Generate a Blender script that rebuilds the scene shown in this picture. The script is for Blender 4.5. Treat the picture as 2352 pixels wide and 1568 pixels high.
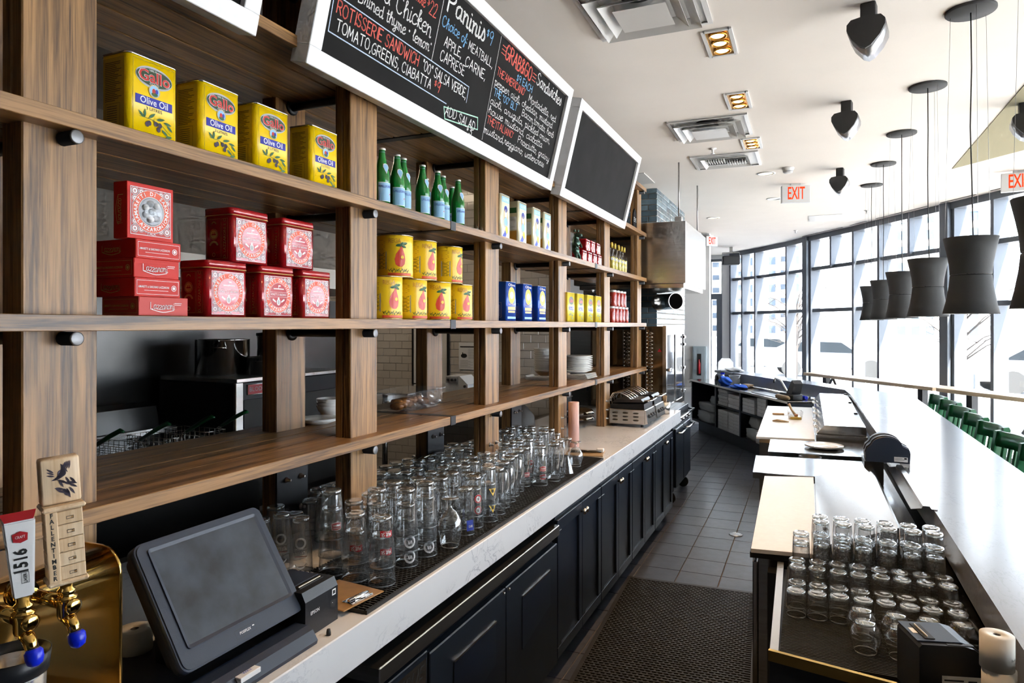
import bpy, bmesh, math, random
from mathutils import Matrix, Vector
for o in list(bpy.data.objects): bpy.data.objects.remove(o)
SC = bpy.context.scene
COL = SC.collection
PI = math.pi
rnd = random.Random(7)

# ---------------------------------------------------------------- camera
HC = 1.75
cam = bpy.data.cameras.new('camera'); cam.sensor_width = 36.0; cam.lens = 24.0
cam.shift_y = -37.0 / 2352.0; cam.clip_start = 0.05; cam.clip_end = 400
camo = bpy.data.objects.new('camera', cam); COL.objects.link(camo)
camo.location = (0, 0, HC); camo.rotation_euler = (PI / 2, 0, math.atan(681 / 1568.0))
SC.camera = camo
# ---------------------------------------------------------------- world, sun, exposure
vs = SC.view_settings
vs.view_transform = 'Standard'; vs.look = 'None'; vs.gamma = 1.0; vs.use_curve_mapping = False
vs.exposure = 0.70
W = bpy.data.worlds.new('sky'); SC.world = W; W.use_nodes = True
bg = W.node_tree.nodes['Background']; bg.inputs[0].default_value = (0.79, 0.89, 1.0, 1); bg.inputs[1].default_value = 5.8
sun = bpy.data.lights.new('sun', 'SUN'); sun.energy = 24.0; sun.angle = 0.01; sun.color = (1.0, 0.95, 0.87)
suno = bpy.data.objects.new('sun', sun); COL.objects.link(suno)
sd = Vector((-0.62, 0.50, -0.95))
suno.rotation_euler = sd.to_track_quat('-Z', 'Y').to_euler()
CY = SC.cycles
CY.max_bounces = 7; CY.diffuse_bounces = 3; CY.glossy_bounces = 3; CY.transmission_bounces = 4
CY.transparent_max_bounces = 28; CY.sample_clamp_indirect = 6.0; CY.caustics_reflective = False; CY.caustics_refractive = False
CY.use_denoising = True; CY.use_adaptive_sampling = True; CY.adaptive_threshold = 0.15; CY.adaptive_min_samples = 14
# the window wall is a polyline of glass; light portals sit in it
CEIL = 3.37
WALL = [(-1.52, 16.12), (-0.84, 15.28), (-0.29, 14.45), (0.07, 13.74), (0.805, 12.55), (1.118, 11.93), (1.776, 10.77), (2.19, 10.06),
        (2.62, 9.28), (3.05, 8.42), (3.50, 7.40), (3.92, 6.30), (4.28, 5.10), (4.55, 3.90), (4.75, 2.60), (4.85, 1.30)]
for i0, i1 in ((0, 3), (3, 6), (6, 9), (9, 12), (12, 15)):
    a, b = Vector(WALL[i0] + (0,)), Vector(WALL[i1] + (0,))
    L = bpy.data.lights.new('window_portal', 'AREA'); L.shape = 'RECTANGLE'; L.size = (b - a).length; L.size_y = CEIL
    L.cycles.is_portal = True
    lo = bpy.data.objects.new('window_portal', L); COL.objects.link(lo)
    m = (a + b) / 2; d = (b - a).normalized(); n = Vector((d.y, -d.x, 0))
    if n.x > 0: n = -n
    lo.location = (m.x - n.x * 0.25, m.y - n.y * 0.25, CEIL / 2)
    lo.rotation_euler = n.to_track_quat('-Z', 'Z').to_euler()

# ---------------------------------------------------------------- materials
def nt_mat(name):
    m = bpy.data.materials.new(name); m.use_nodes = True
    nt = m.node_tree
    return m, nt, nt.nodes['Principled BSDF']
def mat(name, col, rough=0.5, metal=0.0, var=0.0, scale=8.0, bump=0.0, bscale=60.0, coat=0.0, emit=None, estr=0.0, spec=None, aniso=None, rnd_obj=0.0):
    m, nt, p = nt_mat(name)
    N, LK = nt.nodes, nt.links
    p.inputs['Base Color'].default_value = (*col, 1); p.inputs['Roughness'].default_value = rough; p.inputs['Metallic'].default_value = metal
    if spec is not None: p.inputs['Specular IOR Level'].default_value = spec
    if coat: p.inputs['Coat Weight'].default_value = coat
    if emit: p.inputs['Emission Color'].default_value = (*emit, 1); p.inputs['Emission Strength'].default_value = estr
    tc = N.new('ShaderNodeTexCoord')
    if var or rnd_obj:
        h = N.new('ShaderNodeHueSaturation'); h.inputs['Color'].default_value = (*col, 1)
        if var:
            n = N.new('ShaderNodeTexNoise'); n.inputs['Scale'].default_value = scale; n.inputs['Detail'].default_value = 5
            if aniso:
                mp = N.new('ShaderNodeMapping'); mp.inputs['Scale'].default_value = aniso
                LK.new(tc.outputs['Object'], mp.inputs[0]); LK.new(mp.outputs[0], n.inputs[0])
            else: LK.new(tc.outputs['Object'], n.inputs[0])
            mr = N.new('ShaderNodeMapRange'); mr.inputs[1].default_value = 0.3; mr.inputs[2].default_value = 0.7
            mr.inputs[3].default_value = 1 - var; mr.inputs[4].default_value = 1 + var
            LK.new(n.outputs[0], mr.inputs[0])
            last = mr.outputs[0]
        if rnd_obj:
            oi = N.new('ShaderNodeObjectInfo'); mr2 = N.new('ShaderNodeMapRange')
            mr2.inputs[3].default_value = 1 - rnd_obj; mr2.inputs[4].default_value = 1 + rnd_obj
            LK.new(oi.outputs['Random'], mr2.inputs[0])
            if var:
                mu = N.new('ShaderNodeMath'); mu.operation = 'MULTIPLY'; LK.new(last, mu.inputs[0]); LK.new(mr2.outputs[0], mu.inputs[1]); last = mu.outputs[0]
            else: last = mr2.outputs[0]
        LK.new(last, h.inputs['Value']); LK.new(h.outputs[0], p.inputs['Base Color'])
    if bump:
        b = N.new('ShaderNodeBump'); b.inputs['Strength'].default_value = bump; b.inputs['Distance'].default_value = 0.004
        n2 = N.new('ShaderNodeTexNoise'); n2.inputs['Scale'].default_value = bscale; n2.inputs['Detail'].default_value = 3
        LK.new(tc.outputs['Object'], n2.inputs[0]); LK.new(n2.outputs[0], b.inputs['Height']); LK.new(b.outputs[0], p.inputs['Normal'])
    return m
def wood(name, c0, c1, axis='Y', rough=0.42, sc=1.0, ring=True):
    m, nt, p = nt_mat(name); N, LK = nt.nodes, nt.links
    tc = N.new('ShaderNodeTexCoord'); mp = N.new('ShaderNodeMapping')
    oi = N.new('ShaderNodeObjectInfo'); va = N.new('ShaderNodeVectorMath'); va.operation = 'ADD'
    cb = N.new('ShaderNodeCombineXYZ'); mm = N.new('ShaderNodeMath'); mm.operation = 'MULTIPLY'; mm.inputs[1].default_value = 13.0
    LK.new(oi.outputs['Random'], mm.inputs[0])
    for i in range(3): LK.new(mm.outputs[0], cb.inputs[i])
    LK.new(tc.outputs['Object'], va.inputs[0]); LK.new(cb.outputs[0], va.inputs[1]); LK.new(va.outputs[0], mp.inputs[0])
    s = {'X': (1.2, 34, 34), 'Y': (34, 1.2, 34), 'Z': (34, 34, 1.2)}[axis]
    mp.inputs['Scale'].default_value = tuple(v * sc for v in s)
    n = N.new('ShaderNodeTexNoise'); n.inputs['Scale'].default_value = 1.0; n.inputs['Detail'].default_value = 6; n.inputs['Roughness'].default_value = 0.65; n.inputs['Distortion'].default_value = 0.6
    LK.new(mp.outputs[0], n.inputs[0])
    n2 = N.new('ShaderNodeTexNoise'); n2.inputs['Scale'].default_value = 7.0; n2.inputs['Detail'].default_value = 2
    LK.new(mp.outputs[0], n2.inputs[0])
    mx = N.new('ShaderNodeMath'); mx.operation = 'MULTIPLY_ADD'; mx.inputs[1].default_value = 0.35
    LK.new(n2.outputs[0], mx.inputs[0]); LK.new(n.outputs[0], mx.inputs[2])
    cr = N.new('ShaderNodeValToRGB'); cr.color_ramp.elements[0].position = 0.50; cr.color_ramp.elements[1].position = 0.78
    cr.color_ramp.elements[0].color = (*c0, 1); cr.color_ramp.elements[1].color = (*c1, 1)
    LK.new(mx.outputs[0], cr.inputs[0]); LK.new(cr.outputs[0], p.inputs['Base Color'])
    p.inputs['Roughness'].default_value = rough
    b = N.new('ShaderNodeBump'); b.inputs['Strength'].default_value = 0.18; b.inputs['Distance'].default_value = 0.002
    LK.new(mx.outputs[0], b.inputs['Height']); LK.new(b.outputs[0], p.inputs['Normal'])
    return m
def marble(name, base, vein, rough=0.18):
    m, nt, p = nt_mat(name); N, LK = nt.nodes, nt.links
    tc = N.new('ShaderNodeTexCoord'); mp = N.new('ShaderNodeMapping'); mp.inputs['Rotation'].default_value = (0.5, 0.4, 0.5); mp.inputs['Scale'].default_value = (11, 4, 5)
    LK.new(tc.outputs['Object'], mp.inputs[0])
    n = N.new('ShaderNodeTexNoise'); n.inputs['Scale'].default_value = 2.2; n.inputs['Detail'].default_value = 8; n.inputs['Roughness'].default_value = 0.6; n.inputs['Distortion'].default_value = 1.2
    LK.new(mp.outputs[0], n.inputs[0])
    a = N.new('ShaderNodeMath'); a.operation = 'SUBTRACT'; a.inputs[1].default_value = 0.5; LK.new(n.outputs[0], a.inputs[0])
    ab = N.new('ShaderNodeMath'); ab.operation = 'ABSOLUTE'; LK.new(a.outputs[0], ab.inputs[0])
    cr = N.new('ShaderNodeValToRGB'); e = cr.color_ramp.elements
    e[0].position = 0.0; e[0].color = (*vein, 1); e[1].position = 0.022; e[1].color = (*base, 1)
    LK.new(ab.outputs[0], cr.inputs[0])
    n2 = N.new('ShaderNodeTexNoise'); n2.inputs['Scale'].default_value = 3.0; LK.new(tc.outputs['Object'], n2.inputs[0])
    mr = N.new('ShaderNodeMapRange'); mr.inputs[1].default_value = 0.47; mr.inputs[2].default_value = 0.62; LK.new(n2.outputs[0], mr.inputs[0])
    mix = N.new('ShaderNodeMix'); mix.data_type = 'RGBA'; LK.new(mr.outputs[0], mix.inputs[0])
    mix.inputs[6].default_value = (*base, 1); LK.new(cr.outputs[0], mix.inputs[7])
    LK.new(mix.outputs[2], p.inputs['Base Color']); p.inputs['Roughness'].default_value = rough
    return m
def clear(name, tint=(0.97, 0.985, 0.98), gloss=0.02, ior=1.45, boost=1.0, milky=0.0, power=4.0):
    m = bpy.data.materials.new(name); m.use_nodes = True; nt = m.node_tree; N, LK = nt.nodes, nt.links
    for n in list(N): N.remove(n)
    out = N.new('ShaderNodeOutputMaterial'); t = N.new('ShaderNodeBsdfTransparent'); t.inputs[0].default_value = (*tint, 1)
    g = N.new('ShaderNodeBsdfGlossy'); g.inputs['Roughness'].default_value = gloss
    f = N.new('ShaderNodeLayerWeight'); f.inputs[0].default_value = 0.5
    pw = N.new('ShaderNodeMath'); pw.operation = 'POWER'; pw.inputs[1].default_value = power; LK.new(f.outputs['Facing'], pw.inputs[0])
    r0 = ((ior - 1) / (ior + 1)) ** 2
    mu = N.new('ShaderNodeMath'); mu.operation = 'MULTIPLY_ADD'; mu.inputs[1].default_value = (1 - r0) * min(boost, 1.0); mu.inputs[2].default_value = r0 * boost; mu.use_clamp = True
    LK.new(pw.outputs[0], mu.inputs[0])
    mx = N.new('ShaderNodeMixShader'); LK.new(mu.outputs[0], mx.inputs[0]); LK.new(t.outputs[0], mx.inputs[1]); LK.new(g.outputs[0], mx.inputs[2])
    last = mx
    if milky:
        d = N.new('ShaderNodeBsdfDiffuse'); d.inputs[0].default_value = (0.8, 0.85, 0.88, 1)
        m2 = N.new('ShaderNodeMixShader'); m2.inputs[0].default_value = milky; LK.new(mx.outputs[0], m2.inputs[1]); LK.new(d.outputs[0], m2.inputs[2]); last = m2
    LK.new(last.outputs[0], out.inputs[0])
    return m
def refr(name, col, ior=1.45, rough=0.0):
    m, nt, p = nt_mat(name)
    p.inputs['Base Color'].default_value = (*col, 1); p.inputs['Transmission Weight'].default_value = 1.0
    p.inputs['Roughness'].default_value = rough; p.inputs['IOR'].default_value = ior
    return m
M = {}
M['oak_z'] = wood('oak_upright', (0.060, 0.028, 0.010), (0.385, 0.205, 0.076), 'Z')
M['oak_y'] = wood('oak_board', (0.055, 0.026, 0.010), (0.36, 0.19, 0.070), 'Y', 0.36)
M['oak_x'] = wood('oak_block', (0.30, 0.19, 0.09), (0.42, 0.29, 0.16), 'X')
M['maple'] = wood('maple', (0.60, 0.40, 0.22), (0.78, 0.60, 0.40), 'Z', 0.4)
M['rail_wood'] = wood('pale_ash', (0.50, 0.36, 0.22), (0.72, 0.56, 0.38), 'X', 0.35, 0.6)
M['black_steel'] = mat('black_steel', (0.012, 0.012, 0.014), 0.42, 0.4)
M['bolt'] = mat('bolt_steel', (0.35, 0.34, 0.33), 0.3, 1.0)
M['steel'] = mat('brushed_steel', (0.62, 0.61, 0.59), 0.24, 1.0, 0.10, 3.0, aniso=(1, 1, 30))
M['steel_sheet'] = mat('steel_sheet', (0.66, 0.65, 0.63), 0.17, 1.0, 0.05, 2.0)
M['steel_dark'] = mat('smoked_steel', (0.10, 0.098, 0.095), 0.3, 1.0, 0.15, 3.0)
M['chrome'] = mat('chrome', (0.8, 0.8, 0.8), 0.07, 1.0)
M['brass'] = mat('brass', (0.72, 0.46, 0.13), 0.1, 1.0)
M['knob'] = mat('knob_nickel', (0.62, 0.55, 0.45), 0.18, 1.0)
M['marble'] = marble('marble', (0.74, 0.75, 0.77), (0.42, 0.44, 0.49))
M['marble_bar'] = marble('bar_marble', (0.25, 0.275, 0.32), (0.20, 0.22, 0.265), 0.20)
M['navy'] = mat('navy_paint', (0.0055, 0.010, 0.020), 0.34, 0, 0.1)
M['fridge_black'] = mat('fridge_black', (0.005, 0.009, 0.016), 0.4, 0, 0.15, 30)
M['white_paint'] = mat('white_paint', (0.80, 0.80, 0.81), 0.5, 0, 0.03, 30)
M['chalkboard'] = mat('chalkboard', (0.009, 0.0085, 0.0085), 0.8, 0, 0.4, 5, spec=0.15)
M['chalk_white'] = mat('chalk_white', (0.80, 0.80, 0.78), 0.9, 0, 0.2, 160)
M['chalk_red'] = mat('chalk_red', (0.72, 0.13, 0.10), 0.9, 0, 0.2, 160)
M['chalk_blue'] = mat('chalk_blue', (0.20, 0.45, 0.72), 0.9, 0, 0.2, 160)
M['chalk_pale'] = mat('chalk_pale_blue', (0.48, 0.58, 0.72), 0.9, 0, 0.2, 160)
M['chalk_green'] = mat('chalk_green', (0.42, 0.70, 0.55), 0.9, 0, 0.2, 160)
M['ceiling'] = mat('ceiling_paint', (0.85, 0.795, 0.735), 0.9, 0, 0.015, 3)
M['ceiling_olive'] = mat('ceiling_olive', (0.30, 0.27, 0.17), 0.9)
M['wall_white'] = mat('wall_white', (0.80, 0.80, 0.80), 0.8)
M['wall_dark'] = mat('wall_brown', (0.10, 0.085, 0.07), 0.7)
M['floor_tile'] = mat('slate_tile', (0.058, 0.064, 0.084), 0.30, 0, 0.22, 14, bump=0.12, bscale=70, rnd_obj=0.14)
M['grout'] = mat('grout', (0.17, 0.135, 0.11), 0.9)
M['rubber'] = mat('black_rubber', (0.011, 0.010, 0.009), 0.55, 0, 0.25, 40)
M['mat_rubber'] = mat('floor_mat_rubber', (0.020, 0.017, 0.013), 0.42, 0, 0.3, 30)
M['brick'] = mat('glazed_brick', (0.115, 0.165, 0.195), 0.22, 0, 0.15, 10, rnd_obj=0.35)
M['mortar'] = mat('mortar', (0.32, 0.27, 0.22), 0.9)
M['wall_tile'] = mat('white_tile', (0.62, 0.58, 0.53), 0.12, 0, 0.03, 5, rnd_obj=0.05)
M['tile_grout'] = mat('tile_grout', (0.36, 0.34, 0.31), 0.9)
M['frame_grey'] = mat('window_frame', (0.115, 0.13, 0.155), 0.38, 0.2)
M['pane'] = clear('window_glass', (0.97, 0.985, 0.99), 0.0, 1.45, 0.6)
M['glass'] = clear('drinking_glass', (0.985, 0.99, 0.99), 0.012, 1.5, 3.6, 0.035, 2.0)
M['glass_base'] = clear('glass_base', (0.86, 0.89, 0.89), 0.03, 1.6, 3.2, 0.04, 1.6)
M['glass_thin'] = clear('thin_glass', (0.97, 0.98, 0.98), 0.01, 1.45, 1.2)
M['glass_rim_highlight'] = clear('glass_rim_highlight', (0.97, 0.98, 0.98), 0.03, 1.5, 6.0, 0.38, 1.5)  # milky white paints the bright highlight into the rim
M['steel_matte'] = mat('matte_steel', (0.62, 0.58, 0.52), 0.5, 1.0, 0.08, 2.0)
M['dining_floor'] = mat('dining_floor', (0.46, 0.43, 0.39), 0.45, 0, 0.1, 3)
M['frost'] = mat('frosted_print', (0.62, 0.65, 0.68), 0.7)
M['print_red'] = mat('print_red', (0.42, 0.012, 0.02), 0.4)
M['print_yellow'] = mat('print_yellow', (0.85, 0.55, 0.02), 0.4)
M['print_blue'] = mat('print_blue', (0.012, 0.05, 0.55), 0.4)
M['print_black'] = mat('print_black', (0.015, 0.015, 0.015), 0.5)
M['print_white'] = mat('print_white', (0.82, 0.82, 0.82), 0.5)
M['print_grey'] = mat('print_grey', (0.42, 0.42, 0.43), 0.5)
M['print_gold'] = mat('print_gold', (0.62, 0.42, 0.14), 0.4)
M['print_green'] = mat('print_green', (0.012, 0.10, 0.02), 0.4)
M['tin_yellow'] = mat('yellow_tin', (0.90, 0.60, 0.0), 0.3)
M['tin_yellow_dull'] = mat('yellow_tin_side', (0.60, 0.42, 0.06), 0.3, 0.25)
M['label_green'] = mat('label_green', (0.015, 0.045, 0.012), 0.4)
M['label_red'] = mat('label_red', (0.55, 0.02, 0.012), 0.4)
M['label_blue'] = mat('label_blue', (0.008, 0.012, 0.32), 0.4)
M['box_red'] = mat('red_card', (0.56, 0.016, 0.008), 0.5, spec=0.3)
M['box_red2'] = mat('rose_card', (0.56, 0.07, 0.06), 0.5, spec=0.3)
M['tin_red'] = mat('red_tin', (0.40, 0.006, 0.012), 0.17, 0.1, coat=0.8)
M['print_orange'] = mat('print_orange', (0.72, 0.08, 0.02), 0.45)
M['bottle_green'] = mat('bottle_green', (0.006, 0.20, 0.03), 0.08, 0, coat=0.6)
M['label_sky'] = mat('label_sky', (0.28, 0.52, 0.75), 0.5)
M['cap_white'] = mat('cap_white', (0.75, 0.75, 0.75), 0.35, 0.3)
M['can_yellow'] = mat('yellow_can', (0.90, 0.58, 0.015), 0.28)
M['can_metal'] = mat('can_rim', (0.72, 0.62, 0.42), 0.22, 1.0)
M['pear_red'] = mat('pear_red', (0.68, 0.07, 0.04), 0.35)
M['cream_tin'] = mat('cream_tin', (0.80, 0.74, 0.50), 0.24, 0.2)
M['blue_tin'] = mat('blue_tin', (0.01, 0.08, 0.46), 0.22, 0.2)
M['yellow_pale'] = mat('pale_yellow_tin', (0.86, 0.70, 0.06), 0.25, 0.1)
M['orange_side'] = mat('amber_print', (0.62, 0.30, 0.03), 0.35)
M['lemon'] = mat('lemon_liqueur', (0.75, 0.62, 0.10), 0.08, coat=0.6)
M['jar_red'] = mat('jar_red', (0.40, 0.03, 0.02), 0.15, coat=0.5)
M['pig_green'] = mat('verdigris_bronze', (0.06, 0.11, 0.085), 0.32, 0.8, 0.5, 30)
M['china'] = mat('white_china', (0.80, 0.79, 0.76), 0.12)
M['black_plastic'] = mat('black_plastic', (0.012, 0.013, 0.016), 0.38, bump=0.05, bscale=300)
M['grey_plastic'] = mat('slate_plastic', (0.020, 0.030, 0.052), 0.42, bump=0.05, bscale=300)
M['screen'] = mat('dusty_reflecting_screen', (0.030, 0.040, 0.055), 0.36, 0, 0.6, 12)  # blue-grey tone paints in a reflection; the mottling is dust
M['blue_plastic'] = mat('blue_plastic', (0.003, 0.02, 0.62), 0.3)
M['masonite'] = mat('clipboard_brown', (0.36, 0.20, 0.075), 0.4, 0, 0.1, 30)
M['white_handle'] = mat('white_enamel', (0.80, 0.80, 0.80), 0.25)
M['paper'] = mat('paper', (0.80, 0.76, 0.68), 0.8)
M['pink_paper'] = mat('pink_roll', (0.75, 0.46, 0.40), 0.7)
M['board_white'] = mat('cutting_board', (0.80, 0.78, 0.75), 0.32, 0, 0.03, 40)
M['card_white'] = mat('white_card', (0.52, 0.54, 0.57), 0.7)
M['plastic_bag'] = clear('plastic_film', (0.86, 0.86, 0.86), 0.18, 1.5, 2.0, 0.35)
M['film'] = clear('wrap_film', (0.97, 0.97, 0.98), 0.10, 1.45, 1.6, 0.02)
M['shrink'] = clear('shrink_film', (0.99, 0.99, 0.99), 0.04, 1.45, 0.55)
M['tub'] = clear('clear_tub', (0.93, 0.94, 0.95), 0.05, 1.45, 1.5, 0.04)
M['oil'] = mat('olive_oil', (0.62, 0.40, 0.02), 0.08)
M['food'] = mat('roast_meat', (0.34, 0.13, 0.035), 0.35, 0, 0.6, 40, bump=0.6, bscale=60)
M['blue_cloth'] = mat('blue_cloth', (0.015, 0.10, 0.55), 0.85, bump=0.4, bscale=150)
M['white_cloth'] = mat('white_cloth', (0.74, 0.75, 0.77), 0.9, bump=0.4, bscale=150)
M['chair_green'] = mat('green_paint', (0.010, 0.125, 0.045), 0.3)
M['lamp_grey'] = mat('lamp_felt', (0.045, 0.046, 0.047), 0.75, 0, 0.06, 200)
M['lamp_inner'] = mat('lamp_liner', (0.75, 0.73, 0.70), 0.6)
M['speaker_black'] = mat('speaker_black', (0.012, 0.012, 0.013), 0.5)
M['speaker_grille'] = mat('speaker_grille', (0.30, 0.30, 0.31), 0.28, 0.9)
M['exit_white'] = mat('sign_white', (0.62, 0.62, 0.62), 0.4)
M['exit_red'] = mat('sign_red', (0.5, 0.01, 0.0), 0.5, emit=(1.0, 0.06, 0.01), estr=0.75, spec=0.1)
M['lamp_gold'] = mat('lamp_gold', (0.75, 0.36, 0.04), 0.25, 0.7)
M['lamp_glow'] = mat('lamp_glow', (1, 0.8, 0.5), 0.4, emit=(1.0, 0.66, 0.26), estr=9.0)
M['lamp_glow_dim'] = mat('lamp_glow_dim', (1, 0.85, 0.6), 0.4, emit=(1.0, 0.80, 0.50), estr=1.6)
M['vent_white'] = mat('vent_white', (0.66, 0.65, 0.63), 0.35)
M['vent_dark'] = mat('vent_dark', (0.03, 0.028, 0.025), 0.7)
M['copper_reflection_glass'] = mat('smoked_glass', (0.20, 0.135, 0.075), 0.10, 0.85)  # smoked glass with a copper reflection painted into its colour
M['oven_glass'] = mat('oven_glass', (0.55, 0.57, 0.60), 0.05, 0.9)
M['ext_grey'] = mat('cabinet_pale_blue', (0.42, 0.50, 0.54), 0.4)
M['bag_dark'] = mat('dark_bag', (0.035, 0.028, 0.022), 0.6, bump=0.5, bscale=30)
M['pot_steel'] = mat('pot_steel', (0.80, 0.79, 0.77), 0.13, 1.0)
M['rod_end'] = mat('rod_end', (0.18, 0.18, 0.185), 0.4, 0.7)
M['green_handle'] = mat('green_handle', (0.0, 0.07, 0.015), 0.35)
M['asphalt'] = mat('asphalt', (0.68, 0.68, 0.69), 0.9, 0, 0.06, 0.5)
M['concrete'] = mat('concrete_block', (0.62, 0.60, 0.58), 0.9)
M['build_a'] = mat('pale_facade', (0.58, 0.57, 0.56), 0.9)
M['build_b'] = mat('cream_facade', (0.62, 0.57, 0.52), 0.9)
M['build_glass'] = mat('far_window', (0.06, 0.08, 0.11), 0.6, spec=0.2)
M['car_a'] = mat('silver_car', (0.22, 0.23, 0.245), 0.5)
M['car_b'] = mat('dark_car', (0.12, 0.13, 0.15), 0.5)
M['car_glass'] = mat('car_glass', (0.008, 0.012, 0.016), 0.5, spec=0.2)
M['tyre'] = mat('tyre', (0.03, 0.03, 0.03), 0.8)
M['bark'] = mat('bark', (0.05, 0.042, 0.038), 0.9)
M['ext_red'] = mat('red_panel', (0.55, 0.03, 0.015), 0.7, spec=0.1)
M['ink'] = mat('chalk_ink', (0.04, 0.03, 0.05), 0.7)

# ---------------------------------------------------------------- mesh helpers
class MB:
    def __init__(s): s.v = []; s.f = []; s.mi = []; s.sm = []
    def add(s, vs, fs, mi=0, sm=False):
        o = len(s.v); s.v += [tuple(v) for v in vs]
        for f in fs: s.f.append([i + o for i in f]); s.mi.append(mi); s.sm.append(sm)
        return s
    def box(s, x0, x1, y0, y1, z0, z1, mi=0):
        return s.add([(x0, y0, z0), (x1, y0, z0), (x1, y1, z0), (x0, y1, z0), (x0, y0, z1), (x1, y0, z1), (x1, y1, z1), (x0, y1, z1)],
                     [(3, 2, 1, 0), (4, 5, 6, 7), (0, 1, 5, 4), (1, 2, 6, 5), (2, 3, 7, 6), (3, 0, 4, 7)], mi)
    def bbox(s, x0, x1, y0, y1, z0, z1, b=0.004, seg=1, mi=0):
        bm = bmesh.new(); bmesh.ops.create_cube(bm, size=1.0)
        for v in bm.verts: v.co = ((x0 + x1) / 2 + v.co.x * (x1 - x0), (y0 + y1) / 2 + v.co.y * (y1 - y0), (z0 + z1) / 2 + v.co.z * (z1 - z0))
        b = min(b, 0.45 * min(x1 - x0, y1 - y0, z1 - z0))
        bmesh.ops.bevel(bm, geom=list(bm.edges), offset=b, segments=seg, affect='EDGES', profile=0.5)
        return s.bm(bm, mi, seg > 1)
    def bm(s, bm, mi=0, sm=False):
        bm.verts.ensure_lookup_table()
        for i, v in enumerate(bm.verts): v.index = i
        s.add([v.co[:] for v in bm.verts], [[v.index for v in f.verts] for f in bm.faces], mi, sm); bm.free(); return s
    def prism(s, pts, z0, z1, mi=0, sm=False):
        n = len(pts)
        a = sum(pts[i][0] * pts[(i + 1) % n][1] - pts[(i + 1) % n][0] * pts[i][1] for i in range(n))
        if a < 0: pts = pts[::-1]
        vs = [(x, y, z0) for x, y in pts] + [(x, y, z1) for x, y in pts]
        s.add(vs, [list(range(n - 1, -1, -1)), list(range(n, 2 * n))], mi, False)
        o = len(s.v) - 2 * n
        for i in range(n):
            j = (i + 1) % n; s.f.append([o + i, o + j, o + n + j, o + n + i]); s.mi.append(mi); s.sm.append(sm)
        return s
    def extr(s, pts, a0, a1, axis, mi=0, sm=False):
        """polygon in the plane across `axis`, swept along it: X -> (y,z), Y -> (x,z)"""
        t = MB().prism(pts, a0, a1, mi, sm)
        if axis == 'X': vs = [(z, x, y) for x, y, z in t.v]
        else: vs = [(x, z, y) for x, y, z in t.v]; t.f = [f[::-1] for f in t.f]
        o = len(s.v); s.v += vs
        for f, m_, q in zip(t.f, t.mi, t.sm): s.f.append([i + o for i in f]); s.mi.append(m_); s.sm.append(q)
        return s
    def lathe(s, prof, n=20, c=(0, 0, 0), mi=0, axis='Z', sm=True, mis=None):
        o = len(s.v)
        for r, z in prof:
            for k in range(n):
                a = 2 * PI * k / n; p = (r * math.cos(a), r * math.sin(a), z)
                if axis == 'X': p = (p[2], p[0], p[1])
                elif axis == 'Y': p = (p[1], p[2], p[0])
                s.v.append((p[0] + c[0], p[1] + c[1], p[2] + c[2]))
        for i in range(len(prof) - 1):
            for k in range(n):
                k2 = (k + 1) % n
                s.f.append([o + i * n + k, o + i * n + k2, o + (i + 1) * n + k2, o + (i + 1) * n + k]); s.mi.append(mis[i] if mis else mi); s.sm.append(sm)
        for idx, flip in ((0, True), (len(prof) - 1, False)):
            if prof[idx][0] > 1e-6:
                ring = [o + idx * n + k for k in range(n)]
                if mis is None: s.f.append(ring[::-1] if flip else ring); s.mi.append(mi); s.sm.append(False)
        return s
    def cyl(s, c, r, h, n=20, axis='Z', mi=0, r2=None):
        return s.lathe([(r, 0), (r if r2 is None else r2, h)], n, c, mi, axis)
    def tube(s, pts, r, n=8, mi=0, closed=False):
        pts = [Vector(p) for p in pts]; m = len(pts); o = len(s.v)
        rs = r if isinstance(r, (list, tuple)) else [r] * m
        up = Vector((0, 0, 1)); prev = None
        for i, p in enumerate(pts):
            if closed: t = (pts[(i + 1) % m] - pts[i - 1])
            else: t = (pts[min(i + 1, m - 1)] - pts[max(i - 1, 0)])
            if t.length < 1e-9: t = Vector((0, 0, 1))
            t.normalize()
            if prev is None:
                a = up if abs(t.z) < 0.9 else Vector((1, 0, 0))
                u = t.cross(a).normalized()
            else:
                u = (prev - t * prev.dot(t))
                u = u.normalized() if u.length > 1e-6 else t.cross(up).normalized()
            prev = u; w = t.cross(u)
            for k in range(n):
                a = 2 * PI * k / n; s.v.append(tuple(p + (u * math.cos(a) + w * math.sin(a)) * rs[i]))
        for i in range(m if closed else m - 1):
            i2 = (i + 1) % m
            for k in range(n):
                k2 = (k + 1) % n; s.f.append([o + i * n + k, o + i * n + k2, o + i2 * n + k2, o + i2 * n + k]); s.mi.append(mi); s.sm.append(True)
        if not closed:
            s.f.append([o + k for k in range(n)][::-1]); s.f.append([o + (m - 1) * n + k for k in range(n)]); s.mi += [mi, mi]; s.sm += [False, False]
        return s
    def quad(s, a, b, c, d, mi=0): return s.add([a, b, c, d], [(0, 1, 2, 3)], mi)
    def xf(s, mx):
        s.v = [tuple(mx @ Vector(v)) for v in s.v]; return s
    def join(s, t):
        o = len(s.v); s.v += t.v
        for f, m_, q in zip(t.f, t.mi, t.sm): s.f.append([i + o for i in f]); s.mi.append(m_); s.sm.append(q)
        return s
    def mesh(s, name, mats):
        me = bpy.data.meshes.new(name); me.from_pydata(s.v, [], s.f)
        if not isinstance(mats, (list, tuple)): mats = [mats]
        for m_ in mats: me.materials.append(M[m_] if isinstance(m_, str) else m_)
        me.polygons.foreach_set('material_index', s.mi); me.polygons.foreach_set('use_smooth', s.sm)
        me.validate(); me.update(); return me
    def build(s, name, mats, parent=None, loc=None, rot=None):
        return link(name, s.mesh(name, mats), parent, loc, rot)
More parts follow.
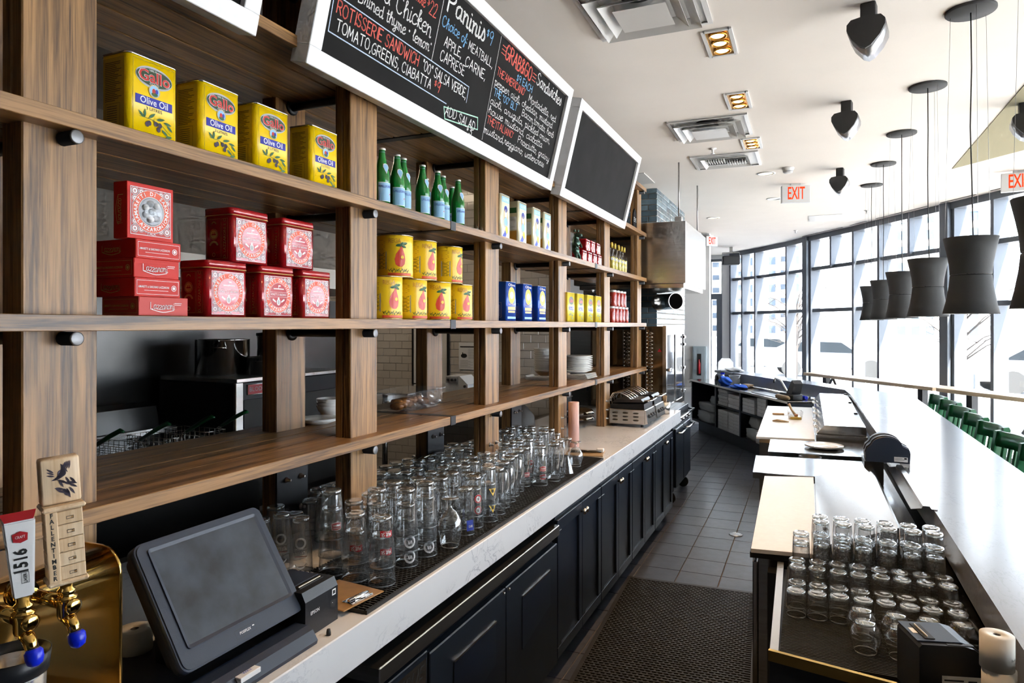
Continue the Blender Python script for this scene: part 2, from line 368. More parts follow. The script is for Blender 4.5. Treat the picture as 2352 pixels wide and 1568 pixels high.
def link(name, me, parent=None, loc=None, rot=None):
    o = bpy.data.objects.new(name, me); COL.objects.link(o)
    if parent: o.parent = parent
    if loc: o.location = loc
    if rot: o.rotation_euler = rot
    return o
def tag(o, label, cat, group=None):
    o['label'] = label; o['category'] = cat
    if group: o['group'] = group
    return o
def thing(name, label, cat, loc=(0, 0, 0), rz=0, group=None):
    o = bpy.data.objects.new(name, None); COL.objects.link(o); o.empty_display_size = 0.05
    o.location = loc; o.rotation_euler = (0, 0, rz)
    return tag(o, label, cat, group)
def struct(o): o['kind'] = 'structure'; return o
def stuff(o): o['kind'] = 'stuff'; return o
def sempty(name, loc=(0, 0, 0)):
    o = bpy.data.objects.new(name, None); COL.objects.link(o); o.location = loc; return struct(o)
def kids(o): return [c for c in bpy.data.objects if c.parent == o]
def dup(root, loc=None, rz=None, label=None, group=None):
    r = root.copy(); COL.objects.link(r)
    if loc is not None: r.location = loc
    if rz is not None: r.rotation_euler = (0, 0, rz)
    if label: r['label'] = label
    if group: r['group'] = group
    for c in root.children:
        d = c.copy(); COL.objects.link(d); d.parent = r
        for g in c.children:
            e = g.copy(); COL.objects.link(e); e.parent = d
    return r
# ---- flat print: polygons and built-in font, laid on a plane in layers
_tx = {}
def text_geo(t, size=1.0, cond=1.0, font_bold=0.0):
    key = (t, font_bold)
    if key not in _tx:
        c = bpy.data.curves.new('t', 'FONT'); c.body = t; c.size = 1.0; c.align_x = 'CENTER'; c.align_y = 'CENTER'; c.resolution_u = 2; c.offset = font_bold
        o = bpy.data.objects.new('t', c); COL.objects.link(o)
        dg = bpy.context.evaluated_depsgraph_get(); me = bpy.data.meshes.new_from_object(o.evaluated_get(dg))
        _tx[key] = ([v.co[:] for v in me.vertices], [list(p.vertices) for p in me.polygons])
        bpy.data.objects.remove(o); bpy.data.curves.remove(c); bpy.data.meshes.remove(me)
    vs, fs = _tx[key]
    return [(x * size * cond, y * size) for x, y, z in vs], fs
class Decal:
    """2D print; x right, y up, layers a fraction of a millimetre apart"""
    def __init__(s, lift=0.0004): s.mb = MB(); s.mats = []; s.lift = lift
    def mi(s, m):
        if m not in s.mats: s.mats.append(m)
        return s.mats.index(m)
    def poly(s, pts, m, layer=1):
        a = sum(pts[i][0] * pts[(i + 1) % len(pts)][1] - pts[(i + 1) % len(pts)][0] * pts[i][1] for i in range(len(pts)))
        if a < 0: pts = pts[::-1]
        s.mb.add([(x, y, layer * s.lift) for x, y in pts], [list(range(len(pts)))], s.mi(m)); return s
    def rect(s, x0, y0, x1, y1, m, layer=1): return s.poly([(x0, y0), (x1, y0), (x1, y1), (x0, y1)], m, layer)
    def frame(s, x0, y0, x1, y1, w, m, layer=1):
        s.rect(x0, y0, x1, y0 + w, m, layer); s.rect(x0, y1 - w, x1, y1, m, layer); s.rect(x0, y0 + w, x0 + w, y1 - w, m, layer); s.rect(x1 - w, y0 + w, x1, y1 - w, m, layer); return s
    def disc(s, cx, cy, rx, ry, m, layer=1, n=28): return s.poly([(cx + rx * math.cos(2 * PI * k / n), cy + ry * math.sin(2 * PI * k / n)) for k in range(n)], m, layer)
    def ring(s, cx, cy, r0, r1, m, layer=1, n=32, a0=0, a1=2 * PI, sy=1.0):
        for k in range(n):
            t0 = a0 + (a1 - a0) * k / n; t1 = a0 + (a1 - a0) * (k + 1) / n
            s.mb.add([(cx + r * math.cos(t), cy + r * math.sin(t) * sy, layer * s.lift) for r, t in ((r0, t0), (r1, t0), (r1, t1), (r0, t1))], [(0, 1, 2, 3)], s.mi(m))
        return s
    def text(s, t, cx, cy, size, m, layer=2, cond=1.0, rot=0.0, bold=0.0, width=None, shear=0.0):
        vs, fs = text_geo(t, size, cond, bold)
        if width:
            w = max(v[0] for v in vs) - min(v[0] for v in vs); k = width / max(w, 1e-6); vs = [(x * k, y) for x, y in vs]
        c, q = math.cos(rot), math.sin(rot)
        s.mb.add([(cx + (x + shear * y) * c - y * q, cy + (x + shear * y) * q + y * c, layer * s.lift) for x, y in vs], fs, s.mi(m)); return s
    def arc_text(s, t, cx, cy, r, a_mid, size, m, layer=2, step=None, inward=False, cond=1.0, sy=1.0, bold=0.0):
        step = step or size * 0.72 / r
        n = len(t)
        for i, ch in enumerate(t):
            if ch == ' ': continue
            k = i - (n - 1) / 2
            a = a_mid + (k * step if inward else -k * step)
            s.text(ch, cx + r * math.cos(a), cy + r * math.sin(a) * sy, size, m, layer, cond, (a + PI / 2) if inward else (a - PI / 2), bold)
        return s
    def line(s, pts, w, m, layer=2, closed=False):
        n = len(pts)
        for i in range(n if closed else n - 1):
            (x0, y0), (x1, y1) = pts[i], pts[(i + 1) % n]
            d = math.hypot(x1 - x0, y1 - y0) or 1e-6; ux, uy = (x1 - x0) / d, (y1 - y0) / d; e = w * 0.35
            x0 -= ux * e; y0 -= uy * e; x1 += ux * e; y1 += uy * e; nx, ny = -uy * w / 2, ux * w / 2
            s.mb.add([(x0 - nx, y0 - ny, layer * s.lift), (x1 - nx, y1 - ny, layer * s.lift), (x1 + nx, y1 + ny, layer * s.lift), (x0 + nx, y0 + ny, layer * s.lift)], [(0, 1, 2, 3)], s.mi(m))
        return s
    def wrap(s, r, a_mid):
        """bend the print round a vertical cylinder of radius r, centred on angle a_mid"""
        s.mb.v = [((r + z) * math.cos(a_mid + x / r), (r + z) * math.sin(a_mid + x / r), y) for x, y, z in s.mb.v]; return s
    def mesh(s, name): return s.mb.mesh(name, s.mats)
    def build(s, name, parent=None, mx=None):
        if mx is not None: s.mb.xf(mx)
        return s.mb.build(name, s.mats, parent)
def face_px(x, y=0, z=0):   # print plane that looks along +X (read with +Y to the right)
    return Matrix(((0, 0, 1, x), (1, 0, 0, y), (0, 1, 0, z), (0, 0, 0, 1)))
def face_ny(x, y, z=0):     # print plane that looks along -Y
    return Matrix(((1, 0, 0, x), (0, 0, -1, y), (0, 1, 0, z), (0, 0, 0, 1)))
def face_up(x, y, z, rz=0):
    return Matrix.Translation((x, y, z)) @ Matrix.Rotation(rz, 4, 'Z')
def rrect(x0, y0, x1, y1, r, n=5):
    pts = []
    for cx, cy, a in ((x1 - r, y0 + r, -PI / 2), (x1 - r, y1 - r, 0), (x0 + r, y1 - r, PI / 2), (x0 + r, y0 + r, PI)):
        for k in range(n + 1): t = a + PI / 2 * k / n; pts.append((cx + r * math.cos(t), cy + r * math.sin(t)))
    return pts

# ================================================================ STRUCTURE
# ---- floor: slab, individual slate tiles in the aisle, a tiled field elsewhere
floor = struct(MB().box(-5.6, 6.0, -5.0, 17.5, -0.10, -0.006).build('floor', 'grout'))
TX, TY = 0.281, 0.2915
tile_me = MB().bbox(-TX / 2 + 0.003, TX / 2 - 0.003, -TY / 2 + 0.003, TY / 2 - 0.003, -0.005, 0.001, 0.0015).mesh('tile', 'floor_tile')
c0, c1, r0, r1 = -3, 4, -8, 25
for i in range(c0, c1):
    for j in range(r0, r1):
        link('tile', tile_me, floor, (-1.12 + TX * (i + 0.5), 4.945 + TY * (j + 0.5), 0))
fx0, fx1, fy0, fy1 = -1.12 + TX * c0, -1.12 + TX * c1, 4.945 + TY * r0, 4.945 + TY * r1
fld = MB(); fld2 = MB()
for i in range(-16, 26):
    for j in range(-34, 43):
        if c0 <= i < c1 and r0 <= j < r1: continue
        x, y = -1.12 + TX * i, 4.945 + TY * j
        (fld2 if x > 1.0 and y < 13.0 else fld).box(x + 0.002, x + TX - 0.002, y + 0.002, y + TY - 0.002, -0.005, 0.001)
stuff(fld.build('tile_field', 'floor_tile', floor)); stuff(fld2.build('dining_tile_field', 'dining_floor', floor))
MB().lathe([(0.055, 0), (0.055, 0.004), (0.044, 0.005), (0.044, 0.003), (0, 0.003)], 24).build('drain_ring', 'steel', floor, (-0.557, 5.978, 0.001))
g = MB()
for k in range(-3, 4): w = math.sqrt(max(0, 0.043 ** 2 - (k * 0.012) ** 2)); g.box(-w, w, k * 0.012 - 0.003, k * 0.012 + 0.003, 0.003, 0.0055)
g.build('drain_grate', 'steel', floor, (-0.557, 5.978, 0.001))
# ---- ceiling
room = [(-5.6, -5.0), (4.85, -5.0)] + WALL[::-1] + [(-1.52, 17.0), (-5.6, 17.0)]
ceil = struct(MB().prism(room, CEIL, CEIL + 0.12).build('ceiling', 'ceiling'))
MB().prism([(1.36, 8.28), (1.33, 5.5), (1.30, 2.0), (4.0, 2.0), (3.55, 4.6), (2.75, 6.25), (1.82, 7.65)], CEIL - 0.006, CEIL + 0.02).build('recess_panel', 'ceiling_olive', ceil)
for i in range(3, 11):
    a, b = Vector(WALL[i]), Vector(WALL[i + 1]); d = (b - a).normalized(); n = Vector((d.y, -d.x)); n = -n if n.x > 0 else n
    p, q = a + d * 0.12 + n * 0.26, b - d * 0.12 + n * 0.26
    MB().prism([tuple(p), tuple(q), tuple(q + n * 0.02), tuple(p + n * 0.02)], CEIL - 0.004, CEIL + 0.01).build('slot_diffuser', 'vent_dark', ceil)
# ---- walls
struct(MB().box(-5.7, -5.3, -5.0, 17.2, 0, CEIL).build('wall_left', 'wall_dark'))
struct(MB().box(-5.7, 5.1, -5.2, -5.0, 0, CEIL).build('wall_back', 'wall_dark'))
struct(MB().box(4.85, 5.1, -5.0, 1.275, 0, CEIL).build('wall_right', 'wall_dark'))
struct(MB().box(-5.3, -1.60, 12.4, 12.6, 0, CEIL).build('wall_far', 'wall_white'))
wd = struct(MB().box(-5.3, -2.10, 16.3, 16.5, 0, CEIL).box(-2.10, -1.80, 16.3, 16.5, 3.28, CEIL).build('wall_end', 'wall_white'))
struct(MB().box(-1.80, -1.50, 16.12, 16.5, 0, CEIL).build('wall_column', 'wall_white'))
d1 = sempty('door_1', (-1.95, 16.36, 0))
MB().box(-0.15, -0.11, 0, 0.06, 0, 3.28).box(0.11, 0.15, 0, 0.06, 0, 3.28).box(-0.11, 0.11, 0, 0.06, 3.22, 3.28).box(-0.11, 0.11, 0, 0.06, 2.35, 2.48).build('door_frame', 'frame_grey', d1)
MB().box(0.0, 0.11, 0.01, 0.05, 0, 2.35).build('door_leaf', 'frame_grey', d1)
MB().box(-0.11, 0.0, 0.02, 0.03, 0.1, 2.35).build('pane', 'pane', d1)
MB().box(-0.11, 0.11, 0.02, 0.03, 2.48, 3.22).build('pane', 'pane', d1)
# ---- kitchen wall of white subway tile (faces the room, seen through the shelves)
tw = struct(MB().box(-5.3, -2.15, 6.215, 6.36, 0, CEIL).build('wall_kitchen', 'tile_grout'))
stl_me = MB().bbox(-0.0765, 0.0765, -0.006, 0.006, -0.0378, 0.0378, 0.003).mesh('wall_tile', 'wall_tile')
field = MB()
for r in range(43):
    for k in range(21):
        x = -5.22 + 0.156 * k + (0.078 if r % 2 else 0); z = 0.04 + 0.0790 * r
        if x > -2.24: continue
        near = 1.25 < z < 2.12 and x > -5.1
        if near: link('wall_tile', stl_me, tw, (x, 6.209, z))
        else: field.box(x - 0.0765, x + 0.0765, 6.203, 6.215, z - 0.0378, z + 0.0378)
stuff(field.build('wall_tile_field', 'wall_tile', tw))
MB().box(-5.26, -5.22, 6.16, 6.21, 0.9, 2.6).build('corner_strip', 'steel', tw)
# ---- glazed brick pier
pier = struct(MB().box(-2.55, -1.652, 8.084, 10.05, 0, CEIL).build('wall_pier', 'mortar'))
RH = 0.0674; BL = 0.1985
for zi in range(25):
    z = 1.70 + RH * zi
    if z + RH > CEIL + 0.03: break
    zt = min(z + RH - 0.008, CEIL - 0.002)
    off = BL / 2 if zi % 2 else 0
    y = 8.072
    k = 0
    while y < 10.04:
        L_ = (BL / 2 if (k == 0 and off) else BL); y1 = min(y + L_ - 0.008, 10.04)
        if k == 0: MB().bbox(-1.652 - (0.09 if off else 0.19), -1.640, 8.072, y1, z, zt, 0.003).build('brick', 'brick', pier)
        else: MB().bbox(-1.662, -1.640, y, y1, z, zt, 0.003).build('brick', 'brick', pier)
        y += L_; k += 1
    x = -1.652 - (0.09 if off else 0.19) - 0.008
    while x > -2.5:
        MB().bbox(max(x - BL + 0.008, -2.55), x, 8.072, 8.094, z, zt, 0.003).build('brick', 'brick', pier); x -= BL
        if x < -2.15: break
# ---- window wall: deep mullion fins, transoms, panes
MUL = [(-1.48, 16.07, 0), (-1.203, 15.729, 0), (-0.904, 15.359, 0), (-0.257, 14.384, 0), (0.11, 13.676, 1), (0.489, 13.061, 2), (0.811, 12.539, 0), (1.128, 11.913, 0),
       (1.462, 11.323, 2), (1.822, 10.691, 1), (2.199, 10.043, 0), (2.62, 9.28, 2), (3.05, 8.42, 0), (3.50, 7.40, 1), (3.92, 6.30, 0), (4.28, 5.10, 0), (4.55, 3.90, 1),
       (4.75, 2.60, 0), (4.85, 1.30, 0)]
def inward(i):
    a = Vector(MUL[max(i - 1, 0)][:2]); b = Vector(MUL[min(i + 1, len(MUL) - 1)][:2]); d = (b - a).normalized(); n = Vector((d.y, -d.x)); return d, (-n if n.x > 0 else n)
ZT = (2.02, 2.77)
nwin = 1; win = sempty('window_1')
for i, (x, y, k) in enumerate(MUL):
    d, n = inward(i); p = Vector((x, y))
    if k == 1 and i: nwin += 1; win = sempty('window_%d' % nwin)
    hw, dep, z0 = (0.025, 0.17, 0.0) if k == 0 else ((0.075, 0.21, 0.0) if k == 1 else (0.025, 0.17, ZT[1]))
    q = [p - d * hw - n * 0.03, p + d * hw - n * 0.03, p + d * hw + n * dep, p - d * hw + n * dep]
    MB().prism([tuple(v) for v in q], z0, CEIL).build('mullion', 'frame_grey', win)
    if k == 1:
        q = [p + d * 0.075 - n * 0.03, p + d * 0.12 - n * 0.03, p + d * 0.12 + n * 0.15, p + d * 0.075 + n * 0.15]
        MB().prism([tuple(v) for v in q], 0, CEIL).build('mullion', 'frame_grey', win)
    if i + 1 == len(MUL): break
    x2, y2, k2 = MUL[i + 1]; p2 = Vector((x2, y2)); e = (p2 - p).normalized(); m_ = Vector((e.y, -e.x)); m_ = -m_ if m_.x > 0 else m_
    for zt, hh, dp in ((0.09, 0.09, 0.14), (ZT[0], 0.03, 0.12), (ZT[1], 0.03, 0.12), (CEIL - 0.045, 0.045, 0.17)):
        q = [p - m_ * 0.03, p2 - m_ * 0.03, p2 + m_ * dp, p + m_ * dp]
        MB().prism([tuple(v) for v in q], zt - hh, zt + hh).build('transom', 'frame_grey', win)
    for za, zb in ((0.18, ZT[0] - 0.03), (ZT[0] + 0.03, ZT[1] - 0.03), (ZT[1] + 0.03, CEIL - 0.09)):
        MB().quad((p.x, p.y, za), (p2.x, p2.y, za), (p2.x, p2.y, zb), (p.x, p.y, zb)).build('pane', 'pane', win)
# ================================================================ OUTSIDE
struct(MB().box(-120, 160, -60, 200, -0.5, -0.11).build('ground_outside', 'asphalt'))
def far_building(x0, x1, y, h, m, label, floors, cols, balc):
    t = thing('apartment_building', label, 'building', (0, 0, -0.11))
    MB().box(x0, x1, y, y + 14, 0, h).box(x0 - 0.4, x1 + 0.4, y - 0.4, y + 14.4, h, h + 0.6).build('facade', m, t)
    fh = h / floors; cw = (x1 - x0) / cols
    wm = MB().box(-cw * 0.28, cw * 0.28, -0.12, 0.02, -fh * 0.28, fh * 0.28).mesh('far_window', 'build_glass')
    bm_ = MB().box(-cw * 0.4, cw * 0.4, -1.1, 0, -0.1, 0.9).mesh('balcony', 'build_b')
    for f in range(floors):
        for c in range(cols):
            link('far_window', wm, t, (x0 + cw * (c + 0.5), y, fh * (f + 0.55)))
            if balc and c % 2 == balc - 1: link('balcony', bm_, t, (x0 + cw * (c + 0.5), y, fh * f))
    return t
far_building(-11.5, -1.0, 118, 15.5, 'build_a', 'pale apartment block with balconies behind the far end windows', 7, 6, 1)
far_building(9.0, 20.5, 105, 17.0, 'build_b', 'cream apartment tower seen left of the hanging lamps', 8, 7, 0)
far_building(-26, -14, 125, 20.0, 'build_b', 'tall cream block at the far left edge of the window wall', 9, 6, 2)
sh = thing('shop_building', 'low shop with a red edged sign band beyond the right windows', 'building', (19.0, 36.0, -0.11), -0.5)
MB().box(-6, 9, 0, 8, 0, 2.6).build('shop_wall', 'build_a', sh)
MB().box(-6.2, 9.2, -0.3, 0, 1.9, 2.7).build('sign_band', 'wall_white', sh)
MB().box(-6.2, 9.2, -0.32, 0, 2.7, 2.85).build('roof_edge', 'ext_red', sh)
Decal(0.01).text('Glass', -1.0, 2.3, 0.5, 'print_black', 2).text('service centre', 2.6, 2.3, 0.35, 'print_grey', 2).build('sign_lettering', sh, face_ny(0, -0.31))
for k in range(7): MB().box(-5.2 + k * 2.0, -3.8 + k * 2.0, -0.08, 0.02, 0.5, 1.6).build('shop_window', 'build_glass', sh)
rp = thing('barrier_wall', 'red and white striped panel wall outside the right hand windows', 'barrier', (7.0, 16.8, -0.11), -0.55)
for k, (z0, z1, m_) in enumerate(((0.0, 0.15, 'ext_red'), (0.15, 0.55, 'wall_white'), (0.55, 0.95, 'ext_red'), (0.95, 1.12, 'wall_white'), (1.12, 1.22, 'ext_red'))):
    MB().box(-1.6, 4.5, -0.04, 0.04, z0, z1).build('panel', m_, rp)
def car(loc, rz, m, label):
    t = thing('parked_car', label, 'car', loc, rz)
    body = [(-2.1, 0.35), (2.1, 0.35), (2.12, 0.62), (1.95, 0.78), (1.0, 0.88), (0.35, 1.32), (-0.95, 1.36), (-1.75, 0.95), (-2.1, 0.9)]
    MB().extr(body, -0.82, 0.82, 'Y').build('body', m, t)
    MB().extr([(0.86, 0.88), (0.34, 1.25), (-0.92, 1.29), (-1.5, 0.94)], -0.835, 0.835, 'Y').build('side_glass', 'car_glass', t)
    for sx in (-1.3, 1.3):
        for sy in (-0.84, 0.66): MB().cyl((sx, sy, 0.32), 0.32, 0.18, 16, 'Y').build('wheel', 'tyre', t)
    return t
car((0.6, 27.5, -0.11), 0.15, 'car_b', 'dark parked car behind the far window bay')
car((6.2, 23.0, -0.11), 0.12, 'car_a', 'silver parked car outside left of the largest hanging lamp')
car((10.3, 30.0, -0.11), 0.1, 'car_b', 'dark car parked further back in the lot')
car((13.5, 25.0, -0.11), -0.4, 'car_a', 'silver car parked in front of the low shop')
car((-1.6, 33.0, -0.11), 0.1, 'car_a', 'pale car far back beyond the bare trees')
def tree(loc, h, label, seed):
    r = random.Random(seed); t = thing('bare_tree', label, 'tree', loc)
    MB().tube([(0, 0, 0), (0.05, 0, h * 0.3), (0.1, 0.05, h * 0.55)], [0.10, 0.07, 0.04], 6).build('trunk', 'bark', t)
    b = MB()
    for k in range(26):
        z = h * r.uniform(0.2, 0.55); a = r.uniform(0, 2 * PI); l = r.uniform(0.6, 1.4); p = Vector((0.05, 0, z))
        e = p + Vector((math.cos(a) * l, math.sin(a) * l, l * r.uniform(0.4, 1.2))); b.tube([p, p.lerp(e, 0.5) + Vector((0, 0, 0.1)), e], [0.022, 0.014, 0.006], 4)
        for q in range(2):
            s_ = p.lerp(e, r.uniform(0.4, 0.9)); b.tube([s_, s_ + Vector((r.uniform(-.5, .5), r.uniform(-.5, .5), r.uniform(0.1, .6)))], [0.008, 0.004], 4)
    stuff(b.build('branches', 'bark', t))
tree((3.4, 19.5, -0.11), 4.2, 'bare tree just outside the middle window bay', 1)
tree((6.6, 18.5, -0.11), 3.4, 'bushy bare tree in front of the silver parked car', 2)
tree((-0.4, 22.5, -0.11), 4.6, 'bare tree behind the far end windows', 3)
for k, (x, y) in enumerate(((3.15, 16.6), (4.35, 15.2), (2.1, 18.2))):
    t = tag(MB().lathe([(0.06, 0), (0.06, 0.86), (0.045, 0.9), (0, 0.9)], 12, sm=False).build('bollard', 'car_a', None, (x, y, -0.11)), ['steel bollard outside, right of the bare bush', 'steel bollard outside nearest the striped panel wall', 'steel bollard outside, furthest of the three'][k], 'bollard', 'bollards outside')

# ================================================================ SHELVING (oak, runs down the left)
SF, SB, TH = -1.455, -2.02, 0.036                    # front edge, back edge, board thickness
SHZ = {0: 1.345, 1: 1.7735, 2: 2.212, 3: 2.650, 4: 3.088}
shelf = thing('shelving_unit', 'long oak open shelving with paired posts and black support rods on marble counter', 'shelving', (0, 0, 0))
PY_ = [-0.21, 0.899, 2.013, 3.127, 4.233, 5.33, 6.484]
PW = 0.165
pf = MB().bbox(-0.068, -0.036, 0, PW, 0, 2.155, 0.003).bbox(-0.033, 0, 0, PW, 0, 2.155, 0.003).mesh('post', 'oak_z')
pbk = MB().bbox(-0.07, 0, 0, PW, 0, 2.155, 0.003).mesh('post', 'oak_z')
plate = MB().bbox(0, 0.008, -0.004, PW + 0.004, 0, 0.30, 0.001).mesh('foot_plate', 'black_steel')
boltm = MB().lathe([(0.011, 0), (0.011, 0.005), (0.006, 0.006), (0.006, 0.022), (0.003, 0.024), (0, 0.024)], 10, axis='X').mesh('bolt', 'bolt')
for y in PY_:
    link('post', pf, shelf, (-1.505, y, 0.935)); b = link('post', pbk, shelf, (-1.847, y, 0.935))
    pl = link('foot_plate', plate, shelf, (-1.847, y, 0.937))
    for by in (0.045, 0.125):
        for bz in (0.10, 0.22): link('bolt', boltm, pl, (0.008, by, bz))
    if y > 2.5:
        for by in (0.05, 0.125):
            for bz in (0.06, 0.13, 0.20): link('bolt', boltm, shelf, (-1.507, y + by, 0.937 + bz))
PLK = [(-1.599, SF), (-1.745, -1.607), (-1.859, -1.753), (SB, -1.867)]
SEG = [(-0.5, 2.666), (2.713, 4.901), (4.951, 6.658)]
for s_, z in SHZ.items():
    for y0, y1 in SEG:
        for x0, x1 in PLK: MB().bbox(x0, x1, y0, y1, z - TH, z, 0.0015).build('plank', 'oak_y', shelf)
    for y0, y1 in ((2.6665, 2.7125), (4.9015, 4.9505)):
        MB().box(SB, SF + 0.002, y0, y1, z - TH - 0.003, z + 0.001).build('joint_strap', 'black_steel', shelf)
rod = MB().cyl((0, 0, 0), 0.0155, 0.388, 14, 'X').lathe([(0.030, 0.0), (0.030, 0.006), (0.0155, 0.007)], 18, (0.0, 0, 0), axis='X').mesh('support_rod', 'black_steel')
cap = MB().lathe([(0.0155, 0), (0.0155, 0.002), (0.013, 0.003), (0, 0.003)], 14, axis='X').mesh('rod_cap', 'rod_end')
for s_, z in SHZ.items():
    for y in PY_:
        r = link('support_rod', rod, shelf, (-1.847, y + 0.085, z - TH - 0.0165))
        link('rod_cap', cap, r, (0.388, 0, 0))
# ================================================================ LEFT COUNTER AND UNITS BELOW
tag(MB().bbox(-2.16, -1.126, -0.6, 6.66, 0.82, 0.935, 0.003).build('countertop', 'marble'), 'long white marble counter carrying the shelving and rows of glasses', 'countertop')
def shaker_door(par, y0, y1, z0, z1, x=-1.150, knob=None):
    st = 0.055
    d = MB().bbox(x, x + 0.02, y0, y1, z0, z0 + st, 0.002).bbox(x, x + 0.02, y0, y1, z1 - st, z1, 0.002).bbox(x, x + 0.02, y0, y0 + st, z0 + st, z1 - st, 0.002).bbox(x, x + 0.02, y1 - st, y1, z0 + st, z1 - st, 0.002).box(x, x + 0.008, y0 + st, y1 - st, z0 + st, z1 - st).build('door', 'navy', par)
    if knob is not None:
        MB().lathe([(0.006, 0), (0.006, 0.012), (0.0165, 0.016), (0.0175, 0.023), (0.012, 0.029), (0, 0.030)], 14, (x + 0.02, knob, 0.745), axis='X').build('knob', 'knob', d)
labs = ['navy two door cabinet next to the black undercounter fridge', 'navy two door cabinet second from the fridge', 'navy two door cabinet third from the fridge', 'navy two door cabinet at the far end of the marble counter']
for i in range(4):
    y0 = 3.165 + 0.775 * i; y1 = y0 + 0.77
    t = thing('base_cabinet', labs[i], 'cabinet', (0, 0, 0), 0, 'navy base cabinets')
    MB().box(-1.80, -1.151, y0, y1, 0.10, 0.80).box(-1.80, -1.24, y0, y1, 0.002, 0.10).box(-1.80, -1.145, y0, y1, 0.795, 0.819).build('body', 'navy', t)
    m_ = (y0 + y1) / 2 + 0.015
    shaker_door(t, y0 + 0.004, m_ - 0.002, 0.108, 0.79, knob=m_ - 0.022); shaker_door(t, m_ + 0.002, y1 - 0.004, 0.108, 0.79, knob=m_ + 0.022)
fr = thing('undercounter_fridge', 'black two door undercounter fridge with a steel front edge', 'fridge')
MB().box(-1.80, -1.142, 1.62, 3.12, 0.10, 0.70).box(-1.80, -1.20, 1.64, 3.10, 0.0, 0.10).build('body', 'fridge_black', fr)
MB().bbox(-1.80, -1.105, 1.612, 3.123, 0.735, 0.785, 0.003).build('top_edge', 'steel', fr)
for y0, y1, ky in ((1.90, 2.498, 2.475), (2.502, 3.11, 2.525)):
    d = MB().bbox(-1.142, -1.112, y0, y1, 0.12, 0.70, 0.004).build('door', 'fridge_black', fr)
    cy = (y0 + y1) / 2 + 0.03
    MB().extr([(cy - 0.17, 0.60), (cy + 0.17, 0.60), (cy + 0.17, 0.44), (cy - 0.17, 0.38)], -1.1115, -1.109, 'X').build('handle_recess', 'navy', d)
    MB().extr([(cy - 0.17, 0.60), (cy + 0.17, 0.60), (cy + 0.17, 0.607), (cy - 0.17, 0.607)], -1.113, -1.106, 'X').build('handle_lip', 'steel', d)
    MB().lathe([(0.006, 0), (0.006, 0.006), (0, 0.007)], 10, (-1.112, ky, 0.685), axis='X').build('lock', 'bolt', d)
gp = MB().bbox(-1.142, -1.114, 1.63, 1.89, 0.12, 0.715, 0.003).build('grille_panel', 'fridge_black', fr)
Decal().rect(-0.10, -0.045, 0.12, 0.03, 'steel', 1).text('TRUE', 0.03, -0.005, 0.06, 'print_black', 2, shear=0.3).rect(-0.095, -0.03, -0.075, 0.005, 'exit_red', 2).build('badge', gp, face_px(-1.1135, 1.76, 0.665))
for k in range(6): MB().box(-1.1145, -1.109, 1.65, 1.87, 0.18 + k * 0.05, 0.195 + k * 0.05).build('louvre', 'black_steel', gp)

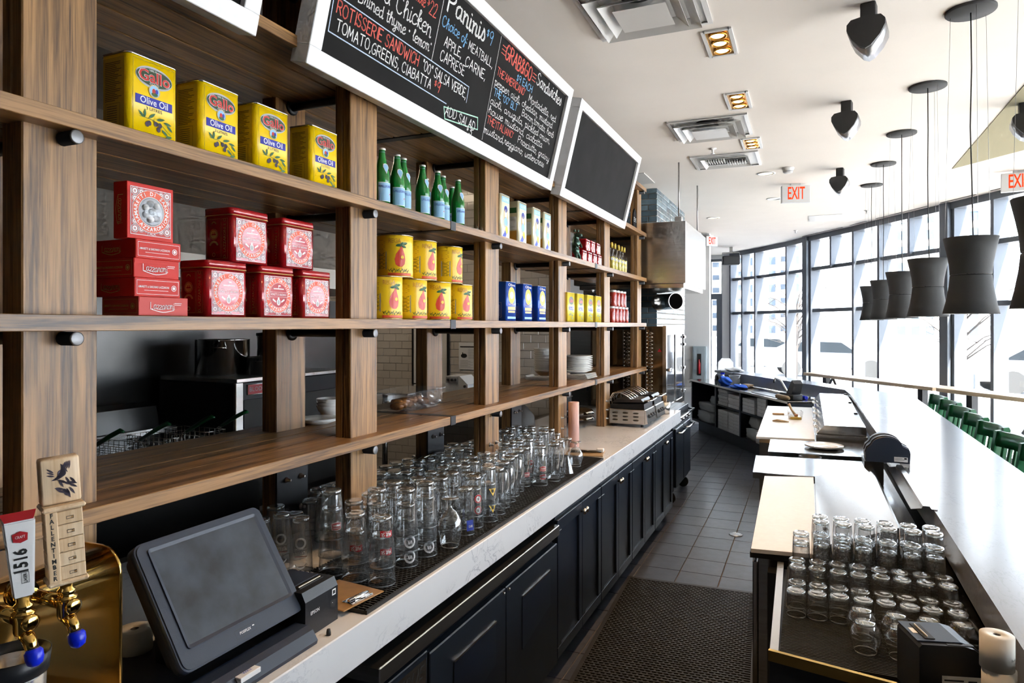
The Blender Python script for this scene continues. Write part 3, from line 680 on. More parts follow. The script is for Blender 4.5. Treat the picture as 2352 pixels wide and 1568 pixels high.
# ================================================================ CHALKBOARDS
SF_ = {  # single-stroke letters on a grid, 10 = cap height, 6 = small letters; ~ marks a rounded stroke
'A': '0,0 3,10 6,0|1,3.6 5,3.6', 'B': '0,0 0,10|~0,10 4,9.6 4.6,7.6 3.6,5.6 0,5.2|~0,5.2 4.6,4.8 5.4,2.6 4.2,.4 0,0', 'C': '~5.6,8.4 4,10 1.8,9.4 .2,6.6 .3,2.6 2,.2 4.4,.2 5.8,1.8',
'D': '0,0 0,10|~0,10 3.6,9.4 5.8,6.4 5.6,2.8 3.4,.4 0,0', 'E': '5,0 0,0 0,10 5,10|0,5.2 4,5.2', 'F': '0,0 0,10 5,10|0,5.2 4,5.2', 'G': '~5.6,8.4 4,10 1.8,9.4 .2,6.6 .3,2.6 2,.2 4.4,.4 5.8,2.2 5.8,4.4|5.9,4.4 3.4,4.4',
'H': '0,0 0,10|5.4,0 5.4,10|0,5.2 5.4,5.2', 'I': '1,0 1,10', 'J': '~4,10 4,2.4 2.6,0 .6,.6 0,2.2', 'K': '0,0 0,10|5,10 0,4.4 5.4,0', 'L': '0,10 0,0 4.6,0', 'M': '0,0 .6,10 3.4,3 6.2,10 6.8,0',
'N': '0,0 0,10 5.4,0 5.4,10', 'O': '~3,10 .8,8.6 0,5 .8,1.4 3,0 5.4,1.4 6.2,5 5.4,8.6 3,10', 'P': '0,0 0,10|~0,10 4.2,9.6 5.2,7.4 4,5.2 0,4.8', 'Q': '~3,10 .8,8.6 0,5 .8,1.4 3,0 5.4,1.4 6.2,5 5.4,8.6 3,10|3.6,2.4 6.4,-.6',
'R': '0,0 0,10|~0,10 4.2,9.6 5.2,7.4 4,5.2 0,4.8|2.4,4.8 5.6,0', 'S': '~5,8.6 3.6,10 1.4,9.6 .4,7.8 1.4,5.8 4,4.6 5.2,2.6 4,.4 1.6,.1 0,1.6', 'T': '0,10 6,10|3,10 3,0', 'U': '~0,10 0,3 1.4,.4 3.4,.2 5.2,2 5.6,10', 'V': '0,10 3,0 6,10', 'W': '0,10 1.9,0 4,7 6.1,0 8,10',
'X': '0,0 5.6,10|0,10 5.6,0', 'Y': '0,10 3,5 6,10|3,5 3,0', 'Z': '0,10 5.6,10 0,0 5.8,0',
'a': '~4.4,5.2 2.6,6 .6,4.8 0,2.4 1,.2 3,.6 4.4,3|~4.5,6 4.4,2 5,.2 6,.8', 'b': '~0,5 2.4,9.4 1.4,10 .6,7 .4,.6 2.4,0 4.4,2 4,5 2,5.8 .6,4', 'c': '~4.4,5 2.8,6 .8,5 0,2.6 1,.3 3,.1 4.8,1.2', 'd': '~4.4,5.2 2.6,6 .6,4.8 0,2.4 1,.2 3,.6 4.4,3|~4.5,10 4.4,2 5,.2 6,.8',
'e': '~.2,2.8 3,3.6 4.2,4.8 3,6 1.2,5.2 0,2.8 1,.3 3,.1 4.8,1.2', 'f': '~0,3 2.6,7.6 3,10 1.8,9.4 1.4,4 1.4,-2 .4,-4 0,-2.4 3.6,2.4', 'g': '~4.2,5.2 2.4,6 .6,4.8 .2,2.4 1.4,.4 3,.8 4.3,3|~4.4,6 4.2,-1.8 2.4,-4 .6,-3 4,0 5.4,1', 'h': '~0,3 2.2,8.6 1.6,10 .8,8 .8,0|~.8,3.6 2.4,5.8 4,5.2 4.2,1 4.8,0 5.8,.8', 'i': '~.6,6 .5,1.2 1.2,0 2.4,1|.7,8 .8,8.5',
'j': '~1.4,6 1.4,-2 .2,-4 -1,-3|1.5,8 1.6,8.5', 'k': '~0,3 2.2,8.6 1.6,10 .8,8 .8,0|~.8,3 3.2,5.8 3.6,4.4 1.2,3 3.4,.2 5,.6', 'l': '~0,3 2.4,8.4 1.8,10 .8,8 .8,1.6 1.8,0 3,.9', 'm': '~0,5.4 .8,5.8 .9,0|~.9,3.8 2.2,5.8 3.2,5 3.2,0|~3.2,3.8 4.6,5.8 5.6,5 5.7,1 6.4,0 7.4,.8', 'n': '~0,5.4 .8,5.8 .9,0|~.9,3.8 2.6,5.8 4,5 4.1,1 4.8,0 5.8,.8',
'o': '~2.2,6 .4,4.8 0,2.6 1,.3 2.8,.1 4.2,2 4,4.6 2.2,6 4,5 5.2,5.2', 'p': '~0,5 .9,6 .8,-4|~.8,4 2.4,6 4.2,5 4.4,2.4 3,.2 .9,.8 3,.2 5.4,1', 'q': '~4.2,5.2 2.4,6 .4,4.6 .2,2 1.6,.2 3.4,1 4.2,3|4.4,6 4.2,-4 5.4,-3', 'r': '~0,1 1,5.6 1.4,6.4 2,5.4 3.4,5.4 3.2,1.4 4,.1 5,.9', 's': '~0,.8 1.8,5.2 2.2,6.2 3.6,3 3.4,.8 1.8,0 .6,.9', 't': '~.8,9.6 .9,1.4 2,0 3.2,.9|-.6,6.6 2.8,6.8',
'u': '~.2,6 .3,1.6 1.4,0 3.2,.8 4,2.6|~4.1,6 4.1,1.2 4.8,0 5.8,.8', 'v': '~0,6 1,5.4 2,.2 3,.6 4.2,5 5.4,5.4', 'w': '~.2,6 .4,1.6 1.6,0 3,1.4 3.1,4|~3.1,2 3.8,.2 5.4,.8 6.2,5.6 7.2,5.2', 'x': '0,0 4.2,6|0,6 4.4,0', 'y': '~.2,6 .4,2.2 1.6,.6 3.4,1.4 4.1,3.4|~4.3,6 4,-2 2.4,-4 .8,-3 4,0 5.4,1', 'z': '~0,5.4 2.4,6 4,5 0,0 4.6,.4',
'0': '~3,10 .6,8 0,5 .6,2 3,0 5,2 5.6,5 5,8 3,10', '2': '~.2,7.6 1.4,9.8 4,9.8 5,7.6 3.4,4.4 0,0|0,0 5.4,.2', '3': '~.4,9 2.6,10 4.8,8.6 4,6 1.8,5.4 4.8,4.4 5.4,2 3.4,0 .2,.9', '9': '~4.8,7.4 3,5 .8,6 .6,8.8 2.8,10 4.8,8.6 4.8,5 3.6,0', '$': '~3.6,8 2,8.8 .4,7.6 1.4,5.8 3.4,4.6 3.8,2.8 2,1.6 .2,2.6|2.1,10 2,0', '&': '~5.4,0 1,7 1,9.2 2.6,10 3.8,8.4 1.2,5 0,2.4 1.4,0 3.6,.6 5.2,4',
',': '.8,.8 .2,-1.8', '.': '.5,0 .8,.4', '"': '.3,10 .2,7.6|1.8,10 1.7,7.6', "'": '.3,10 .2,7.6', ':': '.5,1 .7,1.5|.5,5 .7,5.5', '*': '~.8,4.6 .2,5.2 .8,5.8 1.4,5.2 .8,4.6', '-': '0,4.5 3,4.5'}
def smooth(p):
    out = []
    for i in range(len(p) - 1):
        a, b, c, d = p[max(i - 1, 0)], p[i], p[i + 1], p[min(i + 2, len(p) - 1)]
        for k in range(4):
            t = k / 4.0
            out.append(tuple(0.5 * (2 * b[j] + (c[j] - a[j]) * t + (2 * a[j] - 5 * b[j] + 4 * c[j] - d[j]) * t * t + (3 * b[j] - a[j] - 3 * c[j] + d[j]) * t ** 3) for j in (0, 1)))
    out.append(p[-1]); return out
def chalk(dc, t, x0, y0, x1, h, m, w=0.0042, double=0.0):
    """write t from x0 to x1 with its feet on y0"""
    pen = 0; strokes = []
    for ch in t:
        if ch == ' ': pen += 4.0; continue
        wid = 0
        for st in SF_[ch].split('|'):
            sm_ = st[0] == '~'; pts = [tuple(float(q) for q in a.split(',')) for a in st.lstrip('~').split(' ')]
            wid = max(wid, max(p[0] for p in pts)); pts = smooth(pts) if sm_ else pts
            strokes.append([(pen + p[0], p[1]) for p in pts])
        pen += wid + (0.5 if ch.islower() else 1.9)
    k = (x1 - x0) / pen; s_ = h / 10.0
    for st in strokes:
        pts = [(x0 + x * k + 0.02 * h * math.sin(9 * x), y0 + y * s_ + 0.012 * math.sin(0.21 * x + y0 * 40) * (h / 0.04) * 0.15) for x, y in st]
        dc.line(pts, w, m)
        if double: dc.line([(x + double, y - double * 0.4) for x, y in pts], w, m)
def board(label, y0, y1, xb=-1.42, zb=2.559, H=0.605):
    t = thing('chalkboard', label, 'chalkboard')
    up = Vector((0.1445, 0, 0.588)).normalized(); rt = Vector((0, 1, 0)); n = rt.cross(up)
    t.matrix_world = Matrix(((rt.x, up.x, n.x, xb), (rt.y, up.y, n.y, y0), (rt.z, up.z, n.z, zb), (0, 0, 0, 1)))
    L_ = y1 - y0; fw = 0.057
    for nm, a in (('frame_rail', (0, L_, 0, fw)), ('frame_rail', (0, L_, H - fw, H)), ('frame_stile', (0, fw, fw, H - fw)), ('frame_stile', (L_ - fw, L_, fw, H - fw))):
        MB().bbox(a[0], a[1], a[2], a[3], -0.066, 0, 0.002).build(nm, 'white_paint', t)
    MB().box(fw - 0.01, L_ - fw + 0.01, fw - 0.01, H - fw + 0.01, -0.030, -0.018).build('slate', 'chalkboard', t)
    for sy in (0.3, L_ - 0.3): MB().bbox(sy, sy + 0.08, H - 0.12, H + 0.012, -0.16, -0.067, 0.002).build('hanger', 'oak_x', t)
    return t
b1 = board('white framed chalkboard cropped by the top edge above the olive oil', -0.75, 1.47)
b2 = board('long white framed chalkboard menu with panini and sandwich lettering', 1.677, 3.861)
b3 = board('blank white framed chalkboard at the far end of the shelving', 4.018, 5.655)
dc = Decal(0.0003)
cw, cr_, cb_, cp_, cg_ = 'chalk_white', 'chalk_red', 'chalk_blue', 'chalk_pale', 'chalk_green'
chalk(dc, 'ROTISSERIE SANDWICH', 0.108, 0.196, 0.612, 0.040, cr_, 0.0048)
chalk(dc, '"00" SALSA VERDE,', 0.637, 0.196, 1.012, 0.038, cw)
chalk(dc, 'TOMATO,GREENS, CIABATTA', 0.12, 0.145, 0.728, 0.036, cw)
chalk(dc, '$', 0.745, 0.166, 0.765, 0.024, cr_); chalk(dc, '9', 0.768, 0.150, 0.797, 0.040, cr_)
dc.line([(0.076, 0.50), (0.088, 0.130), (0.862, 0.128)], 0.004, cp_); dc.line([(0.125, 0.246), (1.017, 0.248), (1.022, 0.181)], 0.004, cp_); dc.line([(0.079, 0.245), (0.125, 0.246)], 0.004, cp_)
dc.line([(0.849, 0.112), (1.152, 0.150), (1.173, 0.100), (0.875, 0.068)], 0.005, cg_, closed=True)
chalk(dc, 'ADD SALAD', 0.868, 0.086, 1.150, 0.038, cw); chalk(dc, '$', 1.075, 0.072, 1.095, 0.022, cw); chalk(dc, '3', 1.10, 0.060, 1.135, 0.036, cw)
dc.line([(0.689, 0.545), (0.690, 0.250)], 0.003, cw); dc.line([(1.21, 0.545), (1.235, 0.070)], 0.0025, cw)
chalk(dc, '& Chicken', 0.33, 0.325, 0.655, 0.062, cw, 0.005); chalk(dc, 'Brined thyme * lemon', 0.20, 0.272, 0.660, 0.040, cw, 0.0044); chalk(dc, '*', 0.662, 0.285, 0.672, 0.04, cw)
chalk(dc, ',Whole', 0.47, 0.408, 0.575, 0.045, cr_); chalk(dc, '$', 0.585, 0.425, 0.607, 0.030, cr_); chalk(dc, '22', 0.608, 0.402, 0.665, 0.050, cr_)
chalk(dc, '& Half Rotisserie', 0.13, 0.475, 0.62, 0.055, cw, 0.005); dc.line([(0.16, 0.395), (0.45, 0.392)], 0.004, cp_)
chalk(dc, 'Paninis', 0.725, 0.462, 1.06, 0.078, cw, 0.005, 0.006); chalk(dc, '$', 1.075, 0.492, 1.10, 0.032, cb_); chalk(dc, '9', 1.105, 0.470, 1.145, 0.058, cb_)
chalk(dc, 'Choice of:', 0.71, 0.398, 0.930, 0.040, cb_, 0.0046); chalk(dc, 'MEATBALL,', 0.945, 0.388, 1.190, 0.036, cw, 0.0036)
chalk(dc, 'APPLE,', 0.755, 0.332, 0.905, 0.038, cw); chalk(dc, 'CARNE,', 0.945, 0.318, 1.150, 0.040, cw); chalk(dc, 'CAPRESE', 0.745, 0.274, 0.960, 0.040, cw)
chalk(dc, 'GRAB&GO', 1.285, 0.470, 1.62, 0.066, cr_, 0.005, 0.005)
for k in range(3):
    for xa, xb in ((1.243, 1.283), (1.628, 1.672)): dc.line([(xa, 0.482 + 0.017 * k), (xb, 0.482 + 0.017 * k)], 0.004, cr_)
chalk(dc, 'Sandwiches', 1.69, 0.478, 2.075, 0.060, cw, 0.0042, 0.003); chalk(dc, '$9 EACH', 1.455, 0.420, 1.665, 0.034, cb_)
chalk(dc, "THE'AMERICANO'", 1.243, 0.380, 1.585, 0.034, cr_); chalk(dc, 'Mortadella, red', 1.64, 0.374, 2.06, 0.036, cw, 0.0034)
chalk(dc, 'pepper aioli, cheddar, mustard', 1.24, 0.330, 2.03, 0.034, cw, 0.0034); chalk(dc, 'THE "00" BLT', 1.255, 0.287, 1.535, 0.033, cb_); chalk(dc, 'Bacon,tomato, herb', 1.60, 0.288, 2.075, 0.033, cw, 0.0034)
chalk(dc, 'aioli, arugula, pickled onion,', 1.24, 0.244, 2.05, 0.033, cw, 0.0034); chalk(dc, 'house mustard, ciabatta', 1.24, 0.199, 1.95, 0.034, cw, 0.0034)
chalk(dc, "THE'ITALIANO'", 1.245, 0.153, 1.56, 0.033, cr_); chalk(dc, 'Prosciutto, grainy', 1.62, 0.152, 2.09, 0.034, cw, 0.0034); chalk(dc, 'mustard,reggiano, watercress', 1.235, 0.106, 2.03, 0.034, cw, 0.0036)
dc.build('chalk_lettering', b2, Matrix.Translation((0, 0, -0.0178)))
sb = tag(MB().extr([(-0.03, 0), (0.09, 0), (0.105, 0.06), (0.07, 0.15), (0.02, 0.17), (-0.02, 0.12), (-0.035, 0.05)], -0.006, 0.006, 'X').build('slate_tag', 'chalkboard', None, (-1.472, 6.19, 2.654)), 'small dark chalk tag leaning behind the blank chalkboard', 'tag')
q = Decal(0.0003); chalk(q, 'EVS', -0.01, 0.05, 0.09, 0.035, cw, 0.005); q.build('chalk_lettering', sb, face_px(0.0062))

# ================================================================ GOODS ON THE SHELVES
ORD = ('first', 'second', 'third', 'fourth', 'fifth', 'sixth', 'seventh', 'eighth', 'ninth', 'tenth', 'eleventh', 'twelfth', 'thirteenth', 'fourteenth', 'fifteenth', 'sixteenth')
def rr_body(w, d, h, r, mi=0, lip=0.0, z0=0.0):
    """tin body: rounded rectangle w (along Y) by d (along X), base at z0"""
    pts = rrect(-d / 2, -w / 2, d / 2, w / 2, r, 5)
    m = MB().prism(pts, z0, z0 + h, mi, True)
    return m
def rim(w, d, r, z0, z1, g=0.001, mi=0): return MB().prism(rrect(-d / 2 - g, -w / 2 - g, d / 2 + g, w / 2 + g, r, 5), z0, z1, mi, True)
def place(kind, spots, labels, group, z, mk):
    proto = None
    for i, (x, y, rz) in enumerate(spots):
        if proto is None: proto = mk(); o = proto
        else: o = dup(proto)
        o.location = (x, y, z if not isinstance(z, (list, tuple)) else z[i]); o.rotation_euler = (0, 0, rz)
        o['label'] = labels[i] if isinstance(labels, list) else labels; o['group'] = group
S1, S2, S3 = SHZ[2], SHZ[1], SHZ[0]
def leaf(dc, x, y, a, l, w, m, layer=2):
    pts = [(-l / 2, 0), (-l / 4, w * 0.4), (0, w / 2), (l / 4, w * 0.35), (l / 2, 0), (l / 4, -w * 0.35), (0, -w / 2), (-l / 4, -w * 0.4)]
    c, s_ = math.cos(a), math.sin(a); dc.poly([(x + px * c - py * s_, y + px * s_ + py * c) for px, py in pts], m, layer)
def mk_gallo():
    t = thing('olive_oil_tin', '', 'tin')
    w, d, h = 0.142, 0.098, 0.197
    rr_body(w, d, h - 0.004, 0.016, z0=0.002).build('body', 'tin_yellow', t)
    rim(w, d, 0.016, h - 0.005, h).build('top_rim', 'chrome', t); rim(w, d, 0.016, 0.0, 0.003).build('bottom_rim', 'chrome', t)
    k = Decal(); k.frame(-0.058, 0.004, 0.058, 0.186, 0.0006, 'print_black')
    k.disc(0, 0.150, 0.052, 0.027, 'print_grey', 1).disc(0, 0.150, 0.0505, 0.0215, 'label_green', 2).text('Gallo', 0, 0.150, 0.040, 'print_white', 3, bold=0.03, width=0.090).text('Gallo', 0, 0.150, 0.039, 'label_red', 4, bold=0.018, width=0.087)
    k.text('100% Pure', 0, 0.1665, 0.007, 'print_white', 3).text('B R A N D', 0, 0.1335, 0.006, 'print_white', 3)
    k.disc(0, 0.118, 0.0165, 0.0165, 'print_gold', 3).disc(0, 0.118, 0.0140, 0.0140, 'label_sky', 4).disc(0, 0.110, 0.009, 0.005, 'print_green', 5).disc(-0.002, 0.117, 0.005, 0.007, 'label_red', 5).disc(0.006, 0.118, 0.004, 0.006, 'label_blue', 5)
    k.rect(-0.052, 0.078, 0.052, 0.100, 'label_blue', 1).text('Olive Oil', 0, 0.089, 0.024, 'print_white', 2, bold=0.01, width=0.078)
    k.text('3 LITRES', 0, 0.071, 0.011, 'print_black', 1, width=0.045)
    k.line([(-0.040, 0.048), (-0.01, 0.047), (0.02, 0.040), (0.048, 0.020)], 0.0012, 'print_green', 1)
    for lx, ly, la, ll in ((-0.036, 0.054, 2.4, .022), (-0.026, 0.058, 1.5, .022), (-0.006, 0.056, 0.7, .024), (0.018, 0.052, 0.25, .026), (0.038, 0.046, -0.1, .024), (0.044, 0.036, -0.7, .022), (0.030, 0.022, -0.6, .024), (0.042, 0.014, 0.2, .020)): leaf(k, lx, ly, la, ll, 0.007, 'print_green', 2)
    for ox, oy in ((-0.014, 0.036), (0.004, 0.038), (0.016, 0.037), (0.012, 0.026), (-0.020, 0.032)): k.disc(ox, oy, 0.0055, 0.0065, 'ink', 3, 12)
    k.text('IMPORTED BY UNICO INC.', 0, 0.009, 0.006, 'print_black', 1, width=0.06)
    k.build('front_label', t, face_px(d / 2 + 0.0003))
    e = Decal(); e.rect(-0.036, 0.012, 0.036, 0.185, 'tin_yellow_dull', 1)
    for j in range(22): e.rect(-0.030, 0.080 + j * 0.0044, -0.030 + 0.058 * (0.6 + 0.4 * math.sin(j * 2.3) ** 2), 0.0815 + j * 0.0044, 'print_black', 2)
    e.frame(-0.028, 0.016, 0.022, 0.074, 0.0008, 'print_black', 2)
    for j in range(9): e.rect(-0.024, 0.022 + j * 0.0055, 0.012, 0.0235 + j * 0.0055, 'print_black', 2)
    e.build('side_label', t, face_ny(0, -w / 2 - 0.0003))
    return t
place('tin', [(-1.541, 1.202, 0.0), (-1.541, 1.412, 0.02), (-1.541, 1.614, -0.02), (-1.541, 1.858, 0.0)],
      ['yellow olive oil tin right beside the nearest oak post', 'second yellow olive oil tin from the nearest post', 'third yellow olive oil tin from the nearest post', 'smallest looking yellow olive oil tin, last of the four large ones'], 'large olive oil tins on the top visible shelf', S1 + 0.0005, mk_gallo)
# ---- amaretti cartons
def lazz(dc, cx, cy, h, m, L=2):
    x0, x1 = cx - h * 2.1, cx + h * 2.1
    chalk(dc, 'Lazzaroni', x0, cy - h * 0.4, x1, h, m, h * 0.09); dc.line(smooth([(x0 + h * 0.2, cy - h * 0.45), (cx, cy - h * 0.85), (x1 - h * 0.2, cy - h * 0.55)]), h * 0.10, m)
def amar(dc, w, h, m, band=True):
    dc.frame(-w / 2 + 0.006, -h / 2 + 0.006, w / 2 - 0.006, h / 2 - 0.006, 0.0009, m, 1)
    dc.text('AMARETTI di SARONNO LAZZARONI', -0.012, 0.001, 0.0075, m, 1, width=w * 0.66, bold=0.01).rect(-w * 0.30, -0.008, w * 0.22, -0.007, m, 1).ring(w / 2 - 0.020, 0, 0.006, 0.0075, m, 1, 16).disc(w / 2 - 0.020, 0, 0.004, 0.004, m, 1, 12)
def carton(label, x, y, z, w, d, h, rz, front, m):
    t = thing('biscuit_carton', label, 'carton', (x, y, z), rz, 'flat red biscuit cartons in a stack')
    MB().bbox(-d / 2, d / 2, -w / 2, w / 2, 0, h, 0.0012).build('body', m, t)
    MB().box(d / 2, d / 2 + 0.0006, -w / 2 + 0.002, w / 2 - 0.002, h - 0.012 if front == 'l' else 0.002, h - 0.001).build('flap', m, t)
    k = Decal(); e = Decal()
    (lazz(k, -0.005, 0, 0.017, 'print_white') or k.rect(0.030, 0.008, 0.052, 0.0095, 'print_white').rect(0.030, 0.004, 0.050, 0.0052, 'print_white')) if front == 'l' else amar(k, w, h, 'print_white')
    lazz(e, -0.01, 0, 0.016, 'print_gold') if front != 'l' else amar(e, d, h, 'print_gold')
    k.build('front_print', t, face_px(d / 2 + 0.0008, 0, h / 2)); e.build('side_print', t, face_ny(0, -w / 2 - 0.0003, h / 2))
CH = 0.0465
carton('rose red flat biscuit carton at the bottom of the stack', -1.556, 1.230, S2 + 0.0005, 0.146, 0.128, CH, 0.02, 'l', 'box_red2')
carton('flat red biscuit carton second from the bottom of the stack', -1.563, 1.212, S2 + 0.0005 + CH, 0.131, 0.145, CH, 0.0, 'a', 'box_red')
carton('bright red flat biscuit carton third from the bottom of the stack', -1.563, 1.208, S2 + 0.0005 + 2 * CH, 0.131, 0.145, CH, 0.02, 'l', 'box_red')
carton('flat red biscuit carton directly under the upright window box', -1.563, 1.214, S2 + 0.0005 + 3 * CH, 0.131, 0.145, CH, 0.01, 'a', 'box_red')
t = thing('window_carton', 'upright red biscuit carton with round clear window on top of the stack', 'carton', (-1.515, 1.193, S2 + 0.0005 + 4 * CH), 0.01)
bw, bd, bh = 0.130, 0.048, 0.136
MB().bbox(-bd / 2, bd / 2 - 0.001, -bw / 2, bw / 2, 0, bh, 0.001).build('body', 'box_red', t)
k = Decal(0.0003); k.rect(-0.057, 0.010, 0.057, 0.126, 'print_white', 1).rect(-0.0555, 0.0115, 0.0555, 0.1245, 'box_red2', 2)
def scrolls(k, cx, cy, R, L=3):
    for sx in (-1, 1):
        for sy in (-1, 1):
            for r_, a_, s_ in ((R, 0, 0.012), (R - 0.012, 0.5, 0.009), (R - 0.012, -0.5, 0.009), (R - 0.02, 0.9, 0.006), (R - 0.02, -0.9, 0.006)):
                x, y = cx + sx * (r_ * 0.707 + a_ * 0.018), cy + sy * (r_ * 0.707 - a_ * 0.018)
                k.ring(x, y, s_ * 0.25, s_ * 0.55, 'print_white', L, 10).disc(x, y, s_ * 0.15, s_ * 0.15, 'print_grey', L, 8).ring(x, y, s_ * 0.7, s_ * 0.9, 'print_grey', L, 10)
scrolls(k, 0, 0.070, 0.064)
k.disc(0, 0.070, 0.0525, 0.0525, 'print_white', 4).disc(0, 0.070, 0.0515, 0.0515, 'print_orange', 5)
k.arc_text('AMARETTI DI SARONNO', 0, 0.070, 0.0435, PI / 2, 0.0135, 'print_white', 6, 0.222, bold=0.02); k.arc_text('LAZZARONI', 0, 0.070, 0.0437, -PI / 2, 0.0135, 'print_white', 6, 0.232, True, bold=0.02)
k.disc(0, 0.070, 0.0365, 0.0365, 'print_white', 6).disc(0, 0.070, 0.0355, 0.0355, 'print_grey', 7); k.text('ITALIA', 0, 0.015, 0.008, 'print_white', 6, bold=0.02)
k.build('front_print', t, face_px(bd / 2 - 0.0005))
MB().lathe([(0.034, 0), (0.030, 0.004), (0.018, 0.007), (0, 0.008)], 24, axis='X').build('window_film', 'film', t, (bd / 2 + 0.002, 0, 0.070))
for q in range(7):
    a = q * 0.9; MB().lathe([(0, -0.006), (0.008, -0.003), (0.008, 0.003), (0, 0.006)], 10, axis='X').build('wrapped_biscuit', 'print_white' if q % 2 else 'plastic_bag', t, (bd / 2 + 0.0035, 0.020 * math.cos(a) * (q > 0), 0.070 + 0.020 * math.sin(a) * (q > 0)), (0, 0, 0))
e = Decal(); lazz(e, 0, 0, 0.017, 'print_gold'); e.mb.xf(Matrix.Rotation(-PI / 2, 4, 'Z')); e.build('side_print', t, face_ny(0, -bw / 2 - 0.0003, 0.068))
def mk_red():
    t = thing('biscuit_tin', '', 'tin'); w, d, h = 0.146, 0.108, 0.155
    rr_body(w, d, h - 0.022, 0.014).build('body', 'tin_red', t)
    rim(w, d, 0.014, h - 0.020, h - 0.001, 0.0012).join(MB().prism(rrect(-d / 2 + .004, -w / 2 + .004, d / 2 - .004, w / 2 - .004, 0.012), h - 0.001, h, 0, True)).build('lid', 'tin_red', t)
    MB().tube([(x, y, h - 0.021) for x, y in rrect(-d / 2 - 0.0012, -w / 2 - 0.0012, d / 2 + 0.0012, w / 2 + 0.0012, 0.014, 5)], 0.0012, 5, closed=True).build('lid_seam', 'print_gold', t)
    k = Decal(0.0003); k.rect(-0.058, 0.006, 0.058, 0.126, 'print_white', 1).rect(-0.0565, 0.0075, 0.0565, 0.1245, 'tin_red', 2)
    scrolls(k, 0, 0.068, 0.066)
    k.disc(0, 0.068, 0.0535, 0.0535, 'print_white', 4).disc(0, 0.068, 0.0525, 0.0525, 'print_orange', 5)
    k.arc_text('AMARETTI ORIGINALI', 0, 0.068, 0.0450, PI / 2, 0.0130, 'print_white', 6, 0.218, bold=0.02); k.arc_text('LAZZARONI', 0, 0.068, 0.0452, -PI / 2, 0.0130, 'print_white', 6, 0.225, True, bold=0.02)
    k.disc(0, 0.068, 0.0385, 0.0385, 'print_white', 6).disc(0, 0.068, 0.0375, 0.0375, 'tin_red', 7)
    k.rect(-0.036, 0.077, 0.036, 0.0778, 'print_white', 8).rect(-0.036, 0.062, 0.036, 0.0628, 'print_white', 8).text('AMARETTI DI SARONNO', 0, 0.0697, 0.0105, 'print_white', 8, width=0.066)
    k.poly([(-0.020, 0.086), (0.022, 0.086), (0.024, 0.089), (-0.022, 0.089)], 'print_white', 8).rect(-0.001, 0.089, 0.001, 0.097, 'print_white', 8).disc(0.004, 0.097, 0.006, 0.002, 'print_white', 8, 10)
    k.disc(0, 0.047, 0.008, 0.010, 'print_white', 8, 14).disc(0, 0.0465, 0.0055, 0.0072, 'print_grey', 9, 12).disc(0, 0.0585, 0.004, 0.003, 'print_white', 8, 10)
    for sx in (-1, 1): k.poly([(sx * 0.012, 0.045), (sx * 0.026, 0.053), (sx * 0.024, 0.058), (sx * 0.011, 0.050)], 'print_white', 8)
    k.text('ITALIA', 0, 0.0115, 0.008, 'print_white', 6, bold=0.02)
    k.build('front_print', t, face_px(d / 2 + 0.0002))
    e = Decal(0.0003); e.frame(-0.040, 0.010, 0.012, 0.124, 0.0008, 'print_gold', 1).frame(0.016, 0.010, 0.038, 0.124, 0.0008, 'print_gold', 1)
    e.ring(-0.014, 0.080, 0.014, 0.0155, 'print_gold', 1, 24).disc(-0.014, 0.080, 0.0125, 0.0125, 'print_gold', 1).rect(-0.022, 0.078, -0.006, 0.081, 'tin_red', 2).rect(-0.018, 0.081, -0.016, 0.086, 'tin_red', 2).rect(-0.012, 0.081, -0.010, 0.086, 'tin_red', 2)
    e.ring(-0.014, 0.044, 0.012, 0.018, 'print_gold', 1, 14, 0.3, PI - 0.3).ring(-0.014, 0.022, 0.004, 0.006, 'print_gold', 1, 14).ring(-0.014, 0.108, 0.006, 0.009, 'print_gold', 1, 10, 0.2, PI - 0.2)
    e.text('D. LAZZARONI E C', 0.027, 0.067, 0.013, 'print_gold', 1, rot=PI / 2, width=None)
    e.build('side_print', t, face_ny(0, -w / 2 - 0.0003))
    MB().prism(rrect(-d / 2 - .0016, -w / 2 - .0016, d / 2 + .0016, w / 2 + .0016, 0.015), 0.0005, 0.133, 0, True).build('shrink_wrap', 'shrink', t)
    return t
rx = -1.546
place('tin', [(rx, 1.438, 0), (rx, 1.634, 0), (rx, 1.815, 0), (rx, 1.524, 0.01), (rx, 1.730, -0.01)],
      ['red square biscuit tin on the shelf beside the stack of cartons', 'red square biscuit tin in the middle of the bottom three', 'red square biscuit tin at the right of the bottom three', 'left of the two red biscuit tins stacked on top, with strong glare', 'right of the two red biscuit tins stacked on top'],
      'large red biscuit tins', [S2 + 0.0005] * 3 + [S2 + 0.1563] * 2, mk_red)
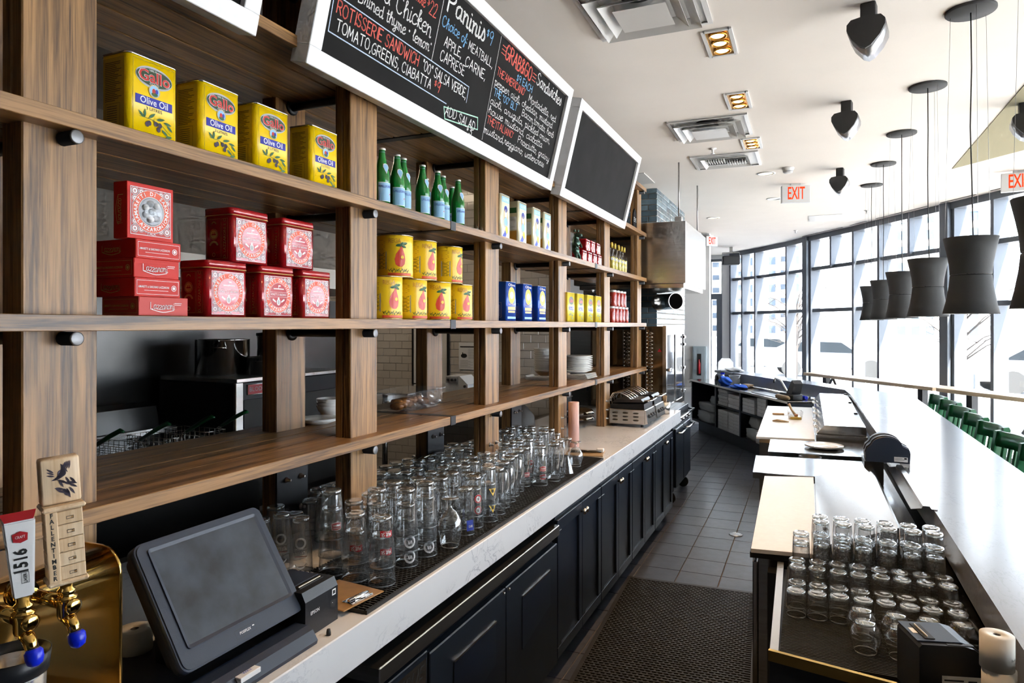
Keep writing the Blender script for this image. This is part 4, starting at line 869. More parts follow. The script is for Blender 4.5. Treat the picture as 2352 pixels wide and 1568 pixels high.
# ---- green mineral water bottles
def mk_water():
    t = thing('water_bottle', '', 'bottle'); R = 0.031
    MB().lathe([(0, 0.004), (0.022, 0.002), (R, 0.006), (R, 0.118), (0.0295, 0.135), (0.022, 0.165), (0.0145, 0.195), (0.0125, 0.222), (0.0125, 0.226), (0, 0.226)], 20).build('glass_body', 'bottle_green', t)
    MB().lathe([(0.0128, 0.1955), (0.0131, 0.216)], 16, mis=[0]).build('neck_label', 'label_sky', t)
    MB().lathe([(0.0138, 0.2235), (0.0145, 0.224), (0.0138, 0.231), (0.010, 0.2325), (0, 0.2325)], 18).build('cap', 'cap_white', t)
    k = Decal(0.0002)
    for i in range(12): a = 0.068 / 12; x = -0.034 + a * i; k.rect(x, 0.020, x + a, 0.094, 'print_white', 1).rect(x, 0.022, x + a, 0.092, 'label_sky', 2)
    k.text('S.PELLEGRINO', 0, 0.077, 0.013, 'label_blue', 3, width=0.060, bold=0.015)
    for j in range(3): k.rect(-0.022, 0.066 - j * 0.004, 0.022, 0.0675 - j * 0.004, 'print_white', 3)
    k.text('*', 0.020, 0.040, 0.03, 'label_red', 3, bold=0.02)
    for j in range(5): k.rect(-0.026, 0.026 + j * 0.005, 0.012 - 0.003 * (j % 2), 0.028 + j * 0.005, 'print_blue', 3)
    k.wrap(R + 0.0003, -0.12).build('front_label', t)
    s = Decal(0.0002); s.poly([(0, -0.024), (0.013, 0.004), (0.010, 0.016), (0, 0.020), (-0.010, 0.016), (-0.013, 0.004)], 'print_white', 1).poly([(0, -0.020), (0.011, 0.004), (0.008, 0.014), (0, 0.017), (-0.008, 0.014), (-0.011, 0.004)], 'label_sky', 2)
    mx = Matrix.Rotation(-0.12, 4, 'Z') @ Matrix.Translation((0.0262, 0, 0.150)) @ Matrix.Rotation(-0.235, 4, 'Y') @ face_px(0)
    s.build('shoulder_label', t, mx)
    return t
wb = [(-1.535, 2.254), (-1.535, 2.361), (-1.545, 2.425), (-1.66, 2.60), (-1.535, 2.560), (-1.66, 2.80), (-1.535, 2.692), (-1.56, 2.785), (-1.64, 3.02), (-1.535, 2.887)]
place('bottle', [(x, y, rnd.uniform(-0.5, 0.3)) for x, y in wb],
      ['green water bottle next to the oak post, leftmost of the row', 'green water bottle second from the left', 'green water bottle third from the left, partly covered', 'green water bottle in the back row, left of the middle', 'tall looking green water bottle with a full pale blue label', 'green water bottle in the back row, mostly hidden', 'green water bottle third from the right', 'green water bottle second from the right in front', 'green water bottle in the back row at the right', 'green water bottle at the right end of the row'],
      'green mineral water bottles', S1 + 0.0005, mk_water)
for k in range(2):
    tag(MB().lathe([(0, 0), (0.012, 0.0), (0.016, 0.008), (0.015, 0.020), (0.008, 0.026), (0.004, 0.03), (0, 0.031)], 14).build('glass_stopper', 'glass_thin', None, (-1.50, 3.0 + k * 0.055, S1 + 0.0005)), ['small glass stopper just right of the green bottles', 'small glass stopper nearest the third oak post'][k], 'stopper', 'glass stoppers')
# ---- round yellow cans with a red pear tomato
def mk_can():
    t = thing('tomato_can', '', 'can'); R, h = 0.0765, 0.172
    MB().lathe([(0, 0.003), (R - 0.004, 0.003), (R, 0.006)] + [(R - 0.0006 * (j % 2), 0.03 + j * 0.0085) for j in range(14)] + [(R, h - 0.006), (R - 0.004, h - 0.003), (0, h - 0.004)], 32).build('body', 'can_yellow', t)
    for z in (0.002, h - 0.002): MB().tube([(math.cos(a * PI / 16) * (R + 0.0002), math.sin(a * PI / 16) * (R + 0.0002), z) for a in range(32)], 0.0022, 5, closed=True).build('rim', 'can_metal', t)
    k = Decal(0.0003)
    k.text('REGA', -0.018, 0.145, 0.026, 'orange_side', 1, bold=0.01, width=0.052)
    k.poly([(0.012, 0.128), (0.002, 0.112), (-0.012, 0.092), (-0.018, 0.070), (-0.014, 0.050), (-0.002, 0.042), (0.004, 0.041)], 'pear_red', 1).poly([(0.012, 0.128), (0.004, 0.041), (0.014, 0.042), (0.024, 0.052), (0.027, 0.070), (0.024, 0.092), (0.016, 0.112)], 'pear_red', 1)
    k.disc(0.014, 0.080, 0.009, 0.009, 'print_orange', 3).disc(0.014, 0.080, 0.007, 0.007, 'print_yellow', 4)
    for lx, ly, la in ((-0.002, 0.128, 0.3), (0.010, 0.132, 0.9), (0.026, 0.136, 0.2), (0.020, 0.124, -0.4)): leaf(k, lx, ly, la, 0.026, 0.011, 'print_green', 2)
    for j in range(16): leaf(k, -0.040 + j * 0.0055, 0.026 + 0.004 * math.sin(j * 2.1), 0.8 if j % 2 else 2.2, 0.018, 0.0025, 'print_green', 2)
    for j in range(14): x = -0.045 + j * 0.0075; k.rect(x, 0.006, x + 0.0075, 0.016, 'print_orange', 1)
    k.wrap(R + 0.0004, 0.0); k.build('front_print', t)
    e = Decal(0.0003)
    for j in range(9): e.rect(-0.022, 0.030 + j * 0.008, 0.022, 0.038 + j * 0.008, 'print_grey', 1)
    for j in range(17): e.rect(-0.019, 0.033 + j * 0.004, 0.010 + 0.006 * math.sin(j * 1.7), 0.0345 + j * 0.004, 'print_black', 2)
    for j in range(7): e.rect(-0.022, 0.112 + j * 0.006, 0.006 + 0.012 * math.sin(j * 2.1) ** 2, 0.114 + j * 0.006, 'orange_side', 1)
    e.wrap(R + 0.0004, -0.95); e.build('side_print', t)
    return t
cy_ = [2.323, 2.517, 2.733, 2.948, 2.403, 2.60, 2.845]
place('can', [(-1.575, y, a) for y, a in zip(cy_, (-0.45, -0.25, -0.75, -0.45, -0.75, -0.3, -0.15))],
      ['yellow tomato can at the left of the bottom row by the post', 'yellow tomato can second in the bottom row', 'yellow tomato can third in the bottom row with a large red pear', 'yellow tomato can at the right end of the bottom row', 'largest looking yellow can at the left of the upper row', 'yellow can in the middle of the upper row', 'yellow can at the right of the upper row'],
      'yellow tomato cans', [S2 + 0.0005] * 4 + [S2 + 0.1727] * 3, mk_can)
# ---- cream, blue and small yellow tins
def mk_cream():
    t = thing('cream_tin', '', 'tin'); w, d, h = 0.125, 0.085, 0.236
    rr_body(w, d, h, 0.012).build('body', 'cream_tin', t); rim(w, d, 0.012, h, h + 0.002, 0.0).build('rim', 'chrome', t)
    k = Decal(0.0003); k.rect(-0.050, 0.008, 0.050, 0.226, 'label_sky', 1).rect(-0.048, 0.010, 0.048, 0.195, 'cream_tin', 2).text('OLIVE', 0, 0.210, 0.020, 'print_white', 2, width=0.07)
    k.disc(0, 0.120, 0.034, 0.062, 'label_sky', 3).disc(0, 0.120, 0.030, 0.057, 'print_gold', 4).disc(0, 0.135, 0.016, 0.026, 'print_white', 5).disc(0, 0.160, 0.020, 0.018, 'label_blue', 5).disc(0, 0.095, 0.022, 0.025, 'label_sky', 5)
    k.poly([(-0.045, 0.012), (0.0, 0.012), (0.030, 0.060), (-0.01, 0.045)], 'print_blue', 3).poly([(-0.040, 0.070), (-0.020, 0.030), (-0.010, 0.060)], 'print_white', 4).disc(0.012, 0.050, 0.016, 0.020, 'print_yellow', 4)
    k.build('front_print', t, face_px(d / 2 + 0.0003))
    e = Decal(0.0003); e.rect(-0.030, 0.010, 0.030, 0.070, 'orange_side', 1).rect(-0.030, 0.076, 0.030, 0.150, 'print_white', 1).rect(-0.030, 0.170, 0.030, 0.200, 'print_green', 1)
    for j in range(10): e.rect(-0.026, 0.080 + j * 0.007, 0.024, 0.082 + j * 0.007, 'print_grey', 2)
    e.build('side_print', t, face_ny(0, -w / 2 - 0.0003)); return t
place('tin', [(-1.535, 3.350, 0), (-1.535, 3.592, 0), (-1.535, 3.815, 0), (-1.535, 3.998, 0)], ['cream oil tin nearest the third oak post', 'second cream oil tin from the left', 'third cream oil tin from the left', 'cream oil tin at the right end of its row'], 'cream oil tins', S1 + 0.0005, mk_cream)
def mk_blue():
    t = thing('blue_tin', '', 'tin'); w, d, h = 0.138, 0.10, 0.212
    rr_body(w, d, h, 0.012).build('body', 'blue_tin', t); rim(w, d, 0.012, h, h + 0.002, 0.0).build('rim', 'chrome', t)
    k = Decal(0.0003); k.disc(0, 0.140, 0.046, 0.046, 'print_gold', 1).disc(0, 0.140, 0.043, 0.043, 'print_yellow', 2).disc(0, 0.140, 0.024, 0.020, 'print_white', 3)
    k.text('Oliva', 0, 0.196, 0.022, 'print_white', 1, width=0.09).rect(-0.05, 0.06, 0.05, 0.078, 'print_gold', 1).rect(-0.046, 0.045, 0.046, 0.056, 'print_gold', 1).text('EXTRA', 0, 0.090, 0.014, 'print_gold', 1, width=0.08).rect(-0.055, 0.012, 0.055, 0.024, 'label_sky', 1)
    k.build('front_print', t, face_px(d / 2 + 0.0003))
    e = Decal(0.0003); e.frame(-0.034, 0.02, 0.02, 0.10, 0.001, 'print_grey', 1)
    for j in range(9): e.rect(-0.030, 0.028 + j * 0.007, 0.012, 0.030 + j * 0.007, 'print_grey', 1)
    e.build('side_print', t, face_ny(0, -w / 2 - 0.0003)); return t
place('tin', [(-1.54, 3.425, 0), (-1.54, 3.667, 0), (-1.54, 3.897, 0)], ['blue oil tin nearest the third oak post', 'blue oil tin in the middle of three', 'blue oil tin at the right of three'], 'blue oil tins', S2 + 0.0005, mk_blue)
def mk_small():
    t = thing('small_oil_tin', '', 'tin'); w, d, h = 0.15, 0.08, 0.20
    rr_body(w, d, h, 0.008).build('body', 'yellow_pale', t); rim(w, d, 0.008, h, h + 0.0015, 0.0).build('rim', 'chrome', t)
    k = Decal(0.0003); k.disc(0, 0.145, 0.050, 0.028, 'label_green', 1).text('Gallo', 0, 0.145, 0.038, 'label_red', 2, bold=0.02, width=0.08).rect(-0.052, 0.080, 0.052, 0.104, 'label_blue', 1).text('Olive Oil', 0, 0.092, 0.022, 'print_white', 2, width=0.08)
    for lx, ly, la in ((-0.03, 0.05, 0.5), (0, 0.055, 1.2), (0.025, 0.045, 0.2), (0.02, 0.025, -0.5)): leaf(k, lx, ly, la, 0.035, 0.012, 'print_green', 1)
    k.build('front_print', t, face_px(d / 2 + 0.0003)); return t
place('tin', [(-1.53, 4.45, 0), (-1.53, 4.665, 0), (-1.53, 4.90, 0), (-1.53, 5.12, 0)], ['small yellow oil tin by the fourth oak post', 'small yellow oil tin second in its row', 'small yellow oil tin third in its row', 'small yellow oil tin beside the fifth oak post'], 'small yellow oil tins', S2 + 0.0005, mk_small)
def mk_smallred():
    t = thing('small_red_tin', '', 'tin'); w, d, h = 0.105, 0.085, 0.088
    rr_body(w, d, h - 0.014, 0.010).build('body', 'tin_red', t); rim(w, d, 0.010, h - 0.013, h, 0.001).build('lid', 'tin_red', t)
    Decal(0.0003).rect(-0.040, 0.006, 0.040, 0.068, 'print_white', 1).disc(0, 0.037, 0.030, 0.030, 'print_orange', 2).disc(0, 0.037, 0.020, 0.020, 'tin_red', 3).build('front_print', t, face_px(d / 2 + 0.0003))
    Decal(0.0003).ring(0, 0.038, 0.012, 0.015, 'print_gold', 1, 16).disc(0, 0.038, 0.008, 0.008, 'print_gold', 1, 12).build('side_print', t, face_ny(0, -w / 2 - 0.0003)); return t
place('tin', [(-1.545, 4.80, 0), (-1.545, 4.935, 0), (-1.545, 5.066, 0), (-1.545, 5.195, 0), (-1.545, 4.885, 0), (-1.545, 5.014, 0), (-1.545, 5.16, 0)],
      ['small red tin next to the green pig figure', 'small red tin second in the bottom row of four', 'small red tin third in the bottom row of four', 'small red tin last in the bottom row of four', 'small red tin at the left of the upper row of three', 'small red tin in the middle of the upper row of three', 'small red tin at the right of the upper row of three'],
      'small red tins', [S1 + 0.0005] * 4 + [S1 + 0.0895] * 3, mk_smallred)
# ---- lemon liqueur bottles and red jars at the far end
def mk_lemon():
    t = thing('lemon_liqueur_bottle', '', 'bottle')
    MB().lathe([(0, 0.002), (0.027, 0.0), (0.029, 0.006), (0.029, 0.125), (0.024, 0.15), (0.012, 0.175), (0.0105, 0.215), (0.012, 0.218), (0.012, 0.226), (0, 0.226)], 18).build('glass_body', 'glass_thin', t)
    MB().lathe([(0, 0.004), (0.0265, 0.004), (0.0265, 0.118), (0.0, 0.118)], 16).build('liqueur', 'lemon', t)
    MB().lathe([(0.0125, 0.195), (0.0128, 0.238), (0.010, 0.241), (0, 0.241)], 14).build('cap', 'tin_yellow_dull', t)
    Decal(0.0003).rect(-0.022, 0.03, 0.022, 0.085, 'print_yellow', 1).disc(0, 0.10, 0.012, 0.012, 'print_white', 1).wrap(0.0293, -0.2).build('front_label', t); return t
place('bottle', [(-1.53, y, -0.9) for y in (5.64, 5.741, 5.861, 5.969, 6.064)], ['yellow lemon liqueur bottle beside the fifth oak post'] + ['yellow lemon liqueur bottle %s in the row' % w for w in ('second', 'third', 'fourth')] + ['yellow lemon liqueur bottle at the far end of its row'], 'lemon liqueur bottles', S1 + 0.0005, mk_lemon)
def mk_jar():
    t = thing('sauce_jar', '', 'jar')
    MB().lathe([(0, 0), (0.030, 0.0), (0.032, 0.004), (0.032, 0.105), (0.027, 0.118), (0.026, 0.122), (0, 0.122)], 18).build('jar_body', 'jar_red', t)
    MB().lathe([(0.029, 0.120), (0.030, 0.121), (0.030, 0.136), (0.028, 0.138), (0, 0.138)], 18).build('lid', 'cap_white', t)
    Decal(0.0003).rect(-0.026, 0.022, 0.026, 0.085, 'print_white', 1).rect(-0.022, 0.072, 0.022, 0.081, 'label_red', 2).rect(-0.02, 0.04, 0.02, 0.045, 'print_grey', 2).rect(-0.02, 0.055, 0.02, 0.06, 'print_grey', 2).wrap(0.0325, -0.2).build('front_label', t); return t
jy = (5.629, 5.744, 5.864, 5.972, 6.101)
place('jar', [(-1.53, y, -0.9) for y in jy] + [(-1.53, y + 0.05, -0.9) for y in jy[:4]],
      ['red sauce jar first in the bottom row by the fifth post'] + ['red sauce jar %s in the bottom row' % w for w in ('second', 'third', 'fourth', 'last')] + ['red sauce jar first in the upper row', 'red sauce jar second in the upper row', 'red sauce jar third in the upper row', 'red sauce jar last in the upper row'],
      'red sauce jars', [S2 + 0.0005] * 5 + [S2 + 0.1392] * 4, mk_jar)
t = thing('preserve_jar', 'amber preserve jar standing behind the small yellow oil tins', 'jar', (-1.78, 5.93, S2 + 0.0005))
MB().lathe([(0, 0), (0.07, 0), (0.075, 0.01), (0.075, 0.20), (0.06, 0.235), (0, 0.235)], 20).build('jar_body', 'jar_red', t)
MB().lathe([(0.066, 0.23), (0.068, 0.232), (0.068, 0.262), (0, 0.264)], 20).build('lid', 'black_steel', t)
# ---- bronze pig figure, sitting upright
t = thing('pig_figure', 'green bronze pig figure standing upright beside the small red tins', 'figurine', (-1.53, 4.66, S1 + 0.0005), -0.3)
def skin(name, verts, edges, radii, m, par, sub=2):
    me = bpy.data.meshes.new(name); me.from_pydata(verts, edges, []); o = link(name, me, par)
    o.modifiers.new('s', 'SKIN'); sv = me.skin_vertices[0].data
    for i, r in enumerate(radii): sv[i].radius = (r, r) if not isinstance(r, tuple) else r
    sv[0].use_root = True
    sb_ = o.modifiers.new('u', 'SUBSURF'); sb_.levels = sub; sb_.render_levels = sub
    dg = bpy.context.evaluated_depsgraph_get(); nm = bpy.data.meshes.new_from_object(o.evaluated_get(dg)); o.modifiers.clear(); o.data = nm
    nm.name = name; nm.materials.clear(); nm.materials.append(M[m])
    for p in nm.polygons: p.use_smooth = True
    return o
skin('pig_body', [(0, 0, 0.07), (0, 0, 0.12), (0.005, 0, 0.155), (0.012, 0, 0.185), (0.034, 0, 0.180), (0.046, 0, 0.178), (0.02, 0.018, 0.04), (0.03, 0.022, 0.004), (0.02, -0.018, 0.04), (0.03, -0.022, 0.004), (0.025, 0.025, 0.115), (0.045, 0.02, 0.09), (0.025, -0.025, 0.115), (0.045, -0.02, 0.09)],
     [(0, 1), (1, 2), (2, 3), (3, 4), (4, 5), (0, 6), (6, 7), (0, 8), (8, 9), (1, 10), (10, 11), (1, 12), (12, 13)], [0.026, 0.027, 0.021, 0.025, 0.016, 0.011, 0.012, 0.007, 0.012, 0.007, 0.009, 0.006, 0.009, 0.006], 'pig_green', t)
for s_ in (-1, 1): MB().lathe([(0.009, 0), (0.006, 0.014), (0, 0.024)], 8).build('ear', 'pig_green', t, (0.008, s_ * 0.018, 0.205), (s_ * -0.3, 0.2, 0))
MB().lathe([(0.010, 0), (0.011, 0.004), (0, 0.005)], 12, axis='X').build('snout', 'pig_green', t, (0.050, 0, 0.177))
# ================================================================ ON THE DEEP LOWER SHELF
def bowl_me(r, h, th=0.004): return MB().lathe([(0, 0), (r * 0.45, 0), (r * 0.5, 0.006), (r * 0.85, h * 0.55), (r, h), (r - th, h), (r * 0.82, h * 0.55), (r * 0.45, 0.012), (0, 0.010)], 28)
def plate_me(r, h=0.018): return MB().lathe([(0, 0), (r * 0.6, 0), (r * 0.65, 0.004), (r, h), (r - 0.002, h + 0.002), (r * 0.66, 0.008), (r * 0.55, 0.005), (0, 0.005)], 32)
me = bowl_me(0.062, 0.052).mesh('soup_bowl', 'china')
for i in range(3):
    tag(link('soup_bowl', me, None, (-1.93, 2.44, S3 + 0.0005 + 0.016 * i)), ['bottom white bowl of the three stacked behind the second post', 'middle white bowl of the three stacked behind the second post', 'top white bowl of the three stacked behind the second post'][i], 'bowl', 'three stacked white bowls')
me = plate_me(0.088, 0.016).mesh('dinner_plate', 'china')
for i in range(2): tag(link('dinner_plate', me, None, (-1.86, 2.27, S3 + 0.0005 + 0.006 * i)), ['lower of two white plates in front of the stacked bowls', 'upper of two white plates in front of the stacked bowls'][i], 'plate', 'two white plates')
me = bowl_me(0.10, 0.055).mesh('pasta_bowl', 'china')
for i in range(11): tag(link('pasta_bowl', me, None, (-1.93, 5.13, S3 + 0.0005 + 0.0165 * i)), 'white bowl, %s from the bottom of the tall stack behind the fourth post' % ORD[i], 'bowl', 'tall stack of white bowls')
me = plate_me(0.125, 0.02).mesh('round_plate', 'china')
for i in range(9): tag(link('round_plate', me, None, (-1.65, 5.06, S3 + 0.042 + 0.0135 * i)), 'round white plate, %s from the bottom, stacked on square platters' % ORD[i], 'plate', 'stack of round white plates')
me = MB().extr([(-0.13, 0.008), (-0.10, 0), (0.10, 0), (0.13, 0.008), (0.128, 0.011), (0.10, 0.004), (-0.10, 0.004), (-0.128, 0.011)], -0.13, 0.13, 'Y').mesh('square_platter', 'china')
for i in range(5): tag(link('square_platter', me, None, (-1.63 - 0.004 * i, 4.99 - 0.006 * (i % 2), S3 + 0.0005 + 0.0075 * i)), 'thin square white platter, %s from the bottom under the round plates' % ORD[i], 'platter', 'square white platters')
me = MB().extr([(-0.10, 0.012), (-0.08, 0), (0.08, 0), (0.10, 0.012), (0.098, 0.015), (0.08, 0.005), (-0.08, 0.005), (-0.098, 0.015)], -0.08, 0.08, 'Y').mesh('square_dish', 'china')
for i in range(3): tag(link('square_dish', me, None, (-1.83, 4.76, S3 + 0.0005 + 0.009 * i)), 'square white dish, %s from the bottom, left of the fourth post' % ORD[i], 'dish', 'low stack of square dishes')
tr = thing('food_tray', 'clear plastic tray of roast meat wrapped in cling film', 'tray', (-1.80, 2.86, S3 + 0.0005), 0.06)
MB().add([(-.085, -.16, 0), (.085, -.16, 0), (.085, .16, 0), (-.085, .16, 0), (-.105, -.19, .085), (.105, -.19, .085), (.105, .19, .085), (-.105, .19, .085)], [(3, 2, 1, 0), (0, 1, 5, 4), (1, 2, 6, 5), (2, 3, 7, 6), (3, 0, 4, 7)]).build('tray_body', 'tub', tr)
MB().bbox(-0.112, 0.112, -0.197, 0.197, 0.085, 0.092, 0.002).build('tray_lid', 'tub', tr)
q = MB(); rq = random.Random(3); n1, n2 = 14, 8
P = [[(0.110 + 0.006 * rq.random() - 0.02 * (j / n2), -0.20 + 0.40 * i / n1, 0.094 - 0.088 * j / n2 + 0.003 * rq.random()) for j in range(n2 + 1)] for i in range(n1 + 1)]
for i in range(n1):
    for j in range(n2): q.quad(P[i][j], P[i][j + 1], P[i + 1][j + 1], P[i + 1][j])
q.build('cling_film', 'film', tr)
for i in range(9):
    x, y = rq.uniform(-0.06, 0.06), -0.13 + 0.032 * i
    MB().lathe([(0, -0.035), (0.016, -0.026), (0.021, 0), (0.017, 0.026), (0, 0.035)], 10, axis='X').build('roast_piece', 'food', tr, (x * 0.4, y, 0.024 + 0.012 * (i % 2)), (0, 0, rq.uniform(-0.8, 0.8)))

# ================================================================ BAR MAT AND GLASSES ON THE LEFT COUNTER
CZ = 0.935
def grid_mat(x0, x1, y0, y1, h, px, py, w, staggered=True, base=True):
    m = MB()
    if base: m.box(x0, x1, y0, y1, 0, h * 0.3)
    ny = int((y1 - y0) / py); nx = int((x1 - x0) / px)
    for j in range(ny + 1):
        y = y0 + py * j
        m.box(x0, x1, y - w / 2, y + w / 2, h * 0.3, h)
    for j in range(ny):
        y = y0 + py * j; off = px / 2 if (j % 2 and staggered) else 0
        for i in range(nx):
            x = x0 + px * i + off + px / 4
            m.box(x - w / 2, x + w / 2, y + w / 2, y + py - w / 2, h * 0.3, h * 0.85)
    return m
bm_ = thing('bar_mat', 'long black rubber bar mat under the rows of upturned glasses', 'bar mat', (0, 0, CZ + 0.0005))
stuff(grid_mat(-1.50, -1.150, 1.60, 4.01, 0.011, 0.016, 0.014, 0.005).build('mat_grid', 'rubber', bm_))
MB().box(-1.147, -1.140, 1.60, 4.01, 0, 0.012).box(-1.50, -1.14, 4.01, 4.017, 0, 0.012).build('mat_edge', 'rubber', bm_)
MZ = CZ + 0.0125
# every glass stands upside down: rim at z = 0, foot on top. material 0 = wall, 1 = thick base
def g_pint(h=0.155, rr=0.0435, rb=0.031, bt=0.014, bulge=0.0):
    prof = [(rr - 0.0012, 0.0), (rr, 0.0015)]; n = 5
    for k in range(1, n + 1): t = k / n; prof.append((rr + (rb - rr) * t + bulge * math.sin(PI * t) , 0.0015 + (h - bt - 0.0015) * t))
    m = MB().lathe(prof, 24, mis=[0] * (len(prof) - 1))
    m.lathe([(0, h - bt), (rb - 0.003, h - bt), (rb, h - bt + 0.002), (rb, h - 0.003), (rb - 0.003, h), (rb * 0.55, h - 0.002), (0, h - 0.003)], 24, mis=[1] * 6)
    m.lathe([(rr - 0.0012, 0.0), (rr - 0.0022, 0.002), (rr - 0.0012, 0.004), (rr, 0.0015)], 24, mis=[2] * 3)
    return m
def g_pils(h=0.20, rr=0.036, rw=0.026, rb=0.031):
    prof = [(rr - 0.0012, 0), (rr, 0.0015), (rr + 0.002, h * 0.25), (rr, h * 0.5), (rw + 0.003, h * 0.75), (rw, h * 0.88), (rb * 0.95, h - 0.014)]
    m = MB().lathe(prof, 22, mis=[0] * 6); m.lathe([(0, h - 0.018), (rw - 0.002, h - 0.018), (rb, h - 0.010), (rb, h - 0.003), (rb - 0.003, h), (0, h - 0.002)], 22, mis=[1] * 5)
    m.lathe([(rr - 0.0012, 0.0), (rr - 0.0022, 0.002), (rr - 0.0012, 0.004), (rr, 0.0015)], 22, mis=[2] * 3); return m
def g_tulip(h=0.175, rr=0.032, rm=0.045, rb=0.033):
    prof = [(rr, 0), (rr + 0.001, 0.002), (rr + 0.006, 0.02), (rm, h * 0.36), (rm - 0.003, h * 0.52), (0.022, h * 0.72), (0.008, h * 0.78), (0.0055, h * 0.86), (0.007, h - 0.010)]
    m = MB().lathe(prof, 24, mis=[0] * 8); m.lathe([(0.007, h - 0.010), (rb * 0.7, h - 0.005), (rb, h - 0.0015), (rb, h), (0, h)], 24, mis=[1] * 4)
    m.lathe([(rr - 0.001, 0.0), (rr - 0.002, 0.002), (rr - 0.001, 0.004), (rr + 0.001, 0.002)], 24, mis=[2] * 3); return m
def g_flare(h=0.19, rr=0.040, rw=0.012, rb=0.029):
    prof = [(rr, 0), (rr - 0.001, 0.003), (0.030, h * 0.2), (0.018, h * 0.42), (rw + 0.004, h * 0.6), (0.02, h * 0.85), (rb, h - 0.012)]
    m = MB().lathe(prof, 22, mis=[0] * 6); m.lathe([(0, h - 0.012), (rb, h - 0.012), (rb, h - 0.002), (0, h)], 22, mis=[1] * 3); return m
GM = ['glass', 'glass_base', 'glass_rim_highlight']
GME = {'pint': g_pint().mesh('pint_glass', GM), 'short': g_pint(0.135, 0.041, 0.033).mesh('beer_glass', GM), 'tall': g_pint(0.178, 0.038, 0.027, 0.016, 0.002).mesh('tall_beer_glass', GM),
       'sleeve': g_pint(0.195, 0.036, 0.029, 0.018, 0.0015).mesh('sleeve_glass', GM), 'pils': g_pils().mesh('pilsner_glass', GM), 'tulip': g_tulip().mesh('tulip_glass', GM), 'snif': g_tulip(0.139, 0.030, 0.044, 0.032).mesh('snifter_glass', GM), 'flare': g_flare().mesh('flared_glass', GM)}
NM = {'pint': 'pint_glass', 'short': 'beer_glass', 'tall': 'tall_beer_glass', 'sleeve': 'sleeve_glass', 'pils': 'pilsner_glass', 'tulip': 'tulip_glass', 'snif': 'snifter_glass', 'flare': 'flared_glass'}
def on_glass(k, o, dec, ang, kind, zc):
    rr, rb, h = {'pint': (0.0435, 0.031, 0.155), 'tall': (0.038, 0.027, 0.178), 'sleeve': (0.036, 0.029, 0.195), 'short': (0.041, 0.033, 0.135), 'pils': (0.037, 0.037, 0.2)}[kind]
    # the print is bent to the cone and stands upside down, as the glass does
    for i, (x, y, z) in enumerate(dec.mb.v):
        zz = zc - y; r = rr + (rb - rr) * zz / h + 0.0006 + z; a = ang - x / r
        dec.mb.v[i] = (r * math.cos(a), r * math.sin(a), zz)
    dec.build(k, o)
def badge(kind):
    d = Decal(0.0002)
    if kind == 'red':
        n = 8
        for i in range(n): x = -0.020 + 0.040 * i / n; d.rect(x, -0.009 + 0.002 * math.sin(i * .8), x + 0.040 / n, 0.009 + 0.002 * math.sin(i * .8), 'print_red', 1)
        chalk(d, 'Mill St', -0.015, -0.004, 0.017, 0.010, 'print_white', 0.0015); d.text('BREWERY', 0, -0.0075, 0.0035, 'print_white', 2, width=0.022)
    elif kind == 'spring':
        for s_, m_, l in ((1.0, 'print_white', 1), (0.93, 'print_red', 2), (0.86, 'print_white', 3), (0.82, 'print_red', 4)): d.poly([(-0.019 * s_, -0.010 * s_), (0, -0.014 * s_), (0.019 * s_, -0.010 * s_), (0.017 * s_, 0.011 * s_), (0, 0.014 * s_), (-0.017 * s_, 0.011 * s_)], m_, l)
        d.text('OKANAGAN', 0, 0.005, 0.006, 'print_white', 5, width=0.024, bold=.02).text('SPRING', 0, -0.003, 0.009, 'print_white', 5, width=0.026, bold=.02)
    elif kind == 'r':
        d.ring(0, 0, 0.015, 0.0205, 'frost', 1, 28).ring(0, 0, 0.0128, 0.0136, 'frost', 1, 28).text('WR', 0, 0, 0.018, 'frost', 2, bold=0.03, width=0.018); d.arc_text('WILD ROSE', 0, 0, 0.0178, PI / 2, 0.0042, 'print_black', 3, 0.27); d.arc_text('BREWERY', 0, 0, 0.0178, -PI / 2, 0.0042, 'print_black', 3, 0.28, True)
    elif kind == 'rc':
        d.disc(0, 0, 0.017, 0.017, 'print_white', 1).ring(0, 0, 0.0115, 0.0165, 'print_red', 2, 26).text('B', 0, 0, 0.014, 'print_black', 3, bold=.02); d.arc_text('BREWING CO', 0, 0, 0.014, PI / 2, 0.004, 'print_white', 3, 0.25)
    elif kind == 'tri':
        d.poly([(-0.0185, -0.014), (0.0185, -0.014), (0.0, 0.019)], 'print_black', 1).poly([(-0.0165, -0.0128), (0.0165, -0.0128), (0.0, 0.0165)], 'print_yellow', 2).disc(0, -0.003, 0.0045, 0.007, 'print_black', 3, 12).rect(-0.007, -0.0095, 0.007, -0.0085, 'print_black', 3)
    elif kind == 'blue': d.rect(-0.016, -0.022, 0.016, 0.018, 'print_blue', 1).text('BIG', 0, 0, 0.012, 'print_white', 2)
    elif kind == 'ero': 
        d.ring(0, -0.03, 0.012, 0.018, 'frost', 1, 20).ring(0, 0.03, 0.016, 0.020, 'frost', 1, 14, 0.3, PI - 0.3).text('PERONI', 0, 0, 0.016, 'frost', 1, width=0.042, bold=.02).rect(-0.02, 0.012, 0.02, 0.0135, 'print_red', 1).text('NASTRO AZZURRO', 0, -0.012, 0.006, 'frost', 1, width=0.04)
    return d
ngl = [0]
def glass(kind, x, y, z=MZ, label='', group='upturned glasses on the left bar mat', rz=None):
    o = link(NM[kind], GME[kind], None, (x, y, z)); o.rotation_euler = (0, 0, 0)
    tag(o, label, 'glass', group); return o
